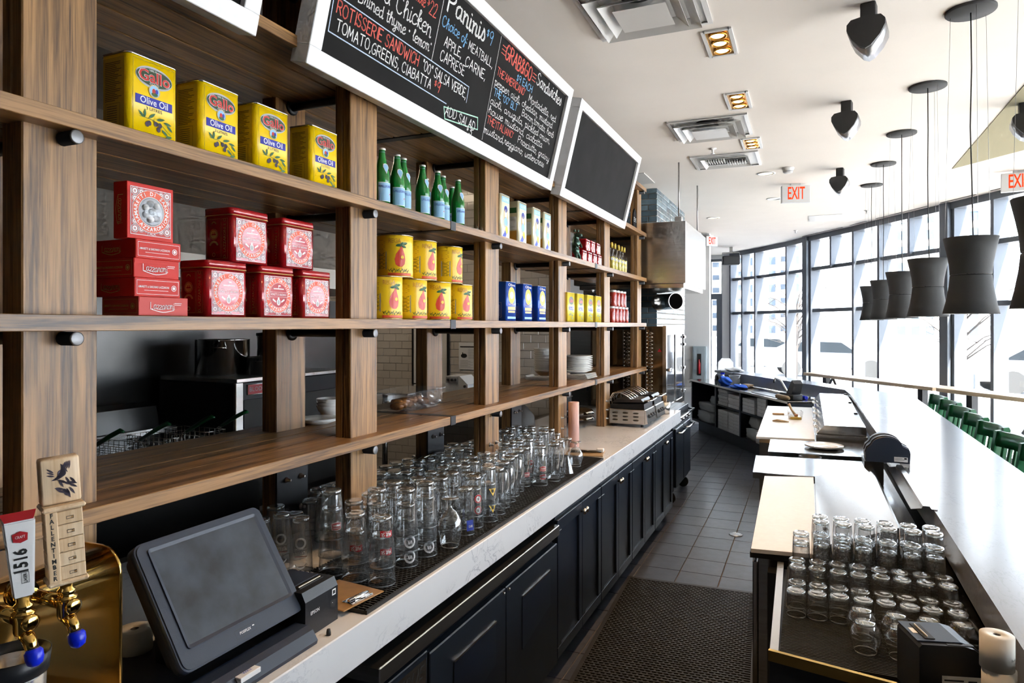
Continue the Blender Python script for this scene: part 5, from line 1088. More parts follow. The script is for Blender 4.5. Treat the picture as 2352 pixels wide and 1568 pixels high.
def stack(kind, x, y, n, step, what, z=MZ, badges=None, ang=-0.75, zc=0.06):
    pos = {1: [''], 2: ['lower ', 'upper '], 3: ['bottom ', 'middle ', 'top ']}[n]
    for i in range(n):
        o = glass(kind, x, y, z + step * i, (('%sof %d nested glasses, ' % (pos[i].strip() + ' ', n) if n > 1 else '') + what))
        if badges and i < len(badges) and badges[i]: on_glass('printed_badge', o, badge(badges[i]), ang, kind, zc)
stack('pint', -1.221, 1.792, 2, 0.055, 'red banner badge, right of the two nearest the printer', badges=['red', 'red'], ang=-0.55, zc=0.105)
stack('pint', -1.320, 1.790, 2, 0.055, 'red banner badge, left of the two nearest the printer', badges=['red'], ang=-0.85, zc=0.105)
stack('pint', -1.420, 1.800, 3, 0.058, 'tall clear column behind the receipt printer', badges=[None, 'spring'], ang=-0.45, zc=0.10)
stack('tall', -1.520, 1.770, 1, 0, 'frosted round logo glass beside the touchscreen edge', badges=['ero'], ang=-0.9, zc=0.07)
stack('tall', -1.610, 1.780, 1, 0, 'frosted logo glass half hidden by the touchscreen', badges=['ero'], ang=-0.9, zc=0.07)
stack('pint', -1.244, 1.966, 3, 0.050, 'frosted R badge, in the front row', badges=['r', 'r'], ang=-0.65, zc=0.035)
stack('pint', -1.237, 2.080, 3, 0.050, 'frosted R badge, second column in the front row', badges=['r'], ang=-0.65, zc=0.035)
glass('tulip', -1.197, 2.190, MZ, 'round bellied stem glass at the front edge of the mat')
glass('tulip', -1.300, 2.180, MZ, 'round bellied stem glass just behind the front one')
stack('tall', -1.217, 2.349, 1, 0, 'glass with a blue label low on its side', badges=['blue'], ang=-0.5, zc=0.035)
stack('pint', -1.233, 2.449, 2, 0.045, 'red and white round badges', badges=['rc', 'rc'], ang=-0.55, zc=0.07)
stack('pint', -1.215, 2.548, 2, 0.068, 'yellow triangle badges', badges=['tri', 'tri'], ang=-0.6, zc=0.055)
for k, (x, y, kd) in enumerate([(-1.222, 2.655, 'sleeve'), (-1.245, 2.760, 'pils'), (-1.262, 2.860, 'pils'), (-1.285, 2.960, 'sleeve'), (-1.300, 3.055, 'pils')]):
    glass(kd, x, y, MZ, 'tall clear glass %s to the right of the yellow triangle glasses' % ('first', 'second', 'third', 'fourth', 'fifth')[k])
stack('sleeve', -1.310, 3.165, 1, 0, 'single dark red badge glass left of the pair', badges=['spring'], ang=-0.7, zc=0.06)
stack('pint', -1.246, 3.220, 2, 0.040, 'dark red badges, front row near the far end', badges=['spring', 'spring'], ang=-0.75, zc=0.045)
stack('tall', -1.330, 3.270, 2, 0.040, 'dark red badges, just behind the front pair', badges=['spring', 'spring'], ang=-0.75, zc=0.06)
glass('sleeve', -1.212, 3.335, MZ, 'tall clear glass right of the dark red badge stack'); glass('sleeve', -1.223, 3.430, MZ, 'tall clear glass left of the flared glass')
glass('flare', -1.212, 3.535, MZ, 'flared cone shaped glass near the far end of the mat'); glass('snif', -1.220, 3.720, MZ, 'stemmed snifter at the far end of the mat')
# the crowd behind, row after row
occ = [(-1.65, 2.013)]
rows = [(-1.335, 1.93, 'pint', 3), (-1.43, 1.93, 'pint', 2), (-1.345, 2.04, 'pint', 3), (-1.44, 2.04, 'pint', 2), (-1.34, 2.27, 'short', 2), (-1.335, 2.36, 'pint', 2), (-1.34, 2.46, 'pint', 2)]
for i, (x, y, kd, n) in enumerate(rows):
    for j in range(n): glass(kd, x, y, MZ + 0.05 * j, 'clear nested beer glass, %s up in the %s second row stack' % (ORD[j], ORD[i]), 'nested beer glasses in the second row')
kk = 0
for r in range(7):
    x = -1.325 - 0.092 * r; kk = 0
    for c in range(15):
        y = 2.10 + 0.098 * c + (0.04 if r % 2 else 0)
        if r == 0 and (y < 2.58 or y > 3.05): continue
        if r == 1 and y < 2.14: continue
        if x < -1.48 and 2.0 < y < 2.19 and x > -1.62: continue
        if -1.60 < x < -1.46 and 3.08 < y < 3.33: continue
        if x < -1.80 and (3.08 < y < 3.33 or y < 2.26 and y > 1.98): continue
        if y > 3.50: continue
        if r == 0 and y > 2.85 and x > -1.36: x2 = x - 0.06
        else: x2 = x
        if r == 1 and y > 3.12: x2 = x - 0.03
        kd = 'tall' if (c + r) % 3 else ('pils' if r % 2 else 'pint')
        if r >= 5: kd = 'short'
        glass(kd, x2 + rnd.uniform(-.004, .004), y + rnd.uniform(-.004, .004), MZ if x2 > -1.46 else CZ + 0.0006, 'clear upturned glass, %s along the %s crowded row behind the front glasses' % (ORD[kk], ORD[r]), 'crowded rows of clear glasses'); kk += 1
for k in range(14):
    x, y = -1.40 - 0.088 * (k % 4), 3.58 + 0.10 * (k // 4) + (0.03 if k % 2 else 0)
    if -1.60 < x < -1.46 and y > 4.15: continue
    glass('sleeve' if k % 3 else 'pint', x, y, MZ if x > -1.46 else CZ + 0.0006, 'clear glass, %s of those in the last rows before the fourth post' % ORD[k], 'last rows of glasses before the fourth post')
for k in range(2): glass('pint', -1.645 + 0.09 * k, 3.86, CZ + 0.0006 + 0.045, ['taller standing glass at the back left of the last rows', 'taller standing glass at the back right of the last rows'][k])
for k, (x, y) in enumerate(((-1.79, 1.95), (-1.82, 2.22 + .06), (-1.70, 2.21), (-1.66, 1.90), (-1.72, 1.80))):
    glass('pint', x, y, CZ + 0.0006, 'upturned beer glass, %s of five in the dim rows behind the touchscreen' % ORD[k], 'dim rows behind the touchscreen')
# ---- clipboard, plate with clip near the far end
cb = thing('clipboard', 'brown clipboard lying on the marble beside the receipt printer', 'clipboard', (-1.255, 1.655, CZ + 0.0135), -0.12)
MB().bbox(-0.11, 0.075, -0.085, 0.085, 0, 0.004, 0.0015).build('board', 'masonite', cb)
MB().bbox(0.028, 0.068, -0.045, 0.045, 0.004, 0.007, 0.001).tube([(0.05, -0.04, 0.010), (0.05, 0.04, 0.010)], 0.006, 8).tube([(0.06, -0.02, 0.012), (0.085, -0.02, 0.020), (0.085, 0.02, 0.020), (0.06, 0.02, 0.012)], 0.002, 6).build('clip', 'chrome', cb)
t = thing('cutting_tray', 'small pale tray with tongs beyond the end of the bar mat', 'tray', (-1.29, 4.16, CZ + 0.0005), 0.2)
MB().bbox(-0.13, 0.11, -0.085, 0.085, 0, 0.008, 0.003).build('tray_board', 'oak_x', t)
MB().tube([(-0.10, -0.02, 0.014), (0.06, 0.0, 0.018), (0.09, 0.01, 0.014)], 0.006, 6).tube([(-0.10, 0.02, 0.014), (0.06, 0.01, 0.018)], 0.006, 6).build('tongs', 'steel_dark', t)
MB().bbox(0.06, 0.105, 0.02, 0.06, 0.008, 0.03, 0.004).build('napkin', 'print_white', t)
tag(MB().lathe([(0.036, 0), (0.036, 0.30), (0.016, 0.30), (0.016, 0.0)], 24, sm=True).build('paper_roll', 'pink_paper', None, (-1.447, 4.372, CZ + 0.0005)), 'tall pink paper roll standing against the fourth oak post', 'paper roll')
# ================================================================ TOUCHSCREEN TILL
pos = thing('pos_terminal', 'dark slate touchscreen till terminal tilted back on its stand', 'till', (0, 0, CZ + 0.0005))
up = Vector((-0.155, 0, 0.24)).normalized(); rt = Vector((0, 1, 0)); nn = rt.cross(up)
SMX = Matrix(((rt.x, up.x, nn.x, -1.205), (rt.y, up.y, nn.y, 1.045), (rt.z, up.z, nn.z, 1.012 - CZ), (0, 0, 0, 1)))
sw, shh = 0.376, 0.298
def slab(pts, z0, z1, b): 
    m = MB().prism(pts, z0, z1, 0, True); return m
MB().prism(rrect(0, 0, sw, shh, 0.022), -0.03, -0.003, 0, True).prism(rrect(0.004, 0.004, sw - 0.004, shh - 0.004, 0.02), -0.003, 0.0, 0, True).xf(SMX).build('bezel', 'grey_plastic', pos)
MB().prism(rrect(0.015, 0.02, sw - 0.01, shh - 0.012, 0.02), -0.062, -0.0302, 0, True).prism(rrect(0.04, 0.05, sw - 0.04, shh - 0.05, 0.02), -0.085, -0.062, 0, True).xf(SMX).build('rear_shell', 'black_plastic', pos)
sx0, sx1, sy0, sy1 = 0.036, sw - 0.032, 0.052, shh - 0.026
fm = MB(); o_, i_ = rrect(sx0 - 0.008, sy0 - 0.008, sx1 + 0.008, sy1 + 0.008, 0.008), rrect(sx0, sy0, sx1, sy1, 0.003)
fm.add([(x, y, 0.0036) for x, y in o_] + [(x, y, 0.0008) for x, y in i_], [(k, (k + 1) % 24, 24 + (k + 1) % 24, 24 + k) for k in range(24)], 0, True)
fm.add([(x, y, 0.0) for x, y in o_] + [(x, y, 0.0036) for x, y in o_], [(k, (k + 1) % 24, 24 + (k + 1) % 24, 24 + k) for k in range(24)], 0, True)
fm.xf(SMX).build('screen_lip', 'grey_plastic', pos)
MB().prism(i_, 0.0001, 0.0009).xf(SMX).build('screen', 'screen', pos)
k = Decal(0.0003); k.frame(0.150, 0.012, 0.212, 0.032, 0.0006, 'print_black', 1).text('POSIFLEX', 0.180, 0.022, 0.0085, 'print_white', 1, width=0.034, shear=0.25, bold=.01).rect(0.203, 0.024, 0.209, 0.0265, 'print_white', 1)
k.build('nameplate', pos, SMX @ Matrix.Translation((0, 0, 0.0002)))
MB().prism(rrect(-1.50, 1.02, -1.22, 1.40, 0.03), 0.0, 0.028, 0, True).prism(rrect(-1.42, 1.13, -1.30, 1.33, 0.03), 0.028, 0.16, 0, True).build('stand', 'black_plastic', pos)
MB().extr([(-1.225, 0.0), (-1.155, 0.0), (-1.152, 0.010), (-1.168, 0.034), (-1.185, 0.042), (-1.225, 0.042)], 1.02, 1.405, 'Y', 0, False).build('front_bar', 'grey_plastic', pos)
MB().bbox(-1.175, -1.150, 1.145, 1.205, 0.022, 0.034, 0.001).build('label_clip', 'print_white', pos)
q = Decal(0.0003); q.text('WK2', 0, 0, 0.012, 'print_blue', 1); q.build('label_print', pos, Matrix.Translation((-1.1625, 1.175, 0.0342)) @ Matrix.Rotation(PI / 2, 4, 'Z'))
# ---- receipt printer beside it
def receipt_printer(name, label, loc, rz, w, d, h, brand):
    t = thing(name, label, 'printer', loc, rz)
    pts = [(-d / 2, 0), (d / 2, 0), (d / 2, h * 0.80), (d / 2 - 0.012, h), (-d / 2 + 0.03, h), (-d / 2 + 0.008, h * 0.93), (-d / 2, h * 0.75)]
    MB().extr(pts, -w / 2, w / 2, 'Y').build('case', 'black_plastic', t)
    MB().bbox(-d / 2 + 0.03, d / 2 - 0.055, -w / 2 + 0.012, w / 2 - 0.012, h, h + 0.004, 0.003).build('cover', 'grey_plastic', t)
    MB().box(d / 2 - 0.050, d / 2 - 0.034, -w / 2 + 0.02, w / 2 - 0.02, h, h + 0.0025).build('paper_slot', 'rubber', t)
    MB().box(d / 2 - 0.042, d / 2 - 0.040, -w / 2 + 0.024, w / 2 - 0.024, h, h + 0.0045).build('paper_edge', 'paper', t)
    for kx in range(4): MB().box(-d / 2 + 0.05 + 0.016 * kx, -d / 2 + 0.058 + 0.016 * kx, w / 2 - 0.009, w / 2 - 0.004, h, h + 0.0012).build('button', 'print_grey', t)
    k = Decal(0.0003); k.text(brand, -0.030, h * 0.50, 0.013, 'print_white', 1, bold=.01, width=0.036) if brand else None
    k.rect(w / 2 - 0.026, h * 0.62, w / 2 - 0.010, h * 0.76, 'print_white', 1).rect(w / 2 - 0.023, h * 0.65, w / 2 - 0.013, h * 0.73, 'print_black', 2).rect(w / 2 - 0.034, h * 0.36, w / 2 - 0.012, h * 0.52, 'rubber', 1).rect(w / 2 - 0.026, h * 0.45, w / 2 - 0.023, h * 0.47, 'print_white', 2)
    k.build('front_print', t, face_px(d / 2 + 0.0003)); return t
receipt_printer('receipt_printer', 'black receipt printer on the marble right of the touchscreen', (-1.290, 1.475, CZ + 0.0005), 0.03, 0.138, 0.185, 0.118, 'EPSON')
tag(MB().lathe([(0.006, 0), (0.006, 0.008), (0.0045, 0.016), (0, 0.017)], 12).build('rubber_foot', 'rubber', None, (-1.158, 1.455, CZ + 0.0005)), 'small black rubber stub on the counter below the printer', 'rubber stub')
for k, (x, y) in enumerate(((-1.50, 1.155),)):
    t = thing('till_roll', 'white till paper roll behind the brass tap tower', 'paper roll', (x, y, CZ + 0.0005))
    MB().lathe([(0.010, 0), (0.040, 0), (0.040, 0.08), (0.010, 0.08), (0.010, 0)], 24, mis=[0] * 4).build('paper', 'paper', t); MB().lathe([(0.0095, 0), (0.0095, 0.079), (0.007, 0.079), (0.007, 0)], 14, mis=[0] * 3).build('core', 'print_black', t)
# ================================================================ BEER TAPS
tp = thing('beer_tap_tower', 'polished brass beer tap tower with rounded top edge', 'tap tower', (0, 0, CZ + 0.0005))
R = 0.05; zt = 0.388
sec = [(-1.40, 0.0), (-1.205, 0.0), (-1.205, zt - R)] + [(-1.205 - R + R * math.cos(a), zt - R + R * math.sin(a)) for a in [PI / 2 * k / 8 for k in range(1, 9)]] + [(-1.40, zt)]
MB().extr(sec, 0.10, 0.895, 'Y', 0, True).build('tower_body', 'brass', tp)
sec2 = [(-1.402 if x < -1.3 else x + 0.001, z + (0.001 if z > 0.1 else 0)) for x, z in sec]
MB().extr(sec2, 0.895, 0.901, 'Y', 0, True).build('end_cap', 'brass', tp)
def tap(y, par):
    z = 0.372
    MB().cyl((-1.206, y, z), 0.024, 0.010, 20, 'X').cyl((-1.196, y, z), 0.019, 0.014, 20, 'X').cyl((-1.19, y, z), 0.011, 0.09, 16, 'X').build('shank', 'brass', par)
    MB().lathe([(0, -0.026), (0.010, -0.026), (0.013, -0.018), (0.0135, 0.0), (0.0155, 0.006), (0.0155, 0.011), (0.011, 0.014), (0.013, 0.018), (0.013, 0.022), (0.009, 0.026), (0.009, 0.036), (0, 0.037)], 18, (-1.085, y, z)).lathe([(0.012, 0), (0.013, 0.006), (0.008, 0.009), (0, 0.009)], 16, (-1.072, y, z - 0.002), axis='X').build('faucet_body', 'brass', par)
    MB().tube([(-1.085, y, z - 0.016), (-1.070, y, z - 0.030), (-1.060, y, z - 0.048)], [0.011, 0.0095, 0.0085], 14).build('spout', 'brass', par)
    MB().lathe([(0.0095, 0.0), (0.0125, -0.004), (0.0125, -0.014), (0.010, -0.022), (0.004, -0.026), (0, -0.026)], 14).build('spout_cap', 'blue_plastic', par, (-1.062, y, z - 0.040), (0.0, -0.25, 0))
tap(0.650, tp); tap(0.715, tp)
h1 = thing('tap_handle', 'white tap handle with black numerals and a red top', 'tap handle', (-1.085, 0.650, CZ + 0.409), 0)
h1.rotation_euler = (0.06, 0.05, -0.45); h1.scale = (0.92, 0.88, 1.0)
pr_ = MB()
def hexcol(m, w0, w1, d0, d1, z0, z1, mi=0):
    def ring(w, d, z): return [(d / 2, -w / 2 * 0.55, z), (d / 2, w / 2 * 0.55, z), (0, w / 2, z), (-d / 2, w / 2 * 0.55, z), (-d / 2, -w / 2 * 0.55, z), (0, -w / 2, z)]
    a, b = ring(w0, d0, z0), ring(w1, d1, z1)
    m.add(a + b, [(5, 4, 3, 2, 1, 0), (6, 7, 8, 9, 10, 11)] + [(i, (i + 1) % 6, 6 + (i + 1) % 6, 6 + i) for i in range(6)], mi); return m
def wedge(w0, w1, d0, d1, z0, z1):
    a = [(d0 / 2, -w0 / 2, z0), (d0 / 2, w0 / 2, z0), (-d0 / 2, w0 / 2, z0), (-d0 / 2, -w0 / 2, z0)]; b = [(d1 / 2, -w1 / 2, z1), (d1 / 2, w1 / 2, z1), (-d1 / 2, w1 / 2, z1), (-d1 / 2, -w1 / 2, z1)]
    bm = bmesh.new(); vs_ = [bm.verts.new(v) for v in a + b]
    for f in ((3, 2, 1, 0), (4, 5, 6, 7), (0, 1, 5, 4), (1, 2, 6, 5), (2, 3, 7, 6), (3, 0, 4, 7)): bm.faces.new([vs_[i] for i in f])
    bmesh.ops.bevel(bm, geom=list(bm.edges), offset=0.0025, segments=2, affect='EDGES'); return MB().bm(bm, 0, False)
wedge(0.030, 0.046, 0.022, 0.032, 0.0, 0.118).build('handle_body', 'white_handle', h1)
MB().add([(0.0165, -0.020, 0.1185), (0.0165, 0.020, 0.1185), (0.0, 0.026, 0.128), (-0.017, 0.020, 0.1185), (-0.017, -0.020, 0.1185), (0.0, -0.026, 0.128)], [(0, 1, 2, 5), (2, 3, 4, 5), (1, 3, 2), (0, 5, 4), (0, 4, 3, 1)]).build('top_badge', 'print_red', h1)
k = Decal(0.0003); k.text('1516', 0.058, 0.0, 0.024, 'print_black', 1, bold=0.03, width=0.034).text('LAGER', 0.034, -0.004, 0.006, 'print_black', 1, width=0.012, bold=.02)
k.poly([(0.083, -0.010), (0.094, -0.009), (0.098, 0.0), (0.094, 0.009), (0.083, 0.010), (0.085, 0)], 'print_red', 1)
k.build('handle_print', h1, Matrix.Translation((0.0142, 0, 0)) @ Matrix.Rotation(0.042, 4, 'Y') @ Matrix(((0, 0, 1, 0), (0, 1, 0, 0), (1, 0, 0, 0), (0, 0, 0, 1))) @ Matrix.Scale(1, 4)) if False else None
mxh = Matrix.Translation((0.0116, 0, 0)) @ Matrix.Rotation(0.0424, 4, 'Y') @ Matrix(((0, 0, 1, 0), (0, -1, 0, 0), (1, 0, 0, 0), (0, 0, 0, 1)))
k2 = Decal(0.0004)
k2.text('1516', 0.056, 0.0, 0.026, 'print_black', 1, bold=0.03, width=0.036).text('LAGER', 0.030, -0.004, 0.007, 'print_black', 1, width=0.014, bold=.02).frame(0.022, -0.009, 0.039, 0.002, 0.0006, 'print_black', 1)
k2.build('handle_print', h1, mxh)
Decal(0.0004).poly([(-0.010, 0.088), (-0.011, 0.099), (0, 0.103), (0.011, 0.099), (0.010, 0.088), (0, 0.085)], 'print_red', 1).text('CRAFT', 0, 0.094, 0.006, 'print_white', 2, width=0.014).build('small_badge', h1, Matrix.Translation((0.0121, 0, 0)) @ Matrix.Rotation(0.0424, 4, 'Y') @ face_px(0))
h2 = thing('tap_handle', 'carved maple tap handle with a phoenix emblem and burnt lettering', 'tap handle', (-1.085, 0.715, CZ + 0.409), 0)
h2.rotation_euler = (0.06, 0.03, -0.38); h2.scale = (0.9, 0.84, 0.97)
MB().bbox(-0.024, 0.024, -0.033, 0.033, 0.0, 0.008, 0.003).build('bottom_plate', 'maple', h2); MB().bbox(-0.025, 0.025, -0.035, 0.035, 0.122, 0.130, 0.003).build('top_plate', 'maple', h2)
for i in range(5): MB().bbox(-0.021, 0.021, -0.029, 0.029, 0.0085 + i * 0.0226, 0.0302 + i * 0.0226, 0.0012).build('block', 'maple', h2)
MB().bbox(0.020, 0.0235, -0.031, -0.012, 0.008, 0.122, 0.001).build('lettered_strip', 'maple', h2); MB().bbox(-0.006, 0.006, 0.029, 0.032, 0.008, 0.122, 0.001).build('lettered_strip', 'maple', h2)
MB().bbox(-0.020, 0.008, -0.032, 0.032, 0.130, 0.205, 0.004, 2).build('emblem_block', 'maple', h2)
k = Decal(0.0004)
for i, ch in enumerate('FALLENTIMBER'): k.text(ch, -0.0215, 0.117 - 0.0093 * i, 0.0098, 'print_black', 1, bold=0.03)
k.build('burnt_lettering', h2, face_px(0.0236))
k = Decal(0.0004)
for i in range(5): k.frame(0.002, 0.016 + 0.0226 * i, 0.014, 0.021 + 0.0226 * i, 0.0008, 'print_black', 1).rect(0.010, 0.0168 + 0.0226 * i, 0.0135, 0.0202 + 0.0226 * i, 'masonite', 1)
k.build('block_marks', h2, face_px(0.0212))
k = Decal(0.0004); rq = random.Random(5)
for i in range(16): leaf(k, 0.006 + rq.uniform(-.010, .014), 0.158 + rq.uniform(-.014, .010), rq.uniform(-1.2, -0.2), 0.016, 0.004, 'ink', 1)
for i in range(9): leaf(k, -0.006 + i * 0.0015, 0.172 + 0.002 * i, 0.2 + 0.25 * i, 0.020, 0.0036, 'ink', 1)
for i in range(4): leaf(k, 0.006 + 0.003 * i, 0.192, 1.1 + 0.1 * i, 0.015, 0.003, 'ink', 1)
for i in range(3): leaf(k, -0.016, 0.178 + 0.004 * i, 2.9 - 0.2 * i, 0.014, 0.003, 'ink', 1)
k.disc(0.002, 0.180, 0.007, 0.006, 'ink', 1, 14); k.build('emblem', h2, face_px(0.0083))
ic = thing('ice_pail', 'steel pail with a black plastic rim under the first tap', 'pail', (-1.145, 0.668, CZ + 0.0005))
MB().lathe([(0, 0), (0.040, 0), (0.047, 0.285), (0.045, 0.285), (0.038, 0.004), (0, 0.004)], 28).build('pail_body', 'steel', ic)
MB().lathe([(0.0465, 0.268), (0.050, 0.270), (0.0535, 0.300), (0.051, 0.301), (0.046, 0.286)], 28, mis=[0] * 4).build('pail_rim', 'black_plastic', ic)

# ================================================================ FAR END OF THE LEFT COUNTER
def panini(y0, label):
    t = thing('panini_press', label, 'panini press', (-1.335, y0, CZ + 0.0005))
    w = 0.335; d0, d1 = -0.15, 0.145
    MB().bbox(d0, d1, 0, w, 0.022, 0.140, 0.004).build('base', 'steel', t)
    for x in (d0 + 0.03, d1 - 0.03):
        for y in (0.03, w - 0.03): MB().cyl((x, y, 0), 0.012, 0.022, 12).build('foot', 'rubber', t)
    for r in range(3):
        for c in range(3): MB().lathe([(0, -0.024), (0.006, -0.016), (0.007, 0), (0.006, 0.016), (0, 0.024)], 8, axis='X').build('louvre', 'steel_dark', t, (-0.10 + 0.085 * c, -0.001, 0.055 + 0.028 * r))
    MB().extr([(d0 + 0.01, 0.142), (d1 - 0.01, 0.142), (d1 - 0.012, 0.185), (d0 + 0.01, 0.175)], 0.01, w - 0.01, 'Y').build('grill_plate', 'black_steel', t)
    MB().extr([(d0 + 0.02, 0.190), (d1 - 0.02, 0.200), (d1 - 0.04, 0.222), (d0 + 0.05, 0.216)], 0.025, w - 0.025, 'Y').build('upper_plate', 'steel_dark', t)
    for y in (0.05, 0.12, w - 0.13, w - 0.05):
        MB().tube([(d0 + 0.0, y, 0.145), (d0 - 0.012, y, 0.21), (d0 + 0.02, y, 0.262), (d0 + 0.08, y, 0.268), (d0 + 0.14, y, 0.24), (d0 + 0.17, y, 0.215)], 0.0055, 8).build('cable_arm', 'chrome', t)
    MB().tube([(d1 - 0.02, 0.06, 0.205), (d1 + 0.035, 0.06, 0.212), (d1 + 0.035, w - 0.06, 0.212), (d1 - 0.02, w - 0.06, 0.205)], 0.0075, 10).build('handle', 'chrome', t)
    MB().extr([(d1, 0.028), (d1 + 0.02, 0.03), (d1 + 0.004, 0.135), (d1, 0.138)], 0.0, w, 'Y').build('control_panel', 'steel_sheet', t)
    for k in range(3):
        MB().lathe([(0.018, 0), (0.016, 0.012), (0.007, 0.014), (0.006, 0.022), (0, 0.022)], 14, axis='X').build('dial', 'black_plastic', t, (d1 + 0.010, 0.09 + 0.085 * k, 0.082))
    return t
panini(5.395, 'steel panini press with louvred side nearest on the counter'); panini(5.785, 'second steel panini press behind the first')
t = thing('utensil_cup', 'steel cup of utensils at the end of the counter', 'cup', (-1.215, 6.33, CZ + 0.0005))
MB().lathe([(0, 0), (0.045, 0), (0.05, 0.11), (0.047, 0.11), (0.042, 0.004), (0, 0.004)], 20).build('cup_body', 'steel', t)
for k in range(3): MB().tube([(0.0, 0.01 * k, 0.01), (0.02 - 0.02 * k, 0.03 * (k - 1), 0.17)], 0.007, 8).build('utensil', 'oak_x', t)
# ---- rotisserie on its dark oven base
ro = thing('rotisserie_oven', 'tall glass and steel rotisserie oven with rows of spit hooks', 'oven', (0, 0, 0.905))
MB().bbox(-2.05, -1.295, 6.75, 7.80, 0.0, 0.835, 0.004).build('cabinet', 'copper_reflection_glass', ro)
hook = MB().tube([(0.02, 0, 0.006), (0.045, -0.012, 0.004), (0.058, -0.018, -0.006), (0.040, -0.014, -0.012), (0.01, 0, -0.008)], 0.0045, 6).lathe([(0, -0.006), (0.009, -0.004), (0.009, 0.004), (0, 0.006)], 8, (0, -0.008, 0)).mesh('spit_hook', 'chrome')
for c, x in enumerate((-1.70, -1.585, -1.470)):
    MB().box(x - 0.014, x - 0.006, 6.742, 6.752, 0.02, 0.81).build('hook_rail', 'steel_dark', ro)
    for r in range(21): link('spit_hook', hook, ro, (x, 6.746, 0.04 + 0.0365 * r))
MB().box(-1.315, -1.285, 6.742, 6.76, 0, 0.84).box(-1.296, -1.280, 6.74, 6.79, 0, 0.84).box(-1.296, -1.280, 7.76, 7.81, 0, 0.84).box(-1.296, -1.280, 6.79, 7.76, 0.75, 0.84).box(-1.296, -1.280, 6.79, 7.76, 0, 0.05).box(-1.296, -1.280, 7.255, 7.295, 0.05, 0.75).build('door_frame', 'steel_sheet', ro)
for y in (6.80, 7.30): MB().box(-1.2955, -1.288, y, y + 0.45, 0.05, 0.75).build('glass_door', 'oven_glass', ro)
for z in (0.10, 0.36, 0.62, 0.70): MB().bbox(-1.282, -1.262, 7.74, 7.80, z, z + 0.03, 0.003).build('hinge', 'chrome', ro)
MB().bbox(-1.282, -1.25, 6.80, 6.88, 0.39, 0.42, 0.003).build('latch', 'chrome', ro)
Decal(0.001).poly([(-0.02, -0.015), (0.02, -0.015), (0, 0.02)], 'print_red', 1).build('warning_mark', ro, face_ny(-1.345, 6.746, 0.60))
bs = thing('range_oven', 'dark blue oven range on casters under the rotisserie', 'oven', (0, 0, 0))
MB().bbox(-2.05, -1.205, 6.69, 7.62, 0.13, 0.903, 0.005).build('body', 'navy', bs)
for y0, y1 in ((6.72, 7.15), (7.17, 7.60)):
    d = MB().bbox(-1.206, -1.180, y0, y1, 0.17, 0.74, 0.006).build('door', 'navy', bs)
    MB().tube([(-1.18, y0 + 0.03, 0.70), (-1.135, y0 + 0.04, 0.70), (-1.135, y1 - 0.04, 0.70), (-1.18, y1 - 0.03, 0.70)], 0.010, 8).build('handle', 'chrome', d)
MB().tube([(-1.20, 6.72, 0.85), (-1.14, 6.74, 0.85), (-1.14, 7.58, 0.85), (-1.20, 7.60, 0.85)], 0.012, 8).build('front_rail', 'chrome', bs)
for k in range(5): MB().lathe([(0.018, 0), (0.020, 0.01), (0.014, 0.03), (0, 0.032)], 12, axis='X').build('dial', 'chrome', bs, (-1.204, 6.80 + 0.18 * k, 0.79))
for y in (6.78, 7.55):
    c = MB().cyl((-1.25, y - 0.016, 0.058), 0.056, 0.032, 18, 'Y').build('caster_wheel', 'rubber', bs)
    MB().bbox(-1.285, -1.215, y - 0.03, y + 0.03, 0.108, 0.130, 0.002).build('caster_plate', 'chrome', c)
# ---- hood, hangers and duct
ho = thing('extractor_hood', 'box shaped stainless extractor hood hung in front of the brick pier', 'extractor hood')
MB().bbox(-2.25, -1.10, 6.80, 8.20, 2.165, 2.775, 0.004).build('hood_body', 'steel', ho)
MB().bbox(-2.20, -1.125, 6.84, 8.14, 2.12, 2.165, 0.003).build('drip_rim', 'steel_sheet', ho)
for x, y in ((-1.18, 6.87), (-1.18, 8.10)):
    MB().bbox(x - 0.035, x + 0.035, y - 0.035, y + 0.035, 2.775, 2.825, 0.003).build('hanger_bracket', 'steel', ho)
    MB().cyl((x, y, 2.82), 0.007, CEIL - 2.825, 8).build('hanger_rod', 'bolt', ho)
du = thing('exhaust_duct', 'open ended round steel duct stub below the hood', 'duct', (-1.60, 7.98, 2.02), 0)
prof = [(0.098, 0), (0.092, 0.004), (0.092, 0.34), (0.098, 0.345), (0.098, 0.355), (0.087, 0.355), (0.087, 0.02), (0, 0.02)]
q = MB().lathe(prof, 32, mis=[0] * 5 + [1, 1]); q.xf(Matrix.Rotation(0.75, 4, 'Z') @ Matrix.Rotation(PI / 2, 4, 'X')); q.build('duct_pipe', ['steel_sheet', 'rubber'], du)
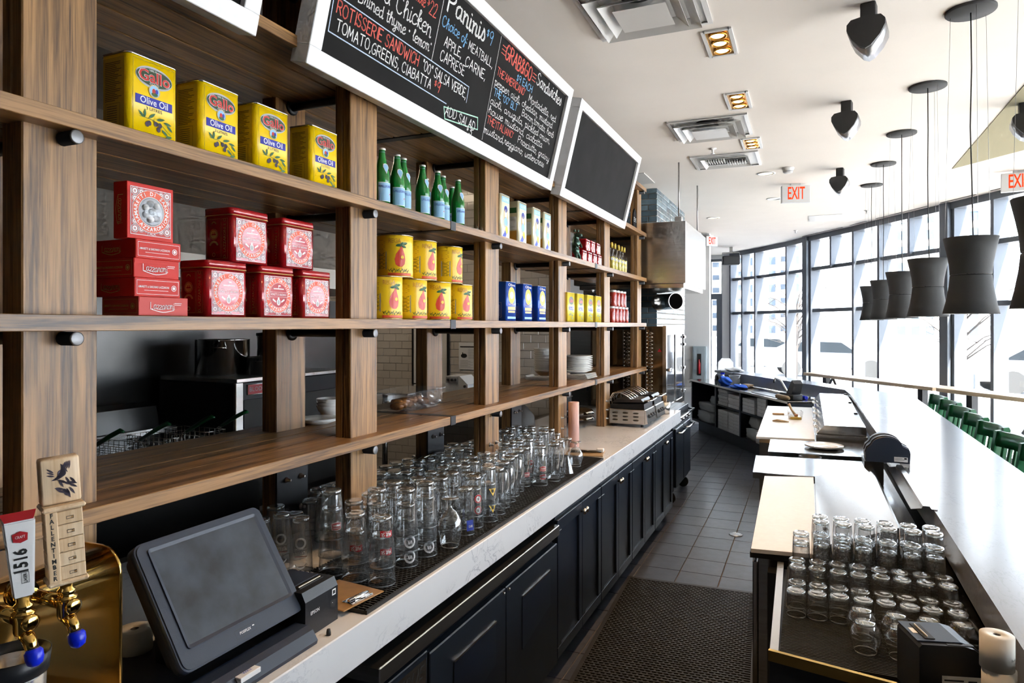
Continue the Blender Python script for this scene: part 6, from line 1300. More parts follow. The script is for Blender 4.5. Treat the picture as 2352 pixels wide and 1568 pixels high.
# ================================================================ KITCHEN BEHIND THE SHELVES
fy = thing('deep_fryer', 'stainless deep fryer bank in the dim kitchen', 'fryer', (0, 0, 0))
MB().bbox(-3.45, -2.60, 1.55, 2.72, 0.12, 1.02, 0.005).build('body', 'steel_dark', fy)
MB().extr([(-3.45, 1.02), (-3.30, 1.02), (-3.36, 1.30), (-3.45, 1.32)], 1.55, 2.72, 'Y').build('flue_back', 'steel_dark', fy)
MB().box(-3.24, -3.20, 1.55, 2.72, 1.17, 1.20).build('basket_rail', 'steel', fy)
for i, y in enumerate((1.87, 2.09, 2.33, 2.54)):
    b = thing('fryer_basket', ['wire fryer basket nearest the front post', 'second wire fryer basket with a green handle', 'third wire fryer basket with a green handle', 'wire fryer basket beside the black oven'][i], 'fryer basket', (-2.86, y, 1.035), 0, 'fryer baskets')
    m = MB()
    for a in range(9):
        x = -0.14 + 0.035 * a; m.tube([(x, -0.06, 0.19), (x, -0.055, 0.02), (x, 0.055, 0.02), (x, 0.06, 0.19)], 0.0016, 4)
    for a in range(9):
        z = 0.02 + 0.021 * a; e = 0.055 + 0.005 * a / 8; m.tube([(-0.145, -e, z), (0.145, -e, z), (0.145, e, z), (-0.145, e, z)], 0.0016, 4, closed=True)
    for a in range(4):
        y_ = -0.045 + 0.03 * a; m.tube([(0.145, y_, 0.19), (0.145, y_, 0.02)], 0.0016, 4); m.tube([(-0.145, y_, 0.19), (-0.145, y_, 0.02)], 0.0016, 4)
    m.build('wire_basket', 'steel', b)
    MB().tube([(0.146, -0.012, 0.10), (0.152, -0.012, 0.20), (0.18, -0.01, 0.215)], 0.003, 5).tube([(0.146, 0.012, 0.10), (0.152, 0.012, 0.20), (0.18, 0.01, 0.215)], 0.003, 5).build('handle_wire', 'steel', b)
    MB().tube([(0.18, 0, 0.215), (0.26, 0.02, 0.265), (0.31, 0.03, 0.29), (0.325, 0.035, 0.285)], [0.008, 0.010, 0.010, 0.005], 8).build('handle_grip', 'green_handle', b)
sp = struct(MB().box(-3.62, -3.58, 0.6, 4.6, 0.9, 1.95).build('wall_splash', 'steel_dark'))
hd = thing('kitchen_hood', 'long stainless kitchen hood over the fryers', 'extractor hood')
MB().extr([(-3.6, 1.98), (-2.75, 1.98), (-2.75, 2.10), (-3.0, 2.75), (-3.6, 2.75)], 0.4, 4.4, 'Y').build('hood_body', 'steel_matte', hd)
for k in range(3): MB().lathe([(0, 0), (0.012, 0.0), (0.014, 0.03), (0.008, 0.05), (0.006, 0.09), (0, 0.09)], 10).build('spray_nozzle', 'chrome', hd, (-2.95, 1.95 + 0.42 * k, 1.89))
ov = thing('convection_oven', 'black convection oven with steel trim and a red nameplate', 'oven', (0, 0, 0))
MB().bbox(-3.50, -2.915, 2.85, 3.80, 0.70, 1.43, 0.006).build('body', 'black_steel', ov)
MB().bbox(-3.48, -2.89, 2.845, 3.82, 1.43, 1.455, 0.004).bbox(-2.915, -2.895, 2.845, 2.90, 0.70, 1.43, 0.003).build('steel_trim', 'steel', ov)
MB().box(-2.915, -2.90, 2.91, 3.75, 0.75, 1.33).build('door_glass', 'vent_dark', ov)
Decal(0.001).rect(-0.11, -0.03, 0.11, 0.03, 'chrome', 1).rect(-0.105, -0.027, 0.105, 0.027, 'print_red', 2).text('BLODGETT', 0, 0, 0.036, 'print_grey', 3, width=0.19).build('nameplate', ov, face_px(-2.912, 3.055, 1.385))
for k, (x, y) in enumerate(((-3.4, 2.95), (-3.0, 2.95), (-3.4, 3.7), (-3.0, 3.7))): MB().cyl((x, y, 0), 0.03, 0.70, 12).build('leg', 'steel', ov)
def pot(label, x, y, z, r, h, lid=False):
    t = thing('stock_pot', label, 'pot', (x, y, z)); 
    MB().lathe([(0, 0), (r - 0.004, 0), (r, 0.004), (r, h - 0.004), (r + 0.004, h), (r - 0.002, h), (r - 0.003, 0.006), (0, 0.006)], 36).build('pot_body', 'pot_steel', t)
    a0 = -0.9
    for a in (a0, a0 + PI):
        c, s_ = math.cos(a), math.sin(a); tx, ty = -s_, c
        MB().tube([(c * r + tx * 0.045, s_ * r + ty * 0.045, h * 0.72), (c * (r + 0.04) + tx * 0.04, s_ * (r + 0.04) + ty * 0.04, h * 0.78), (c * (r + 0.04) - tx * 0.04, s_ * (r + 0.04) - ty * 0.04, h * 0.78), (c * r - tx * 0.045, s_ * r - ty * 0.045, h * 0.72)], 0.005, 6).build('handle', 'chrome', t)
    if lid: MB().lathe([(r, h), (r + 0.006, h + 0.004), (r + 0.004, h + 0.02), (r * 0.5, h + 0.026), (0, h + 0.027)], 30).build('lid', 'black_steel', t)
pot('wide tall stainless pot at the back of the oven top', -3.28, 3.12, 1.4555, 0.155, 0.21); pot('low wide stainless pan in front of the tall pots', -3.02, 3.20, 1.4555, 0.115, 0.105); pot('lidded stainless pot partly behind the oak back post', -3.20, 3.46, 1.4555, 0.10, 0.225, True)
wbt = thing('whiteboard', 'small framed whiteboard on the tiled kitchen wall', 'whiteboard', (-3.60, 6.195, 1.13))
MB().box(-0.22, 0.185, -0.010, 0, 0.01, 0.60).build('board', 'wall_white', wbt)
for a in ((-0.235, -0.215, 0, 0.62), (0.185, 0.205, 0, 0.62), (-0.215, 0.185, 0, 0.014), (-0.215, 0.185, 0.606, 0.62)): MB().box(a[0], a[1], -0.018, 0.002, a[2], a[3]).build('frame_strip', 'black_steel', wbt)
MB().bbox(0.175, 0.215, -0.022, 0.0, -0.005, 0.03, 0.002).build('corner_clip', 'print_orange', wbt)
ps = thing('wall_notice', 'printed notice sheet on the kitchen tiles', 'notice', (-3.19, 6.198, 1.30))
MB().box(-0.095, 0.095, -0.003, 0, 0, 0.275).build('sheet', 'print_white', ps)
k = Decal(0.0006); k.rect(-0.08, 0.225, 0.08, 0.238, 'print_black', 1).disc(-0.035, 0.14, 0.035, 0.022, 'print_black', 1).rect(-0.055, 0.14, -0.045, 0.175, 'print_black', 1)
for j in range(9): k.rect(-0.08, 0.02 + j * 0.009, 0.07 - 0.03 * (j % 3), 0.023 + j * 0.009, 'print_grey', 1)
for j in range(12): k.rect(0.015, 0.11 + j * 0.009, 0.08, 0.113 + j * 0.009, 'print_grey', 1)
k.build('print', ps, face_ny(0, -0.0032))
kc = thing('prep_counter', 'steel kitchen prep counter behind the deep shelf', 'counter', (0, 0, 0))
MB().bbox(-3.60, -2.50, 5.2, 6.05, 1.125, 1.165, 0.004).build('top', 'steel_sheet', kc)
for x in (-3.55, -2.58):
    for y in (5.26, 6.0): MB().cyl((x, y, 0), 0.025, 1.125, 12).build('leg', 'steel', kc)
mc = thing('vacuum_sealer', 'white kitchen machine with dials on the prep counter', 'kitchen machine', (-2.93, 5.6, 1.1655))
MB().extr([(-0.115, 0), (0.115, 0), (0.115, 0.05), (0.03, 0.125), (-0.10, 0.125), (-0.115, 0.09)], -0.12, 0.12, 'Y').build('housing', 'white_handle', mc)
MB().box(-0.105, 0.015, -0.123, -0.119, 0.06, 0.115).build('control_plate', 'print_grey', mc)
for x in (-0.085, -0.045, -0.01): MB().lathe([(0.013, 0), (0.011, -0.01), (0, -0.011)], 12, axis='Y').build('dial', 'black_plastic', mc, (x, -0.123, 0.09))
MB().lathe([(0.012, 0), (0.012, -0.02), (0, -0.021)], 12, axis='Y').build('knob', 'black_plastic', mc, (0.09, -0.119, 0.035))
fc = thing('steel_cupboard', 'tall bright stainless cupboard standing behind the far shelves', 'cupboard', (-2.43, 7.55, 0.0))
MB().bbox(-0.17, 0.17, 0, 0.5, 0.02, 2.10, 0.03, 3).build('body', 'steel', fc); MB().tube([(0.10, -0.02, 1.0), (0.10, -0.03, 1.2)], 0.008, 8).build('handle', 'chrome', fc)
bg_ = tag(MB().lathe([(0, 0), (0.13, 0.0), (0.15, 0.05), (0.14, 0.14), (0.09, 0.20), (0.05, 0.235), (0, 0.24)], 18).build('paper_sack', 'bag_dark', None, (-2.02, 4.72, CZ + 0.0005)), 'dark crumpled sack on the counter under the deep shelf', 'sack')
t = thing('stacked_steel_bowls', 'steel mixing bowls upside down at the back of the counter', 'mixing bowl', (-1.80, 5.62, CZ + 0.0005))
for k in range(2): MB().lathe([(0.13 - 0.01 * k, 0), (0.125, 0.02), (0.10, 0.05), (0.05, 0.065), (0, 0.067)], 28).build('bowl', 'steel_sheet', t, (0, 0, 0.045 * k))
t = thing('oven_door_side', 'tall kitchen oven with red lamp beyond the second back post', 'oven', (-4.95, 5.6, 0))
MB().bbox(-0.25, 0.12, 0, 0.5, 0.05, 1.60, 0.01).build('body', 'black_steel', t)
for z in (1.10, 1.30, 1.52): MB().lathe([(0.014, 0), (0.012, -0.012), (0, -0.013)], 10, axis='Y').build('dial', 'chrome', t, (0.06, -0.001, z))
t = thing('coffee_scoop', 'steel scoop resting on the counter under the joint of the deep shelf', 'scoop', (-1.86, 3.02, CZ + 0.0005), 0.3)
MB().lathe([(0.09, 0), (0.085, 0.03), (0.055, 0.075), (0.02, 0.085), (0, 0.085)], 22).build('scoop_bowl', 'steel_sheet', t); MB().tube([(0, 0, 0.085), (0.02, 0.02, 0.12), (0.09, 0.05, 0.15)], 0.008, 8).build('scoop_handle', 'steel_sheet', t)
# kitchen under-shelf wall so the room closes behind the counter
struct(MB().box(-2.22, -2.17, -0.6, 6.66, 0, 0.93).build('wall_counter_back', 'wall_dark'))
# ================================================================ FLOOR MAT
fm_ = thing('floor_mat', 'black rubber anti fatigue mat with round holes on the aisle floor', 'floor mat', (-0.722, 4.66, 0.0015), 0.05)
stuff(grid_mat(-0.403, 0.403, -2.55, 0.0, 0.014, 0.030, 0.024, 0.009, True, False).build('mat_grid', 'mat_rubber', fm_))
MB().box(-0.425, -0.403, -2.55, 0.022, 0, 0.014).box(0.403, 0.425, -2.55, 0.022, 0, 0.014).box(-0.403, 0.403, 0.0, 0.022, 0, 0.014).build('mat_border', 'mat_rubber', fm_)

kl = thing('unseen_kitchen_fill', 'added unseen warm panel light brightening the kitchen', 'ceiling light', (-3.9, 4.9, CEIL - 0.0005))  # added lamp, out of view, to brighten the dim kitchen
MB().box(-0.32, 0.32, -0.32, 0.32, -0.03, -0.0005).build('housing', 'vent_white', kl); MB().box(-0.29, 0.29, -0.29, 0.29, -0.034, -0.03).build('diffuser', 'lamp_glow_dim', kl)
L = bpy.data.lights.new('kitchen_fill_glow', 'AREA'); L.size = 0.6; L.energy = 9; L.color = (1.0, 0.80, 0.58)
lo = bpy.data.objects.new('kitchen_fill_glow', L); COL.objects.link(lo); lo.parent = kl; lo.location = (0, 0, -0.05)

# ================================================================ BAR ON THE RIGHT
BT = 1.0
inner = [(0.462, 0.6), (0.456, 1.9), (0.468, 3.24), (0.438, 5.26), (0.42, 8.25), (0.388, 8.84)]
top = inner + [(-1.30, 11.64), (-0.996, 11.81), (1.02, 8.30), (1.003, 4.2), (0.985, 0.6)]
br = thing('bar_counter', 'long pale marble bar top running past the window side', 'bar counter')
MB().prism(top, BT - 0.03, BT).build('top', 'marble_bar', br)
ap = []
for i in range(len(inner) - 1): ap.append((inner[i], inner[i + 1]))
q = MB()
offs = [(x + 0.03, y) for x, y in inner]
q.prism(inner + offs[::-1], BT - 0.105, BT - 0.03)
q.prism([(0.388, 8.84), (-1.30, 11.64), (-1.274, 11.655), (0.414, 8.855)], BT - 0.155, BT - 0.03)
q.build('apron', 'marble_bar', br)
MB().prism([(0.60, 0.6), (0.60, 8.6), (0.72, 8.6), (0.72, 0.6)], 0, BT - 0.031).build('bar_front', 'navy', br)
MB().box(0.42, 0.60, 2.3, 5.0, 0.845, 0.858).build('ledge', 'steel_dark', br)
# ---- glass draining station nearest the camera
st = thing('glass_station', 'dark draining cabinet with a rubber mat and front lip coloured gold for lamplight', 'drainer')
A, B, C_, D = (-0.101, 2.068), (0.44, 1.955), (0.44, 2.92), (-0.111, 2.86)
MB().prism([A, B, C_, D], 0.0, 0.80).build('body', 'fridge_black', st)
MB().prism([A, (-0.078, 2.064), (-0.088, 2.86), D], 0.80, 0.828).build('side_rim', 'steel', st)
MB().prism([(-0.105, 2.064), (0.44, 1.950), (0.44, 1.962), (-0.103, 2.077)], 0.80, 0.830).build('front_lip', 'brass', st)  # brass colour puts the warm lamplight into this edge
MB().box(-0.145, -0.105, 2.80, 2.87, 0.0, 0.80).build('corner_post', 'steel_dark', st)
dm = thing('drain_mat', 'woven black rubber mat under the right hand glasses', 'bar mat', (0, 0, 0.8005), 0)
stuff(grid_mat(-0.076, 0.43, 2.08, 2.86, 0.012, 0.016, 0.0095, 0.0045).build('mat_grid', 'rubber', dm))
# glasses, rims down, in straight rows
def tumb(h, rr, rb, bt):
    return g_pint(h, rr, rb, bt, 0.0008)
TM = {'short': tumb(0.082, 0.0305, 0.0285, 0.012).mesh('rocks_glass', GM), 'mid': tumb(0.109, 0.0308, 0.027, 0.012).mesh('juice_glass', GM), 'tall': tumb(0.150, 0.0325, 0.0275, 0.014).mesh('highball_glass', GM)}
sm_ = MB().lathe([(0.029, 0), (0.030, 0.002), (0.040, 0.030), (0.0425, 0.045), (0.038, 0.066), (0.028, 0.080)], 26, mis=[0] * 5); sm_.lathe([(0, 0.078), (0.026, 0.078), (0.028, 0.080), (0.025, 0.087), (0, 0.088)], 26, mis=[1] * 4); sm_.lathe([(0.029, 0.0), (0.028, 0.002), (0.029, 0.004), (0.030, 0.002)], 26, mis=[2] * 3)
TM['stemless'] = sm_.mesh('stemless_glass', GM)
GZ = 0.8005 + 0.0125
RW = [('short', 2.400, 0, 8, 'rocks_glass', 'front short row on the draining mat'), ('short', 2.470, 0, 8, 'rocks_glass', 'second short row on the draining mat'), ('mid', 2.555, 0, 8, 'juice_glass', 'third row on the draining mat'), ('mid', 2.630, 0, 8, 'juice_glass', 'fourth row on the draining mat')]
for kd, y, a, b, nm, desc in RW:
    for c in range(a, b):
        tag(link(nm, TM[kd], None, (-0.036 + 0.0637 * c + rnd.uniform(-.002, .002), y + rnd.uniform(-.004, .004), GZ)), 'clear tumbler, %s, in the %s' % (('leftmost', 'second', 'third', 'fourth', 'fifth', 'sixth', 'seventh', 'eighth')[c], desc), 'glass', desc)
ords = ('first', 'second', 'third', 'fourth', 'fifth', 'sixth', 'seventh')
for r, (y, xs, n) in enumerate([(2.700, [-0.025, 0.043, 0.110, 0.179, 0.254, 0.327, 0.395], 1), (2.770, [0.043, 0.117, 0.191, 0.262, 0.338, 0.402], 2), (2.840, [0.040, 0.112, 0.183, 0.256, 0.331, 0.402], 2)]):
    for i, x in enumerate(xs):
        for j in range(n + (1 if r == 0 else 0)):
            dz = 0.035 * j if r == 0 else 0.066 * j
            tag(link('highball_glass', TM['tall'], None, (x, y, GZ + dz)), '%s tall glass of a nested pair, %s along the %s tall row' % (('lower', 'upper')[j], ords[i], ('front', 'middle', 'rear')[r]), 'glass', 'tall nested glasses on the draining mat')
for i, (x, y) in enumerate([(0.150, 2.205), (0.239, 2.203), (0.147, 2.300), (0.237, 2.297), (0.322, 2.300), (0.404, 2.300)]):
    tag(link('stemless_glass', TM['stemless'], None, (x, y, GZ)), ['round stemless glass nearest the camera, left', 'round stemless glass nearest the camera beside the printer', 'round stemless glass at the left of the second row', 'round stemless glass second in its row', 'round stemless glass third in its row', 'round stemless glass behind the printer by the bar'][i], 'glass', 'round stemless glasses')
# ---- receipt printer and paper rolls in the corner
pr2 = thing('label_printer', 'dark receipt printer in the bottom right corner beside paper rolls', 'printer', (0.312, 2.035, 0.8135), 0.28)
pts = [(-0.082, 0), (0.078, 0), (0.078, 0.095), (0.066, 0.125), (0.045, 0.142), (0.02, 0.148), (-0.075, 0.148), (-0.082, 0.140)]
MB().extr(pts, -0.066, 0.062, 'Y', 0, False).build('case', 'black_plastic', pr2)
MB().extr([(-0.080, 0.1485), (0.02, 0.1485), (0.0455, 0.1425), (0.067, 0.1255), (0.079, 0.0955), (0.081, 0.0965), (0.068, 0.128), (0.046, 0.145), (0.021, 0.1515), (-0.080, 0.1515)], -0.050, 0.063, 'Y').build('cover', 'grey_plastic', pr2)
MB().box(-0.058, -0.034, -0.040, 0.046, 0.1516, 0.1535).build('slot_frame', 'rubber', pr2); MB().box(-0.050, -0.048, -0.034, 0.040, 0.1536, 0.157).build('paper_edge', 'paper', pr2)
MB().box(-0.072, -0.060, -0.008, 0.022, 0.1516, 0.1522).build('sticker', 'paper', pr2)
MB().box(-0.015, 0.045, -0.0625, -0.051, 0.1482, 0.1492).build('button_strip', 'black_plastic', pr2)
Decal(0.0003).rect(-0.03, 0.035, 0.06, 0.075, 'paper', 1).rect(-0.025, 0.062, 0.02, 0.066, 'print_black', 2).rect(-0.025, 0.052, 0.01, 0.055, 'print_black', 2).rect(0.03, 0.045, 0.05, 0.065, 'print_black', 2).build('rating_label', pr2, face_ny(0, -0.0663))
for k in range(3):
    t = thing('till_roll', ['white till roll at the bottom of the stack by the bar edge', 'white till roll in the middle of the stack by the bar edge', 'white till roll on top of the stack by the bar edge'][k], 'paper roll', (0.395 + 0.004 * (k < 2), 1.872, 0.816 + 0.0765 * k), 0, 'stack of till rolls')
    MB().lathe([(0.008, 0), (0.034, 0), (0.034, 0.076), (0.008, 0.0755), (0.008, 0)], 28, mis=[0] * 4).build('paper', 'paper', t); MB().lathe([(0.0078, 0.001), (0.0078, 0.0745), (0.0055, 0.0745), (0.0055, 0.001)], 14, mis=[0] * 3).build('core', 'print_black', t)
    if k == 2: Decal(0.0003).text('BuyRolls', 0, 0.03, 0.008, 'print_black', 1, width=0.022).text('3 1/8', 0, 0.022, 0.005, 'print_black', 1).wrap(0.0342, -0.55).build('roll_print', t)
tag(MB().tube([(0.425, 2.02, 0.86), (0.42, 2.15, 0.93), (0.43, 2.3, 0.90), (0.44, 2.42, 0.87), (0.448, 2.50, 0.868)], 0.004, 6).build('power_cord', 'rubber', None), 'black power cord under the bar edge behind the printer', 'cord')
# ---- prep table with cutting board and slanted steel lid
p1 = thing('prep_table', 'steel prep table with brass lit front and slanted pan lid', 'prep table')
MB().prism([(-0.185, 2.93), (0.38, 2.95), (0.38, 4.27), (-0.205, 4.27)], 0.08, 0.845).build('body', 'steel', p1)
MB().prism([(-0.215, 2.885), (0.03, 2.91), (0.03, 4.34), (-0.240, 4.27)], 0.822, 0.8448).build('board_rim', 'rubber', p1)
for y0 in (2.98, 3.62):
    d = MB().bbox(-0.212, -0.192, y0, y0 + 0.60, 0.12, 0.78, 0.004).build('door', 'steel_sheet', p1)
    MB().tube([(-0.215, y0 + 0.56, 0.52), (-0.24, y0 + 0.56, 0.54), (-0.245, y0 + 0.56, 0.66), (-0.235, y0 + 0.56, 0.72)], 0.008, 8).build('handle', 'black_plastic', d)
y0, y1 = 2.98, 4.37
ld = MB(); xl, xr, zl, zr = 0.034, 0.315, 0.866, 0.976
ld.add([(xl, y0, zl), (xr, y0, zr), (xr, y1, zr), (xl, y1, zl), (xl, y0, zl - 0.012), (xr, y0, zr - 0.012), (xr, y1, zr - 0.012), (xl, y1, zl - 0.012)], [(0, 1, 2, 3), (7, 6, 5, 4), (0, 4, 5, 1), (1, 5, 6, 2), (2, 6, 7, 3), (3, 7, 4, 0)]).box(xr, xr + 0.008, y0, y1, 0.845, zr).build('slanted_lid', 'steel_sheet', p1)
MB().bbox(0.045, 0.065, 3.28, 3.30, 0.885, 0.905, 0.002).build('lid_hinge', 'chrome', p1)
MB().prism([(0.325, 2.95), (0.44, 2.95), (0.42, 5.0), (0.325, 5.0)], 0.862, 0.872).build('rear_shelf', 'steel_sheet', p1)
tag(MB().prism([(-0.21, 2.875), (0.0285, 2.90), (0.0265, 4.371), (-0.238, 4.294)], 0.8455, 0.861).build('cutting_board', 'board_white'), 'long white cutting board behind the right hand glasses', 'cutting board')
p2 = thing('side_table', 'bright polished steel side table beyond the nearer cutting board', 'table')
MB().prism([(-0.310, 4.375), (0.32, 4.40), (0.32, 4.998), (-0.330, 4.946)], 0.825, 0.862).build('top', 'steel_sheet', p2)
MB().box(-0.25, 0.30, 4.42, 4.93, 0.05, 0.825).build('body', 'steel_dark', p2)
bn = thing('waste_bin', 'black round bin between the two steel tables', 'bin', (0.01, 5.055, 0))
MB().lathe([(0, 0), (0.06, 0), (0.066, 0.845), (0.072, 0.85), (0.072, 0.862), (0.062, 0.862), (0.056, 0.02), (0, 0.02)], 26).build('bin_body', 'rubber', bn)
p3 = thing('pass_table', 'steel pass table holding two round plates', 'table')
MB().prism([(-0.262, 5.135), (0.395, 5.17), (0.395, 5.75), (-0.272, 5.69)], 0.83, 0.862).build('top', 'steel_sheet', p3)
MB().box(-0.22, 0.37, 5.20, 5.66, 0.05, 0.83).build('body', 'steel_dark', p3)
me = plate_me(0.132, 0.014).mesh('pizza_plate', 'china')
for k in range(2): tag(link('pizza_plate', me, None, (0.104, 5.44, 0.8625 + 0.007 * k)), ['lower pale round plate on the steel pass table', 'upper pale round plate on the steel pass table'][k], 'plate', 'two round plates on the pass table')
p4 = thing('pizza_prep_table', 'steel pizza prep table with a row of hinged pan lids', 'prep table')
MB().box(-0.36, 0.40, 5.80, 8.20, 0.08, 0.84).build('body', 'steel', p4)
MB().box(0.055, 0.415, 5.84, 8.75, 0.84, 0.895).build('pan_well', 'steel', p4)
for k in range(3):
    ya = 5.90 + 0.93 * k; yb = ya + 0.91
    l_ = MB().add([(0.115, ya, 0.965), (0.405, ya, 0.965), (0.405, yb, 0.965), (0.115, yb, 0.965), (0.06, ya, 0.898), (0.412, ya, 0.898), (0.412, yb, 0.898), (0.06, yb, 0.898)], [(0, 1, 2, 3), (7, 6, 5, 4), (0, 4, 5, 1), (1, 5, 6, 2), (2, 6, 7, 3), (3, 7, 4, 0)]).build('pan_lid', 'steel_sheet', p4)
    for yy in (ya + 0.25, ya + 0.62): MB().tube([(0.068, yy - 0.05, 0.915), (0.040, yy - 0.05, 0.93), (0.040, yy + 0.05, 0.93), (0.068, yy + 0.05, 0.915)], 0.007, 6).build('lid_handle', 'chrome', l_)
    MB().bbox(0.37, 0.40, yb - 0.05, yb - 0.02, 0.965, 0.975, 0.002).build('hinge', 'steel_dark', l_)
tag(MB().prism([(-0.383, 5.777), (0.044, 5.826), (0.035, 8.065), (-0.415, 8.044)], 0.8455, 0.862).build('cutting_board', 'board_white'), 'wide white cutting board in front of the steel pan lids', 'cutting board')
MB().box(-0.36, 0.03, 5.79, 5.84, 0.815, 0.8448).build('board_support', 'oak_x', p4)
tb = thing('oil_tub', 'clear tub of golden oil with a brush in it', 'tub', (-0.118, 7.03, 0.8625), 0.15)
MB().add([(-.05, -.07, 0), (.05, -.07, 0), (.05, .07, 0), (-.05, .07, 0), (-.062, -.085, .075), (.062, -.085, .075), (.062, .085, .075), (-.062, .085, .075)], [(3, 2, 1, 0), (0, 1, 5, 4), (1, 2, 6, 5), (2, 3, 7, 6), (3, 0, 4, 7)]).build('tub_body', 'tub', tb)
MB().box(-0.048, 0.048, -0.068, 0.068, 0.002, 0.024).build('oil', 'oil', tb)
bru = thing('pastry_brush', 'wooden pastry brush leaning in the tub of oil', 'brush', (-0.118, 7.03, 0.888), 0)
MB().tube([(0.01, 0.0, 0.0), (-0.03, 0.0, 0.06), (-0.055, 0.0, 0.115)], [0.014, 0.010, 0.012], 8).build('handle', 'oak_x', bru); MB().bbox(-0.006, 0.026, -0.03, 0.03, 0.0, 0.02, 0.004).build('bristles', 'food', bru)
kn = thing('kitchen_knife', 'knife with a dark handle lying left of the oil tub', 'knife', (-0.30, 7.28, 0.8625), 0.1)
MB().bbox(-0.03, 0.08, -0.012, 0.012, 0, 0.016, 0.004).build('handle', 'masonite', kn); MB().box(0.08, 0.20, -0.012, 0.010, 0.006, 0.008).build('blade', 'steel', kn)
tag(MB().tube([(-0.07, 0, 0.006), (-0.03, 0.012, 0.010), (0.02, -0.006, 0.008), (0.07, -0.012, 0.006)], [0.006, 0.012, 0.010, 0.005], 8).build('wooden_spreader', 'oak_x', None, (-0.235, 6.75, 0.8625)), 'small wooden spreader in front of the oil tub', 'utensil')
# ---- steel rail hooked on the bar edge, domed appliance on the bar
rl = tag(MB().extr([(0.385, 0.995), (0.425, 1.000), (0.430, 1.012), (0.450, 1.012), (0.455, 1.0015), (0.480, 1.0015), (0.480, 1.004), (0.458, 1.004), (0.452, 1.015), (0.428, 1.015), (0.423, 1.004), (0.385, 0.998)], 3.22, 4.12, 'Y').build('steel_rail', 'steel_sheet'), 'folded steel rail along the inner edge of the bar', 'rail')
dm_ = thing('sharpener', 'dark domed appliance sitting on the inner bar edge', 'appliance', (0.398, 4.24, BT + 0.0005), 0.0)
dome = [(-0.105, 0.0), (0.105, 0.0), (0.108, 0.055), (0.098, 0.078)] + [(0.075 * math.cos(a) - 0.005, 0.085 + 0.052 * math.sin(a)) for a in [0.15 + (PI - 0.3) * k / 10 for k in range(11)]] + [(-0.100, 0.072), (-0.108, 0.045)]
MB().extr(dome, 0, 0.20, 'Y', 0, True).build('housing', 'grey_plastic', dm_)
MB().extr([(x * 1.03, z * 1.02 + 0.001) for x, z in dome[2:]], 0.03, 0.06, 'Y', 0, True).build('rib', 'black_plastic', dm_)
MB().extr([(x * 1.03, z * 1.02 + 0.001) for x, z in dome[2:]], 0.12, 0.15, 'Y', 0, True).build('rib', 'black_plastic', dm_)
Decal(0.0003).rect(0.03, 0.008, 0.095, 0.034, 'print_white', 1).rect(0.034, 0.026, 0.07, 0.029, 'print_grey', 2).rect(0.034, 0.018, 0.08, 0.021, 'print_grey', 2).rect(0.078, 0.022, 0.09, 0.031, 'print_black', 2).build('rating_label', dm_, face_ny(0, -0.0004))
MB().box(-0.115, -0.02, 0.0, 0.20, -0.126, -0.001).build('mount', 'steel_dark', dm_)
# ================================================================ PIZZA STATION AT THE BEND OF THE BAR
pz = thing('pizza_box_station', 'dark open shelving station with steel top storing pizza boxes', 'shelving', (-1.842, 11.778, 0), math.atan2(-0.884, 0.467))
MB().bbox(0, 3.45, 0.0, 0.44, 0.815, 0.845, 0.003).build('worktop', 'steel_sheet', pz)
MB().box(0.1, 3.42, 0.12, 0.42, 0.0, 0.16).build('plinth', 'navy', pz)
MB().box(0.03, 3.44, 0.03, 0.42, 0.16, 0.195).build('bottom_shelf', 'navy', pz); MB().box(0.03, 3.44, 0.40, 0.42, 0.195, 0.815).build('back_panel', 'navy', pz)
for x in (0.03, 1.09, 2.01, 2.84, 3.39): MB().box(x, x + 0.045, 0.02, 0.40, 0.195, 0.815).build('upright', 'navy', pz)
for x0, x1 in ((1.135, 2.01), (2.055, 2.84), (2.885, 3.39)): MB().box(x0, x1, 0.03, 0.40, 0.535, 0.56).build('middle_shelf', 'navy', pz)
MB().bbox(0.02, 0.75, 0.42, 0.80, 0.955, 0.998, 0.003).box(0.08, 0.16, 0.45, 0.75, 0.845, 0.955).box(0.60, 0.68, 0.45, 0.75, 0.845, 0.955).build('raised_marble_shelf', 'marble_bar', pz)
pzm = pz.matrix_basis.copy()
def pzp(x, y, z): v = Matrix.Translation(pz.location) @ Matrix.Rotation(math.atan2(-0.884, 0.467), 4, 'Z') @ Vector((x, y, z)); return (v.x, v.y, v.z)
pzr = math.atan2(-0.884, 0.467)
box_me = MB().bbox(-0.19, 0.19, 0, 0.36, 0, 0.0445, 0.002).mesh('carton_body', 'card_white'); tab_me = MB().box(-0.02, 0.02, -0.0015, 0.0, 0.028, 0.040).mesh('lid_tab', 'print_grey'); gap_me = MB().box(-0.188, 0.188, -0.001, 0.0, 0.012, 0.016).mesh('lid_gap', 'print_grey')
def pbox(x, z, label, s=1.0, dx=0):
    t = thing('pizza_box', label, 'pizza box', pzp(x, 0.035 + dx, z), pzr, 'flat white pizza boxes'); t.scale = (s, 0.9, 1)
    link('carton_body', box_me, t); link('lid_tab', tab_me, t); link('lid_gap', gap_me, t)
for i in range(5):
    pbox(1.36, 0.561 + 0.048 * i, 'white pizza box, %s up, in the left upper stack of the first box cubby' % ORD[i], 0.95, 0.01 * (i % 2)); 
    if i < 4: pbox(1.76, 0.561 + 0.048 * i, 'white pizza box, %s up, in the right upper stack of the first box cubby' % ORD[i], 1.0, 0.01 * (i % 2))
for i in range(6): pbox(1.36, 0.196 + 0.048 * i, 'white pizza box, %s up, in the left lower stack of the first box cubby' % ORD[i], 0.95); pbox(1.77, 0.196 + 0.048 * i, 'white pizza box, %s up, in the right lower stack of the first box cubby' % ORD[i], 1.0)
for i in range(4): pbox(2.27, 0.561 + 0.048 * i, 'white pizza box, %s up, in the upper left stack of the second box cubby' % ORD[i], 1.0)
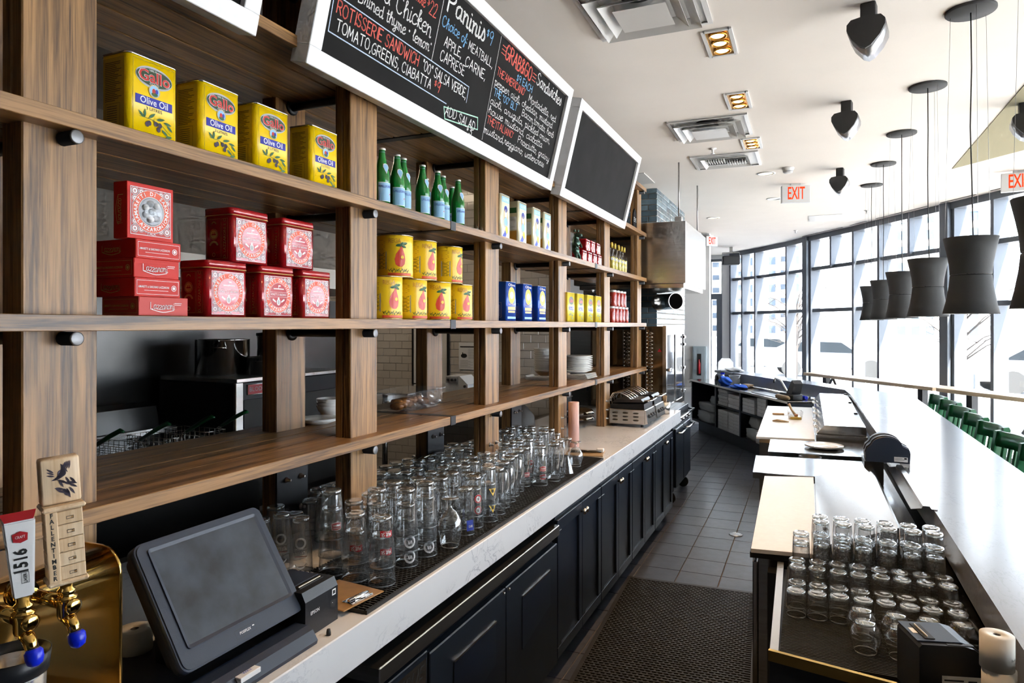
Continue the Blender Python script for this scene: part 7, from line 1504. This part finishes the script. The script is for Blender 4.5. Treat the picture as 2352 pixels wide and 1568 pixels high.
for i in range(5): pbox(2.68, 0.561 + 0.048 * i, 'white pizza box, %s up, in the upper right stack of the second box cubby' % ORD[i], 0.7)
for i in range(3): pbox(2.66, 0.196 + 0.048 * i, 'white pizza box, %s up, at the bottom right of the second box cubby' % ORD[i], 0.8)
def bag(x, z, w, h, label, d=0.30, seed=0):
    r = random.Random(seed); bm = bmesh.new(); bmesh.ops.create_cube(bm, size=1.0); bmesh.ops.subdivide_edges(bm, edges=list(bm.edges), cuts=5, use_grid_fill=True)
    for v in bm.verts:
        c = v.co; k = 1 - 0.10 * (abs(c.x) * 2) ** 4 - 0.10 * (abs(c.z) * 2) ** 4
        v.co = Vector((c.x * w * k + r.uniform(-.008, .008), 0.17 + c.y * d + r.uniform(-.012, .012), h / 2 + c.z * h * (1 - 0.12 * (abs(c.x) * 2) ** 3) + r.uniform(-.008, .008) * (c.z > -0.49)))
    t = thing('wrapped_bundle', label, 'bundle', pzp(x, 0.05, z), pzr)
    MB().bm(bm, 0, True).build('plastic_wrap', 'plastic_bag', t); MB().bbox(-w * 0.42, w * 0.42, 0.17 - d * 0.42, 0.17 + d * 0.42, 0.01, h * 0.85, 0.01).build('contents', 'card_white', t)
bag(0.50, 0.196, 0.70, 0.17, 'plastic wrapped bundle at the bottom of the leftmost cubby', seed=1); bag(0.55, 0.372, 0.70, 0.13, 'plastic wrapped bundle on top of another in the leftmost cubby', seed=2); bag(0.82, 0.504, 0.36, 0.13, 'small plastic bag on the bundles in the leftmost cubby', 0.22, 3)
bag(2.33, 0.196, 0.46, 0.15, 'plastic wrapped bundle low in the second box cubby', seed=4); bag(2.30, 0.352, 0.32, 0.15, 'plastic bag of cartons under the second cubby shelf', 0.24, 5)
def cloth(name, m, label, loc, s, seed, rz=0):
    r = random.Random(seed); bm = bmesh.new(); bmesh.ops.create_icosphere(bm, subdivisions=4, radius=1.0)
    ph = [(r.uniform(2, 6), r.uniform(2, 6), r.uniform(2, 6), r.uniform(0, 6)) for _ in range(5)]
    for v in bm.verts:
        c = v.co.copy(); k = 1 + sum(0.09 * math.sin(a * c.x + b * c.y + d * c.z + e) for a, b, d, e in ph)
        v.co = Vector((c.x * s[0] * k, c.y * s[1] * k, max(0, 0.5 + c.z * 0.5 * k) * s[2] if c.z > -0.75 else 0.0))
    o = MB().bm(bm, 0, True).build(name, m, None, loc, (0, 0, rz)); return tag(o, label, 'cloth')
cloth('blue_cloth', 'blue_cloth', 'crumpled blue cloth heaped near the left of the steel worktop', pzp(1.20, 0.14, 0.8455), (0.11, 0.09, 0.13), 4, pzr)
cloth('blue_cloth', 'blue_cloth', 'flatter folded blue cloth further right on the steel worktop', pzp(1.72, 0.14, 0.8455), (0.19, 0.09, 0.055), 9, pzr)
cloth('white_cloth', 'white_cloth', 'crumpled white cloth on the raised marble shelf', pzp(0.42, 0.60, 0.9985), (0.22, 0.12, 0.06), 12, pzr)
tbx = thing('clear_tub', 'clear round tub with a lid behind the blue cloth', 'tub', pzp(1.10, 0.33, 0.8455))
MB().lathe([(0, 0), (0.075, 0), (0.085, 0.13), (0.082, 0.13), (0.072, 0.004), (0, 0.004)], 22).build('tub_body', 'tub', tbx); MB().lathe([(0.087, 0.128), (0.090, 0.13), (0.090, 0.142), (0, 0.143)], 22).build('lid', 'tub', tbx)
sp_ = thing('spray_bottle', 'pale blue spray bottle by the raised marble shelf', 'bottle', pzp(0.92, 0.22, 0.8455))
MB().lathe([(0, 0), (0.035, 0), (0.037, 0.02), (0.035, 0.09), (0.014, 0.12), (0.014, 0.14), (0, 0.14)], 16).build('bottle_body', 'print_white', sp_); MB().bbox(-0.04, 0.02, -0.012, 0.012, 0.14, 0.17, 0.004).build('trigger', 'blue_plastic', sp_)
cs_ = thing('tape_dispenser', 'dark rounded dispenser beside the spray bottle', 'dispenser', pzp(0.70, 0.20, 0.8455), pzr)
MB().extr([(-0.10, 0), (0.10, 0), (0.10, 0.05), (0.06, 0.12), (0, 0.14), (-0.07, 0.11), (-0.10, 0.04)], 0, 0.10, 'Y').build('housing', 'grey_plastic', cs_); MB().cyl((0, -0.02, 0.07), 0.04, 0.02, 18, 'Y').build('roll', 'black_plastic', cs_)
fo = thing('long_brush', 'long handled brush with a blue grip lying on the steel worktop', 'brush', pzp(1.72, 0.30, 0.8455), pzr)
MB().tube([(0, 0, 0.02), (1.10, 0.02, 0.02)], 0.012, 8).build('pole', 'steel', fo); MB().tube([(1.10, 0.02, 0.022), (1.55, 0.03, 0.022)], 0.022, 10).build('grip', 'blue_plastic', fo); MB().bbox(-0.16, 0.02, -0.05, 0.05, 0, 0.05, 0.006).build('brush_head', 'oak_x', fo)
sl = thing('dough_docker', 'black clamp appliance with a curved chrome handle on the worktop', 'appliance', pzp(2.98, 0.16, 0.8455), pzr)
MB().bbox(0.0, 0.34, -0.03, 0.10, 0.0, 0.07, 0.01, 2).extr([(0.16, 0.07), (0.30, 0.07), (0.36, 0.20), (0.30, 0.24), (0.24, 0.17)], -0.02, 0.09, 'Y').build('body', 'black_plastic', sl)
MB().tube([(0.10, 0.03, 0.07), (-0.12, 0.05, 0.20), (-0.30, 0.06, 0.22), (-0.34, 0.06, 0.16)], 0.012, 8).build('curved_handle', 'chrome', sl)
rp_ = tag(MB().tube([(0, 0, 0.03), (0.05, 0, 0.03), (0.30, 0, 0.03), (0.35, 0, 0.03)], [0.012, 0.03, 0.03, 0.012], 12).build('rolling_pin', 'oak_x', None, pzp(3.05, 0.05, 0.8455), (0, 0, pzr)), 'wooden rolling pin at the corner by the pan lids', 'rolling pin')
tr_ = tag(MB().prism([(-0.30, -0.10), (0.45, -0.10), (0.50, 0.0), (0.45, 0.10), (-0.30, 0.10)], 0, 0.006).build('baking_tray', 'steel_dark', None, pzp(2.60, 0.16, 0.8455), (0, 0, pzr)), 'flat dark tray lying on the steel worktop', 'tray')
# ================================================================ WINDOW COUNTER, STOOLS
for k, (a, b, lb) in enumerate((((-0.076, 11.838), (1.375, 9.61), 'far pale wood window ledge beyond the bar'), ((1.405, 9.565), (2.75, 7.42), 'nearer pale wood window ledge beyond the green chairs'))):
    v = Vector((b[0] - a[0], b[1] - a[1], 0)); L_ = v.length; ang = math.atan2(v.y, v.x)
    t = thing('window_ledge', lb, 'counter', (a[0], a[1], 0), ang)
    MB().bbox(0, L_, 0.0, 0.34, 0.955, 1.0, 0.003).build('ledge_board', 'rail_wood', t)
    for x in (0.35, L_ - 0.35): MB().box(x - 0.04, x + 0.04, 0.13, 0.21, 0, 0.955).build('leg', 'black_steel', t)
    x = 0.5 if k == 0 else L_ * 0.5
    MB().tube([(x - 0.25, 0.17, 0.60), (x, 0.17, 0.95), (x + 0.25, 0.17, 0.60)], 0.022, 6).build('brace', 'frame_grey', t)
def mk_chair():
    t = thing('bar_chair', '', 'chair')
    # local: back stands at x = 0 (away from the bar), seat towards -x
    MB().bbox(-0.40, -0.02, -0.19, 0.19, 0.625, 0.665, 0.012, 2).build('seat', 'chair_green', t)
    for s_ in (-1, 1):
        MB().extr([(-0.045, 0.0), (0.0, 0.0), (-0.005, 0.65), (0.055, 1.03), (0.045, 1.05), (0.012, 1.045), (-0.045, 0.65)], s_ * 0.185 - 0.016, s_ * 0.185 + 0.016, 'Y').build('back_leg', 'chair_green', t)
        MB().extr([(-0.385, 0.0), (-0.345, 0.0), (-0.345, 0.63), (-0.385, 0.63)], s_ * 0.165 - 0.018, s_ * 0.165 + 0.018, 'Y').build('front_leg', 'chair_green', t)
    rail = []
    for k in range(9):
        u_ = -1 + k / 4.0; y = 0.172 * u_; xo = 0.030 * (1 - u_ * u_)
        rail.append((xo, y))
    def curved(z0, z1, lean0, lean1, th):
        m = MB().prism([(x, y) for x, y in rail] + [(x + th, y) for x, y in rail[::-1]], z0, z1, 0, True)
        m.v = [(x + lean0 + (lean1 - lean0) * (z - z0) / (z1 - z0), y, z) for x, y, z in m.v]
        return m
    curved(0.945, 1.045, 0.005, 0.022, 0.018).build('top_rail', 'chair_green', t); curved(0.70, 0.745, -0.03, -0.025, 0.016).build('lower_rail', 'chair_green', t)
    for k in range(5):
        y = -0.116 + 0.058 * k; xo = 0.030 * (1 - (y / 0.172) ** 2)
        MB().extr([(xo - 0.028, 0.735), (xo - 0.014, 0.735), (xo + 0.022, 0.955), (xo + 0.008, 0.955)], y - 0.014, y + 0.014, 'Y').build('slat', 'chair_green', t)
    for z in (0.22, 0.34): MB().box(-0.375, -0.02, -0.172, -0.158, z, z + 0.025).box(-0.375, -0.02, 0.158, 0.172, z, z + 0.025).build('stretcher', 'chair_green', t)
    return t
chs = [(1.164, 7.984), (1.180, 7.45), (1.178, 6.92), (1.176, 6.38), (1.176, 5.83), (1.180, 5.29), (1.176, 4.76)]
place('chair', [(x, y, 0.20 + 0.05 * ((i % 3) - 1)) for i, (x, y) in enumerate(chs)], ['green wooden bar chair furthest away along the bar'] + ['green wooden bar chair %s from the far end' % w for w in ('second', 'third', 'fourth', 'fifth', 'sixth')] + ['green wooden bar chair nearest, cut by the right edge'], 'green bar chairs', 0.0015, mk_chair)
hc_ = thing('high_chair', 'white plastic high chair at the far wall behind the marble shelf', 'high chair', (-1.48, 14.3, 0.0015), 0.4)
for sx in (-1, 1):
    for sy in (-1, 1): MB().tube([(sx * 0.24, sy * 0.24, 0), (sx * 0.15, sy * 0.15, 0.60)], 0.022, 8).build('leg', 'white_handle', hc_)
MB().bbox(-0.19, 0.19, -0.19, 0.19, 0.60, 0.66, 0.02, 2).build('seat', 'white_handle', hc_); MB().extr([(-0.17, 0.66), (0.17, 0.66), (0.15, 1.0), (0.08, 1.08), (-0.08, 1.08), (-0.15, 1.0)], 0.15, 0.19, 'Y').build('backrest', 'white_handle', hc_); MB().bbox(-0.22, 0.22, -0.30, -0.12, 0.80, 0.83, 0.01).build('tray', 'white_handle', hc_)
# ---- wall cabinet with extinguisher
ec = thing('extinguisher_cabinet', 'pale blue wall cabinet with a small window and red extinguisher', 'cabinet', (-1.765, 12.399, 0.72))
MB().box(-0.115, 0.115, -0.06, 0, 0, 0.66).build('cabinet_body', 'ext_grey', ec); MB().box(-0.095, 0.095, -0.068, -0.060, 0.02, 0.64).build('door', 'ext_grey', ec)
MB().box(-0.035, 0.035, -0.072, -0.068, 0.15, 0.53).build('window', 'rubber', ec); MB().lathe([(0, 0), (0.022, 0), (0.024, 0.18), (0.010, 0.22), (0.010, 0.25), (0, 0.25)], 14).build('extinguisher', 'print_red', ec, (0, -0.080, 0.18))
# ================================================================ CEILING FITTINGS
def diffuser(x0, x1, y0, y1, label, slats=False):
    t = thing('ceiling_diffuser', label, 'air vent', ((x0 + x1) / 2, (y0 + y1) / 2, CEIL - 0.0005)); w, d = (x1 - x0) / 2, (y1 - y0) / 2
    def frame(a0, a1, z0, z1, nm, m):
        q = MB(); o_ = [(-w * a0, -d * a0), (w * a0, -d * a0), (w * a0, d * a0), (-w * a0, d * a0)]; i_ = [(-w * a1, -d * a1), (w * a1, -d * a1), (w * a1, d * a1), (-w * a1, d * a1)]
        for k in range(4):
            j = (k + 1) % 4; a, b, c, e = o_[k], o_[j], i_[j], i_[k]
            q.add([(*a, z0), (*b, z0), (*c, z1), (*e, z1), (*a, z0 + 0.004), (*b, z0 + 0.004), (*c, z1 + 0.004), (*e, z1 + 0.004)], [(3, 2, 1, 0), (4, 5, 6, 7), (0, 1, 5, 4), (2, 3, 7, 6), (1, 2, 6, 5), (3, 0, 4, 7)])
        q.build(nm, m, t)
    frame(1.0, 0.92, -0.012, -0.014, 'outer_frame', 'vent_white'); MB().box(-w * 0.93, w * 0.93, -d * 0.93, d * 0.93, -0.0035, -0.0005).build('back_plate', 'vent_white', t)
    MB().box(-w, w, -d, -d * 0.985, -0.012, 0).box(-w, w, d * 0.985, d, -0.012, 0).box(-w, -w * 0.985, -d, d, -0.012, 0).box(w * 0.985, w, -d, d, -0.012, 0).build('edge', 'vent_white', t)
    if not slats:
        frame(0.84, 0.66, -0.045, -0.010, 'cone_ring', 'vent_white'); frame(0.64, 0.46, -0.052, -0.016, 'cone_ring', 'vent_white')
        MB().add([(-w * .44, -d * .44, -0.055), (w * .44, -d * .44, -0.055), (w * .44, d * .44, -0.055), (-w * .44, d * .44, -0.055), (0, 0, -0.025)], [(1, 0, 4), (2, 1, 4), (3, 2, 4), (0, 3, 4), (0, 1, 2, 3)]).build('centre_cone', 'vent_white', t)
        MB().lathe([(0.016, -0.036), (0.014, -0.042), (0, -0.042)], 12).build('screw_cap', 'vent_white', t)
        MB().lathe([(w * 0.30, -0.004), (w * 0.30, -0.006), (0, -0.006)], 18, (0, -d * 0.55, 0)).build('throat', 'vent_dark', t)
    else:
        frame(0.70, 0.60, -0.030, -0.010, 'cone_ring', 'vent_white'); MB().box(-w * .6, w * .6, -d * .45, d * .45, -0.006, -0.004).build('throat', 'vent_dark', t)
        for k in range(16): x = -w * 0.56 + w * 1.12 * k / 15; MB().box(x - 0.004, x + 0.004, (-d * 0.42 if k < 8 else -0.02), (0.02 if k < 8 else d * 0.42), -0.026, -0.006).build('slat', 'vent_white', t)
diffuser(-1.071, -0.466, 3.16, 3.762, 'large square ceiling diffuser nearest the camera'); diffuser(-1.042, -0.430, 5.475, 6.09, 'square ceiling diffuser with an open dark throat'); diffuser(-1.052, -0.430, 6.69, 7.28, 'slatted ceiling return grille beyond the diffusers', True)
tag(MB().box(0.0, 0.45, 11.0, 11.6, CEIL - 0.008, CEIL - 0.0005).build('ceiling_panel', 'vent_white'), 'flat white access panel in the ceiling by the windows', 'panel')
tag(MB().box(-1.95, -1.60, 7.2, 7.75, CEIL - 0.008, CEIL - 0.0005).build('ceiling_panel', 'vent_white'), 'flat white ceiling panel above the brick pier', 'panel')
def spot_fit(y, label, lit=True):
    t = thing('downlight', label, 'ceiling light', (-0.465, y, CEIL - 0.0005)); w, d = 0.068, 0.18
    MB().box(-w - 0.014, -w + 0.006, -d - 0.014, d + 0.014, -0.010, 0).box(w - 0.006, w + 0.014, -d - 0.014, d + 0.014, -0.010, 0).box(-w, w, -d - 0.014, -d + 0.006, -0.010, 0).box(-w, w, d - 0.006, d + 0.014, -0.010, 0).build('trim', 'vent_white', t)
    MB().box(-w, w, -d, d, -0.0025, -0.0005).build('well', 'lamp_gold', t)
    for k in (-1, 0, 1):
        MB().lathe([(0.050, -0.003), (0.052, -0.012), (0.044, -0.014), (0.036, -0.004), (0, -0.004)], 22, (0, k * 0.112, 0)).build('reflector', 'lamp_gold', t)
        MB().lathe([(0.036, -0.0052), (0.030, -0.009), (0, -0.010)], 18, (0, k * 0.112, 0)).build('bulb', 'lamp_glow', t)
    L = bpy.data.lights.new('downlight_beam', 'SPOT'); L.energy = 54; L.color = (1.0, 0.60, 0.27); L.spot_size = 1.5; L.spot_blend = 1.0; L.shadow_soft_size = 0.06
    lo = bpy.data.objects.new('downlight_beam', L); COL.objects.link(lo); lo.parent = t; lo.location = (0, 0, -0.03)
spot_fit(4.06, 'gold lit triple downlight nearest the camera'); spot_fit(5.16, 'gold lit triple downlight second along the ceiling'); spot_fit(6.42, 'gold lit triple downlight furthest along the ceiling')
spot_fit(2.90, 'gold lit triple downlight above the camera view'); spot_fit(1.75, 'gold lit triple downlight behind the camera view')
for i, (x, y, lit) in enumerate(((-0.413, 7.756, 1), (-0.403, 9.342, 0), (-1.317, 10.64, 1))):
    t = thing('round_downlight', ['small round downlight left of the exit sign, lit', 'small round recessed downlight under the exit sign', 'small round downlight above the far wall, lit'][i], 'ceiling light', (x, y, CEIL - 0.0005))
    MB().lathe([(0.095, 0), (0.095, -0.006), (0.07, -0.008), (0.068, -0.001)], 24, mis=[0] * 3).build('trim', 'vent_white', t); MB().lathe([(0.069, -0.002), (0, -0.002)], 24, mis=[0]).build('lamp', 'lamp_glow_dim' if lit else 'vent_white', t)
for i, (x, y) in enumerate(((-0.805, 6.471), (0.75, 10.8), (-0.2, 12.6))):
    t = thing('sprinkler', ['ceiling sprinkler between the diffusers', 'ceiling sprinkler beside the far hanging lamps', 'ceiling sprinkler near the far windows'][i], 'sprinkler', (x, y, CEIL - 0.0005), 0, 'ceiling sprinklers')
    MB().lathe([(0.035, 0), (0.033, -0.006), (0.012, -0.010), (0.010, -0.03), (0.006, -0.04), (0, -0.041)], 16).build('body', 'vent_white', t); MB().lathe([(0.018, -0.046), (0.018, -0.049), (0, -0.049)], 14).lathe([(0.004, -0.03), (0.004, -0.047)], 6).build('deflector', 'chrome', t)
t = thing('smoke_detector', 'white smoke detector left of the nearer far speaker', 'smoke detector', (-0.193, 7.566, CEIL - 0.0005))
MB().lathe([(0.06, 0), (0.06, -0.012), (0.05, -0.03), (0.046, -0.05), (0.03, -0.058), (0, -0.058)], 24).build('body', 'vent_white', t); MB().lathe([(0.049, -0.034), (0.051, -0.036), (0.048, -0.046)], 24, mis=[0, 0]).build('vent_ring', 'print_grey', t)
def exit_sign(label, loc, rz, s=1.0):
    t = thing('exit_sign', label, 'exit sign', loc, rz); w, h = 0.155 * s, 0.20 * s
    MB().bbox(-w, w, -0.03, 0.03, -h, -0.004, 0.004).build('case', 'exit_white', t); MB().bbox(-w * 0.35, w * 0.35, -0.02, 0.02, -0.004, 0.018, 0.002).build('canopy', 'exit_white', t)
    for fn in (face_ny(0, -0.0305), face_ny(0, -0.0305)): 
        Decal(0.0005).text('EXIT', 0, -h * 0.5, 0.20 * s, 'exit_red', 1, bold=0.012, width=0.185 * s).build('lettering', t, fn); break
exit_sign('red EXIT sign hung from the middle of the ceiling', (-0.137, 8.46, CEIL - 0.019), 0.25); exit_sign('red EXIT sign cut by the right edge above the windows', (2.02, 8.66, CEIL - 0.019), -0.15); exit_sign('small distant red EXIT sign at the far wall', (-1.56, 12.3, 3.30), 0.9, 0.85)
pick = [(0.86 * a, 0.86 * b) for a, b in ((0, -0.105), (0.030, -0.090), (0.075, -0.035), (0.100, 0.020), (0.100, 0.055), (0.078, 0.082), (0.0, 0.092), (-0.078, 0.082), (-0.100, 0.055), (-0.100, 0.020), (-0.075, -0.035), (-0.030, -0.090))]
def speaker(label, x, y, rz, tilt):
    t = thing('ceiling_speaker', label, 'speaker', (x, y, CEIL - 0.0005), rz)
    MB().bbox(-0.035, 0.035, -0.015, 0.06, -0.10, 0.0, 0.004).build('bracket', 'speaker_black', t)
    mx = Matrix.Translation((0.0, 0.02, -0.185)) @ Matrix.Rotation(tilt, 4, 'X')
    MB().extr(pick, -0.10, 0.04, 'Y', 0, True).xf(mx).build('grille', 'speaker_grille', t)
    MB().extr([(px * 0.99, pz_ * 0.99) for px, pz_ in pick], -0.115, -0.10, 'Y', 0, False).xf(mx).build('end_cap', 'speaker_black', t)
speaker('black ceiling speaker in the middle, near the hanging lamps', 0.251, 5.486, -0.2, -0.12); speaker('smaller looking black ceiling speaker further back', 0.296, 7.80, -0.2, -0.12); speaker('black ceiling speaker cut by the top edge', 0.275, 3.86, -0.2, -0.12); speaker('black ceiling speaker at the right edge on the olive panel', 1.44, 6.02, -0.1, -0.12)
t = thing('wall_speaker', 'small grey box speaker on a bracket at the far windows', 'speaker', (-1.47, 14.75, 3.10), 0.2)
MB().bbox(-0.17, 0.17, -0.10, 0.10, -0.10, 0.08, 0.01).build('box', 'speaker_black', t); MB().box(-0.15, 0.15, -0.105, -0.10, -0.085, 0.06).build('grille', 'lamp_grey', t); MB().tube([(-0.17, 0, 0.0), (-0.17, 0, 0.15), (0.17, 0, 0.15), (0.17, 0, 0.0)], 0.012, 6).bbox(-0.03, 0.03, -0.03, 0.03, 0.14, CEIL - 3.101, 0.003).build('bracket', 'bolt', t)
# ---- pendant lamps
def mk_pend():
    t = thing('pendant_lamp', '', 'pendant lamp'); z0, zm, z1 = 1.81, 2.008, 2.20
    t.location = (0, 0, CEIL - 0.0005); o_ = CEIL
    MB().lathe([(0.114, 0), (0.114, -0.012), (0.110, -0.016), (0, -0.016)], 30).build('canopy', 'lamp_grey', t)
    up_ = [(0.0915, zm + 0.003 - o_), (0.096, zm + 0.06 - o_), (0.107, zm + 0.12 - o_), (0.1225, z1 - o_), (0.1195, z1 - o_), (0.104, zm + 0.12 - o_), (0.093, zm + 0.06 - o_), (0.0885, zm + 0.003 - o_)]
    lo_ = [(0.0915, zm - 0.003 - o_), (0.097, zm - 0.06 - o_), (0.109, zm - 0.13 - o_), (0.1245, z0 - o_), (0.1215, z0 - o_), (0.106, zm - 0.13 - o_), (0.094, zm - 0.06 - o_), (0.0885, zm - 0.003 - o_)]
    MB().lathe(up_, 36, mis=[0, 0, 0, 0, 1, 1, 1]).build('upper_shade', ['lamp_grey', 'lamp_inner'], t); MB().lathe(lo_, 36, mis=[0, 0, 0, 0, 1, 1, 1]).build('lower_shade', ['lamp_grey', 'lamp_inner'], t)
    MB().lathe([(0, zm - 0.002 - o_), (0.0884, zm - 0.002 - o_), (0.0884, zm + 0.002 - o_), (0, zm + 0.002 - o_)], 24).lathe([(0.02, zm + 0.002 - o_), (0.02, zm + 0.09 - o_), (0, zm + 0.09 - o_)], 14).build('socket_plate', 'lamp_grey', t)
    MB().tube([(0, 0, -0.015), (0.004, 0.003, -0.3), (-0.003, -0.004, -0.6), (0.006, 0.004, -0.9), (0.012, 0, zm + 0.09 - o_)], 0.0032, 6).build('cord', 'rubber', t)
    for k in range(3):
        a = 0.6 + 2 * PI * k / 3; MB().tube([(0.092 * math.cos(a), 0.092 * math.sin(a), -0.015), (0.118 * math.cos(a), 0.118 * math.sin(a), z1 - 0.004 - o_)], 0.0009, 4).build('hanging_wire', 'bolt', t)
    return t
place('lamp', [(x, y, 0.4 * i) for i, (x, y) in enumerate(((0.764, 4.152), (0.740, 5.357), (0.719, 6.578), (0.687, 7.743), (0.667, 8.864), (0.785, 2.95)))], ['largest looking grey hourglass pendant lamp in full view', 'second grey hourglass pendant lamp along the bar', 'third grey hourglass pendant lamp along the bar', 'fourth grey hourglass pendant lamp along the bar', 'furthest grey hourglass pendant lamp', 'grey hourglass pendant lamp cut by the right edge'], 'hourglass pendant lamps over the bar', CEIL - 0.0005, mk_pend)
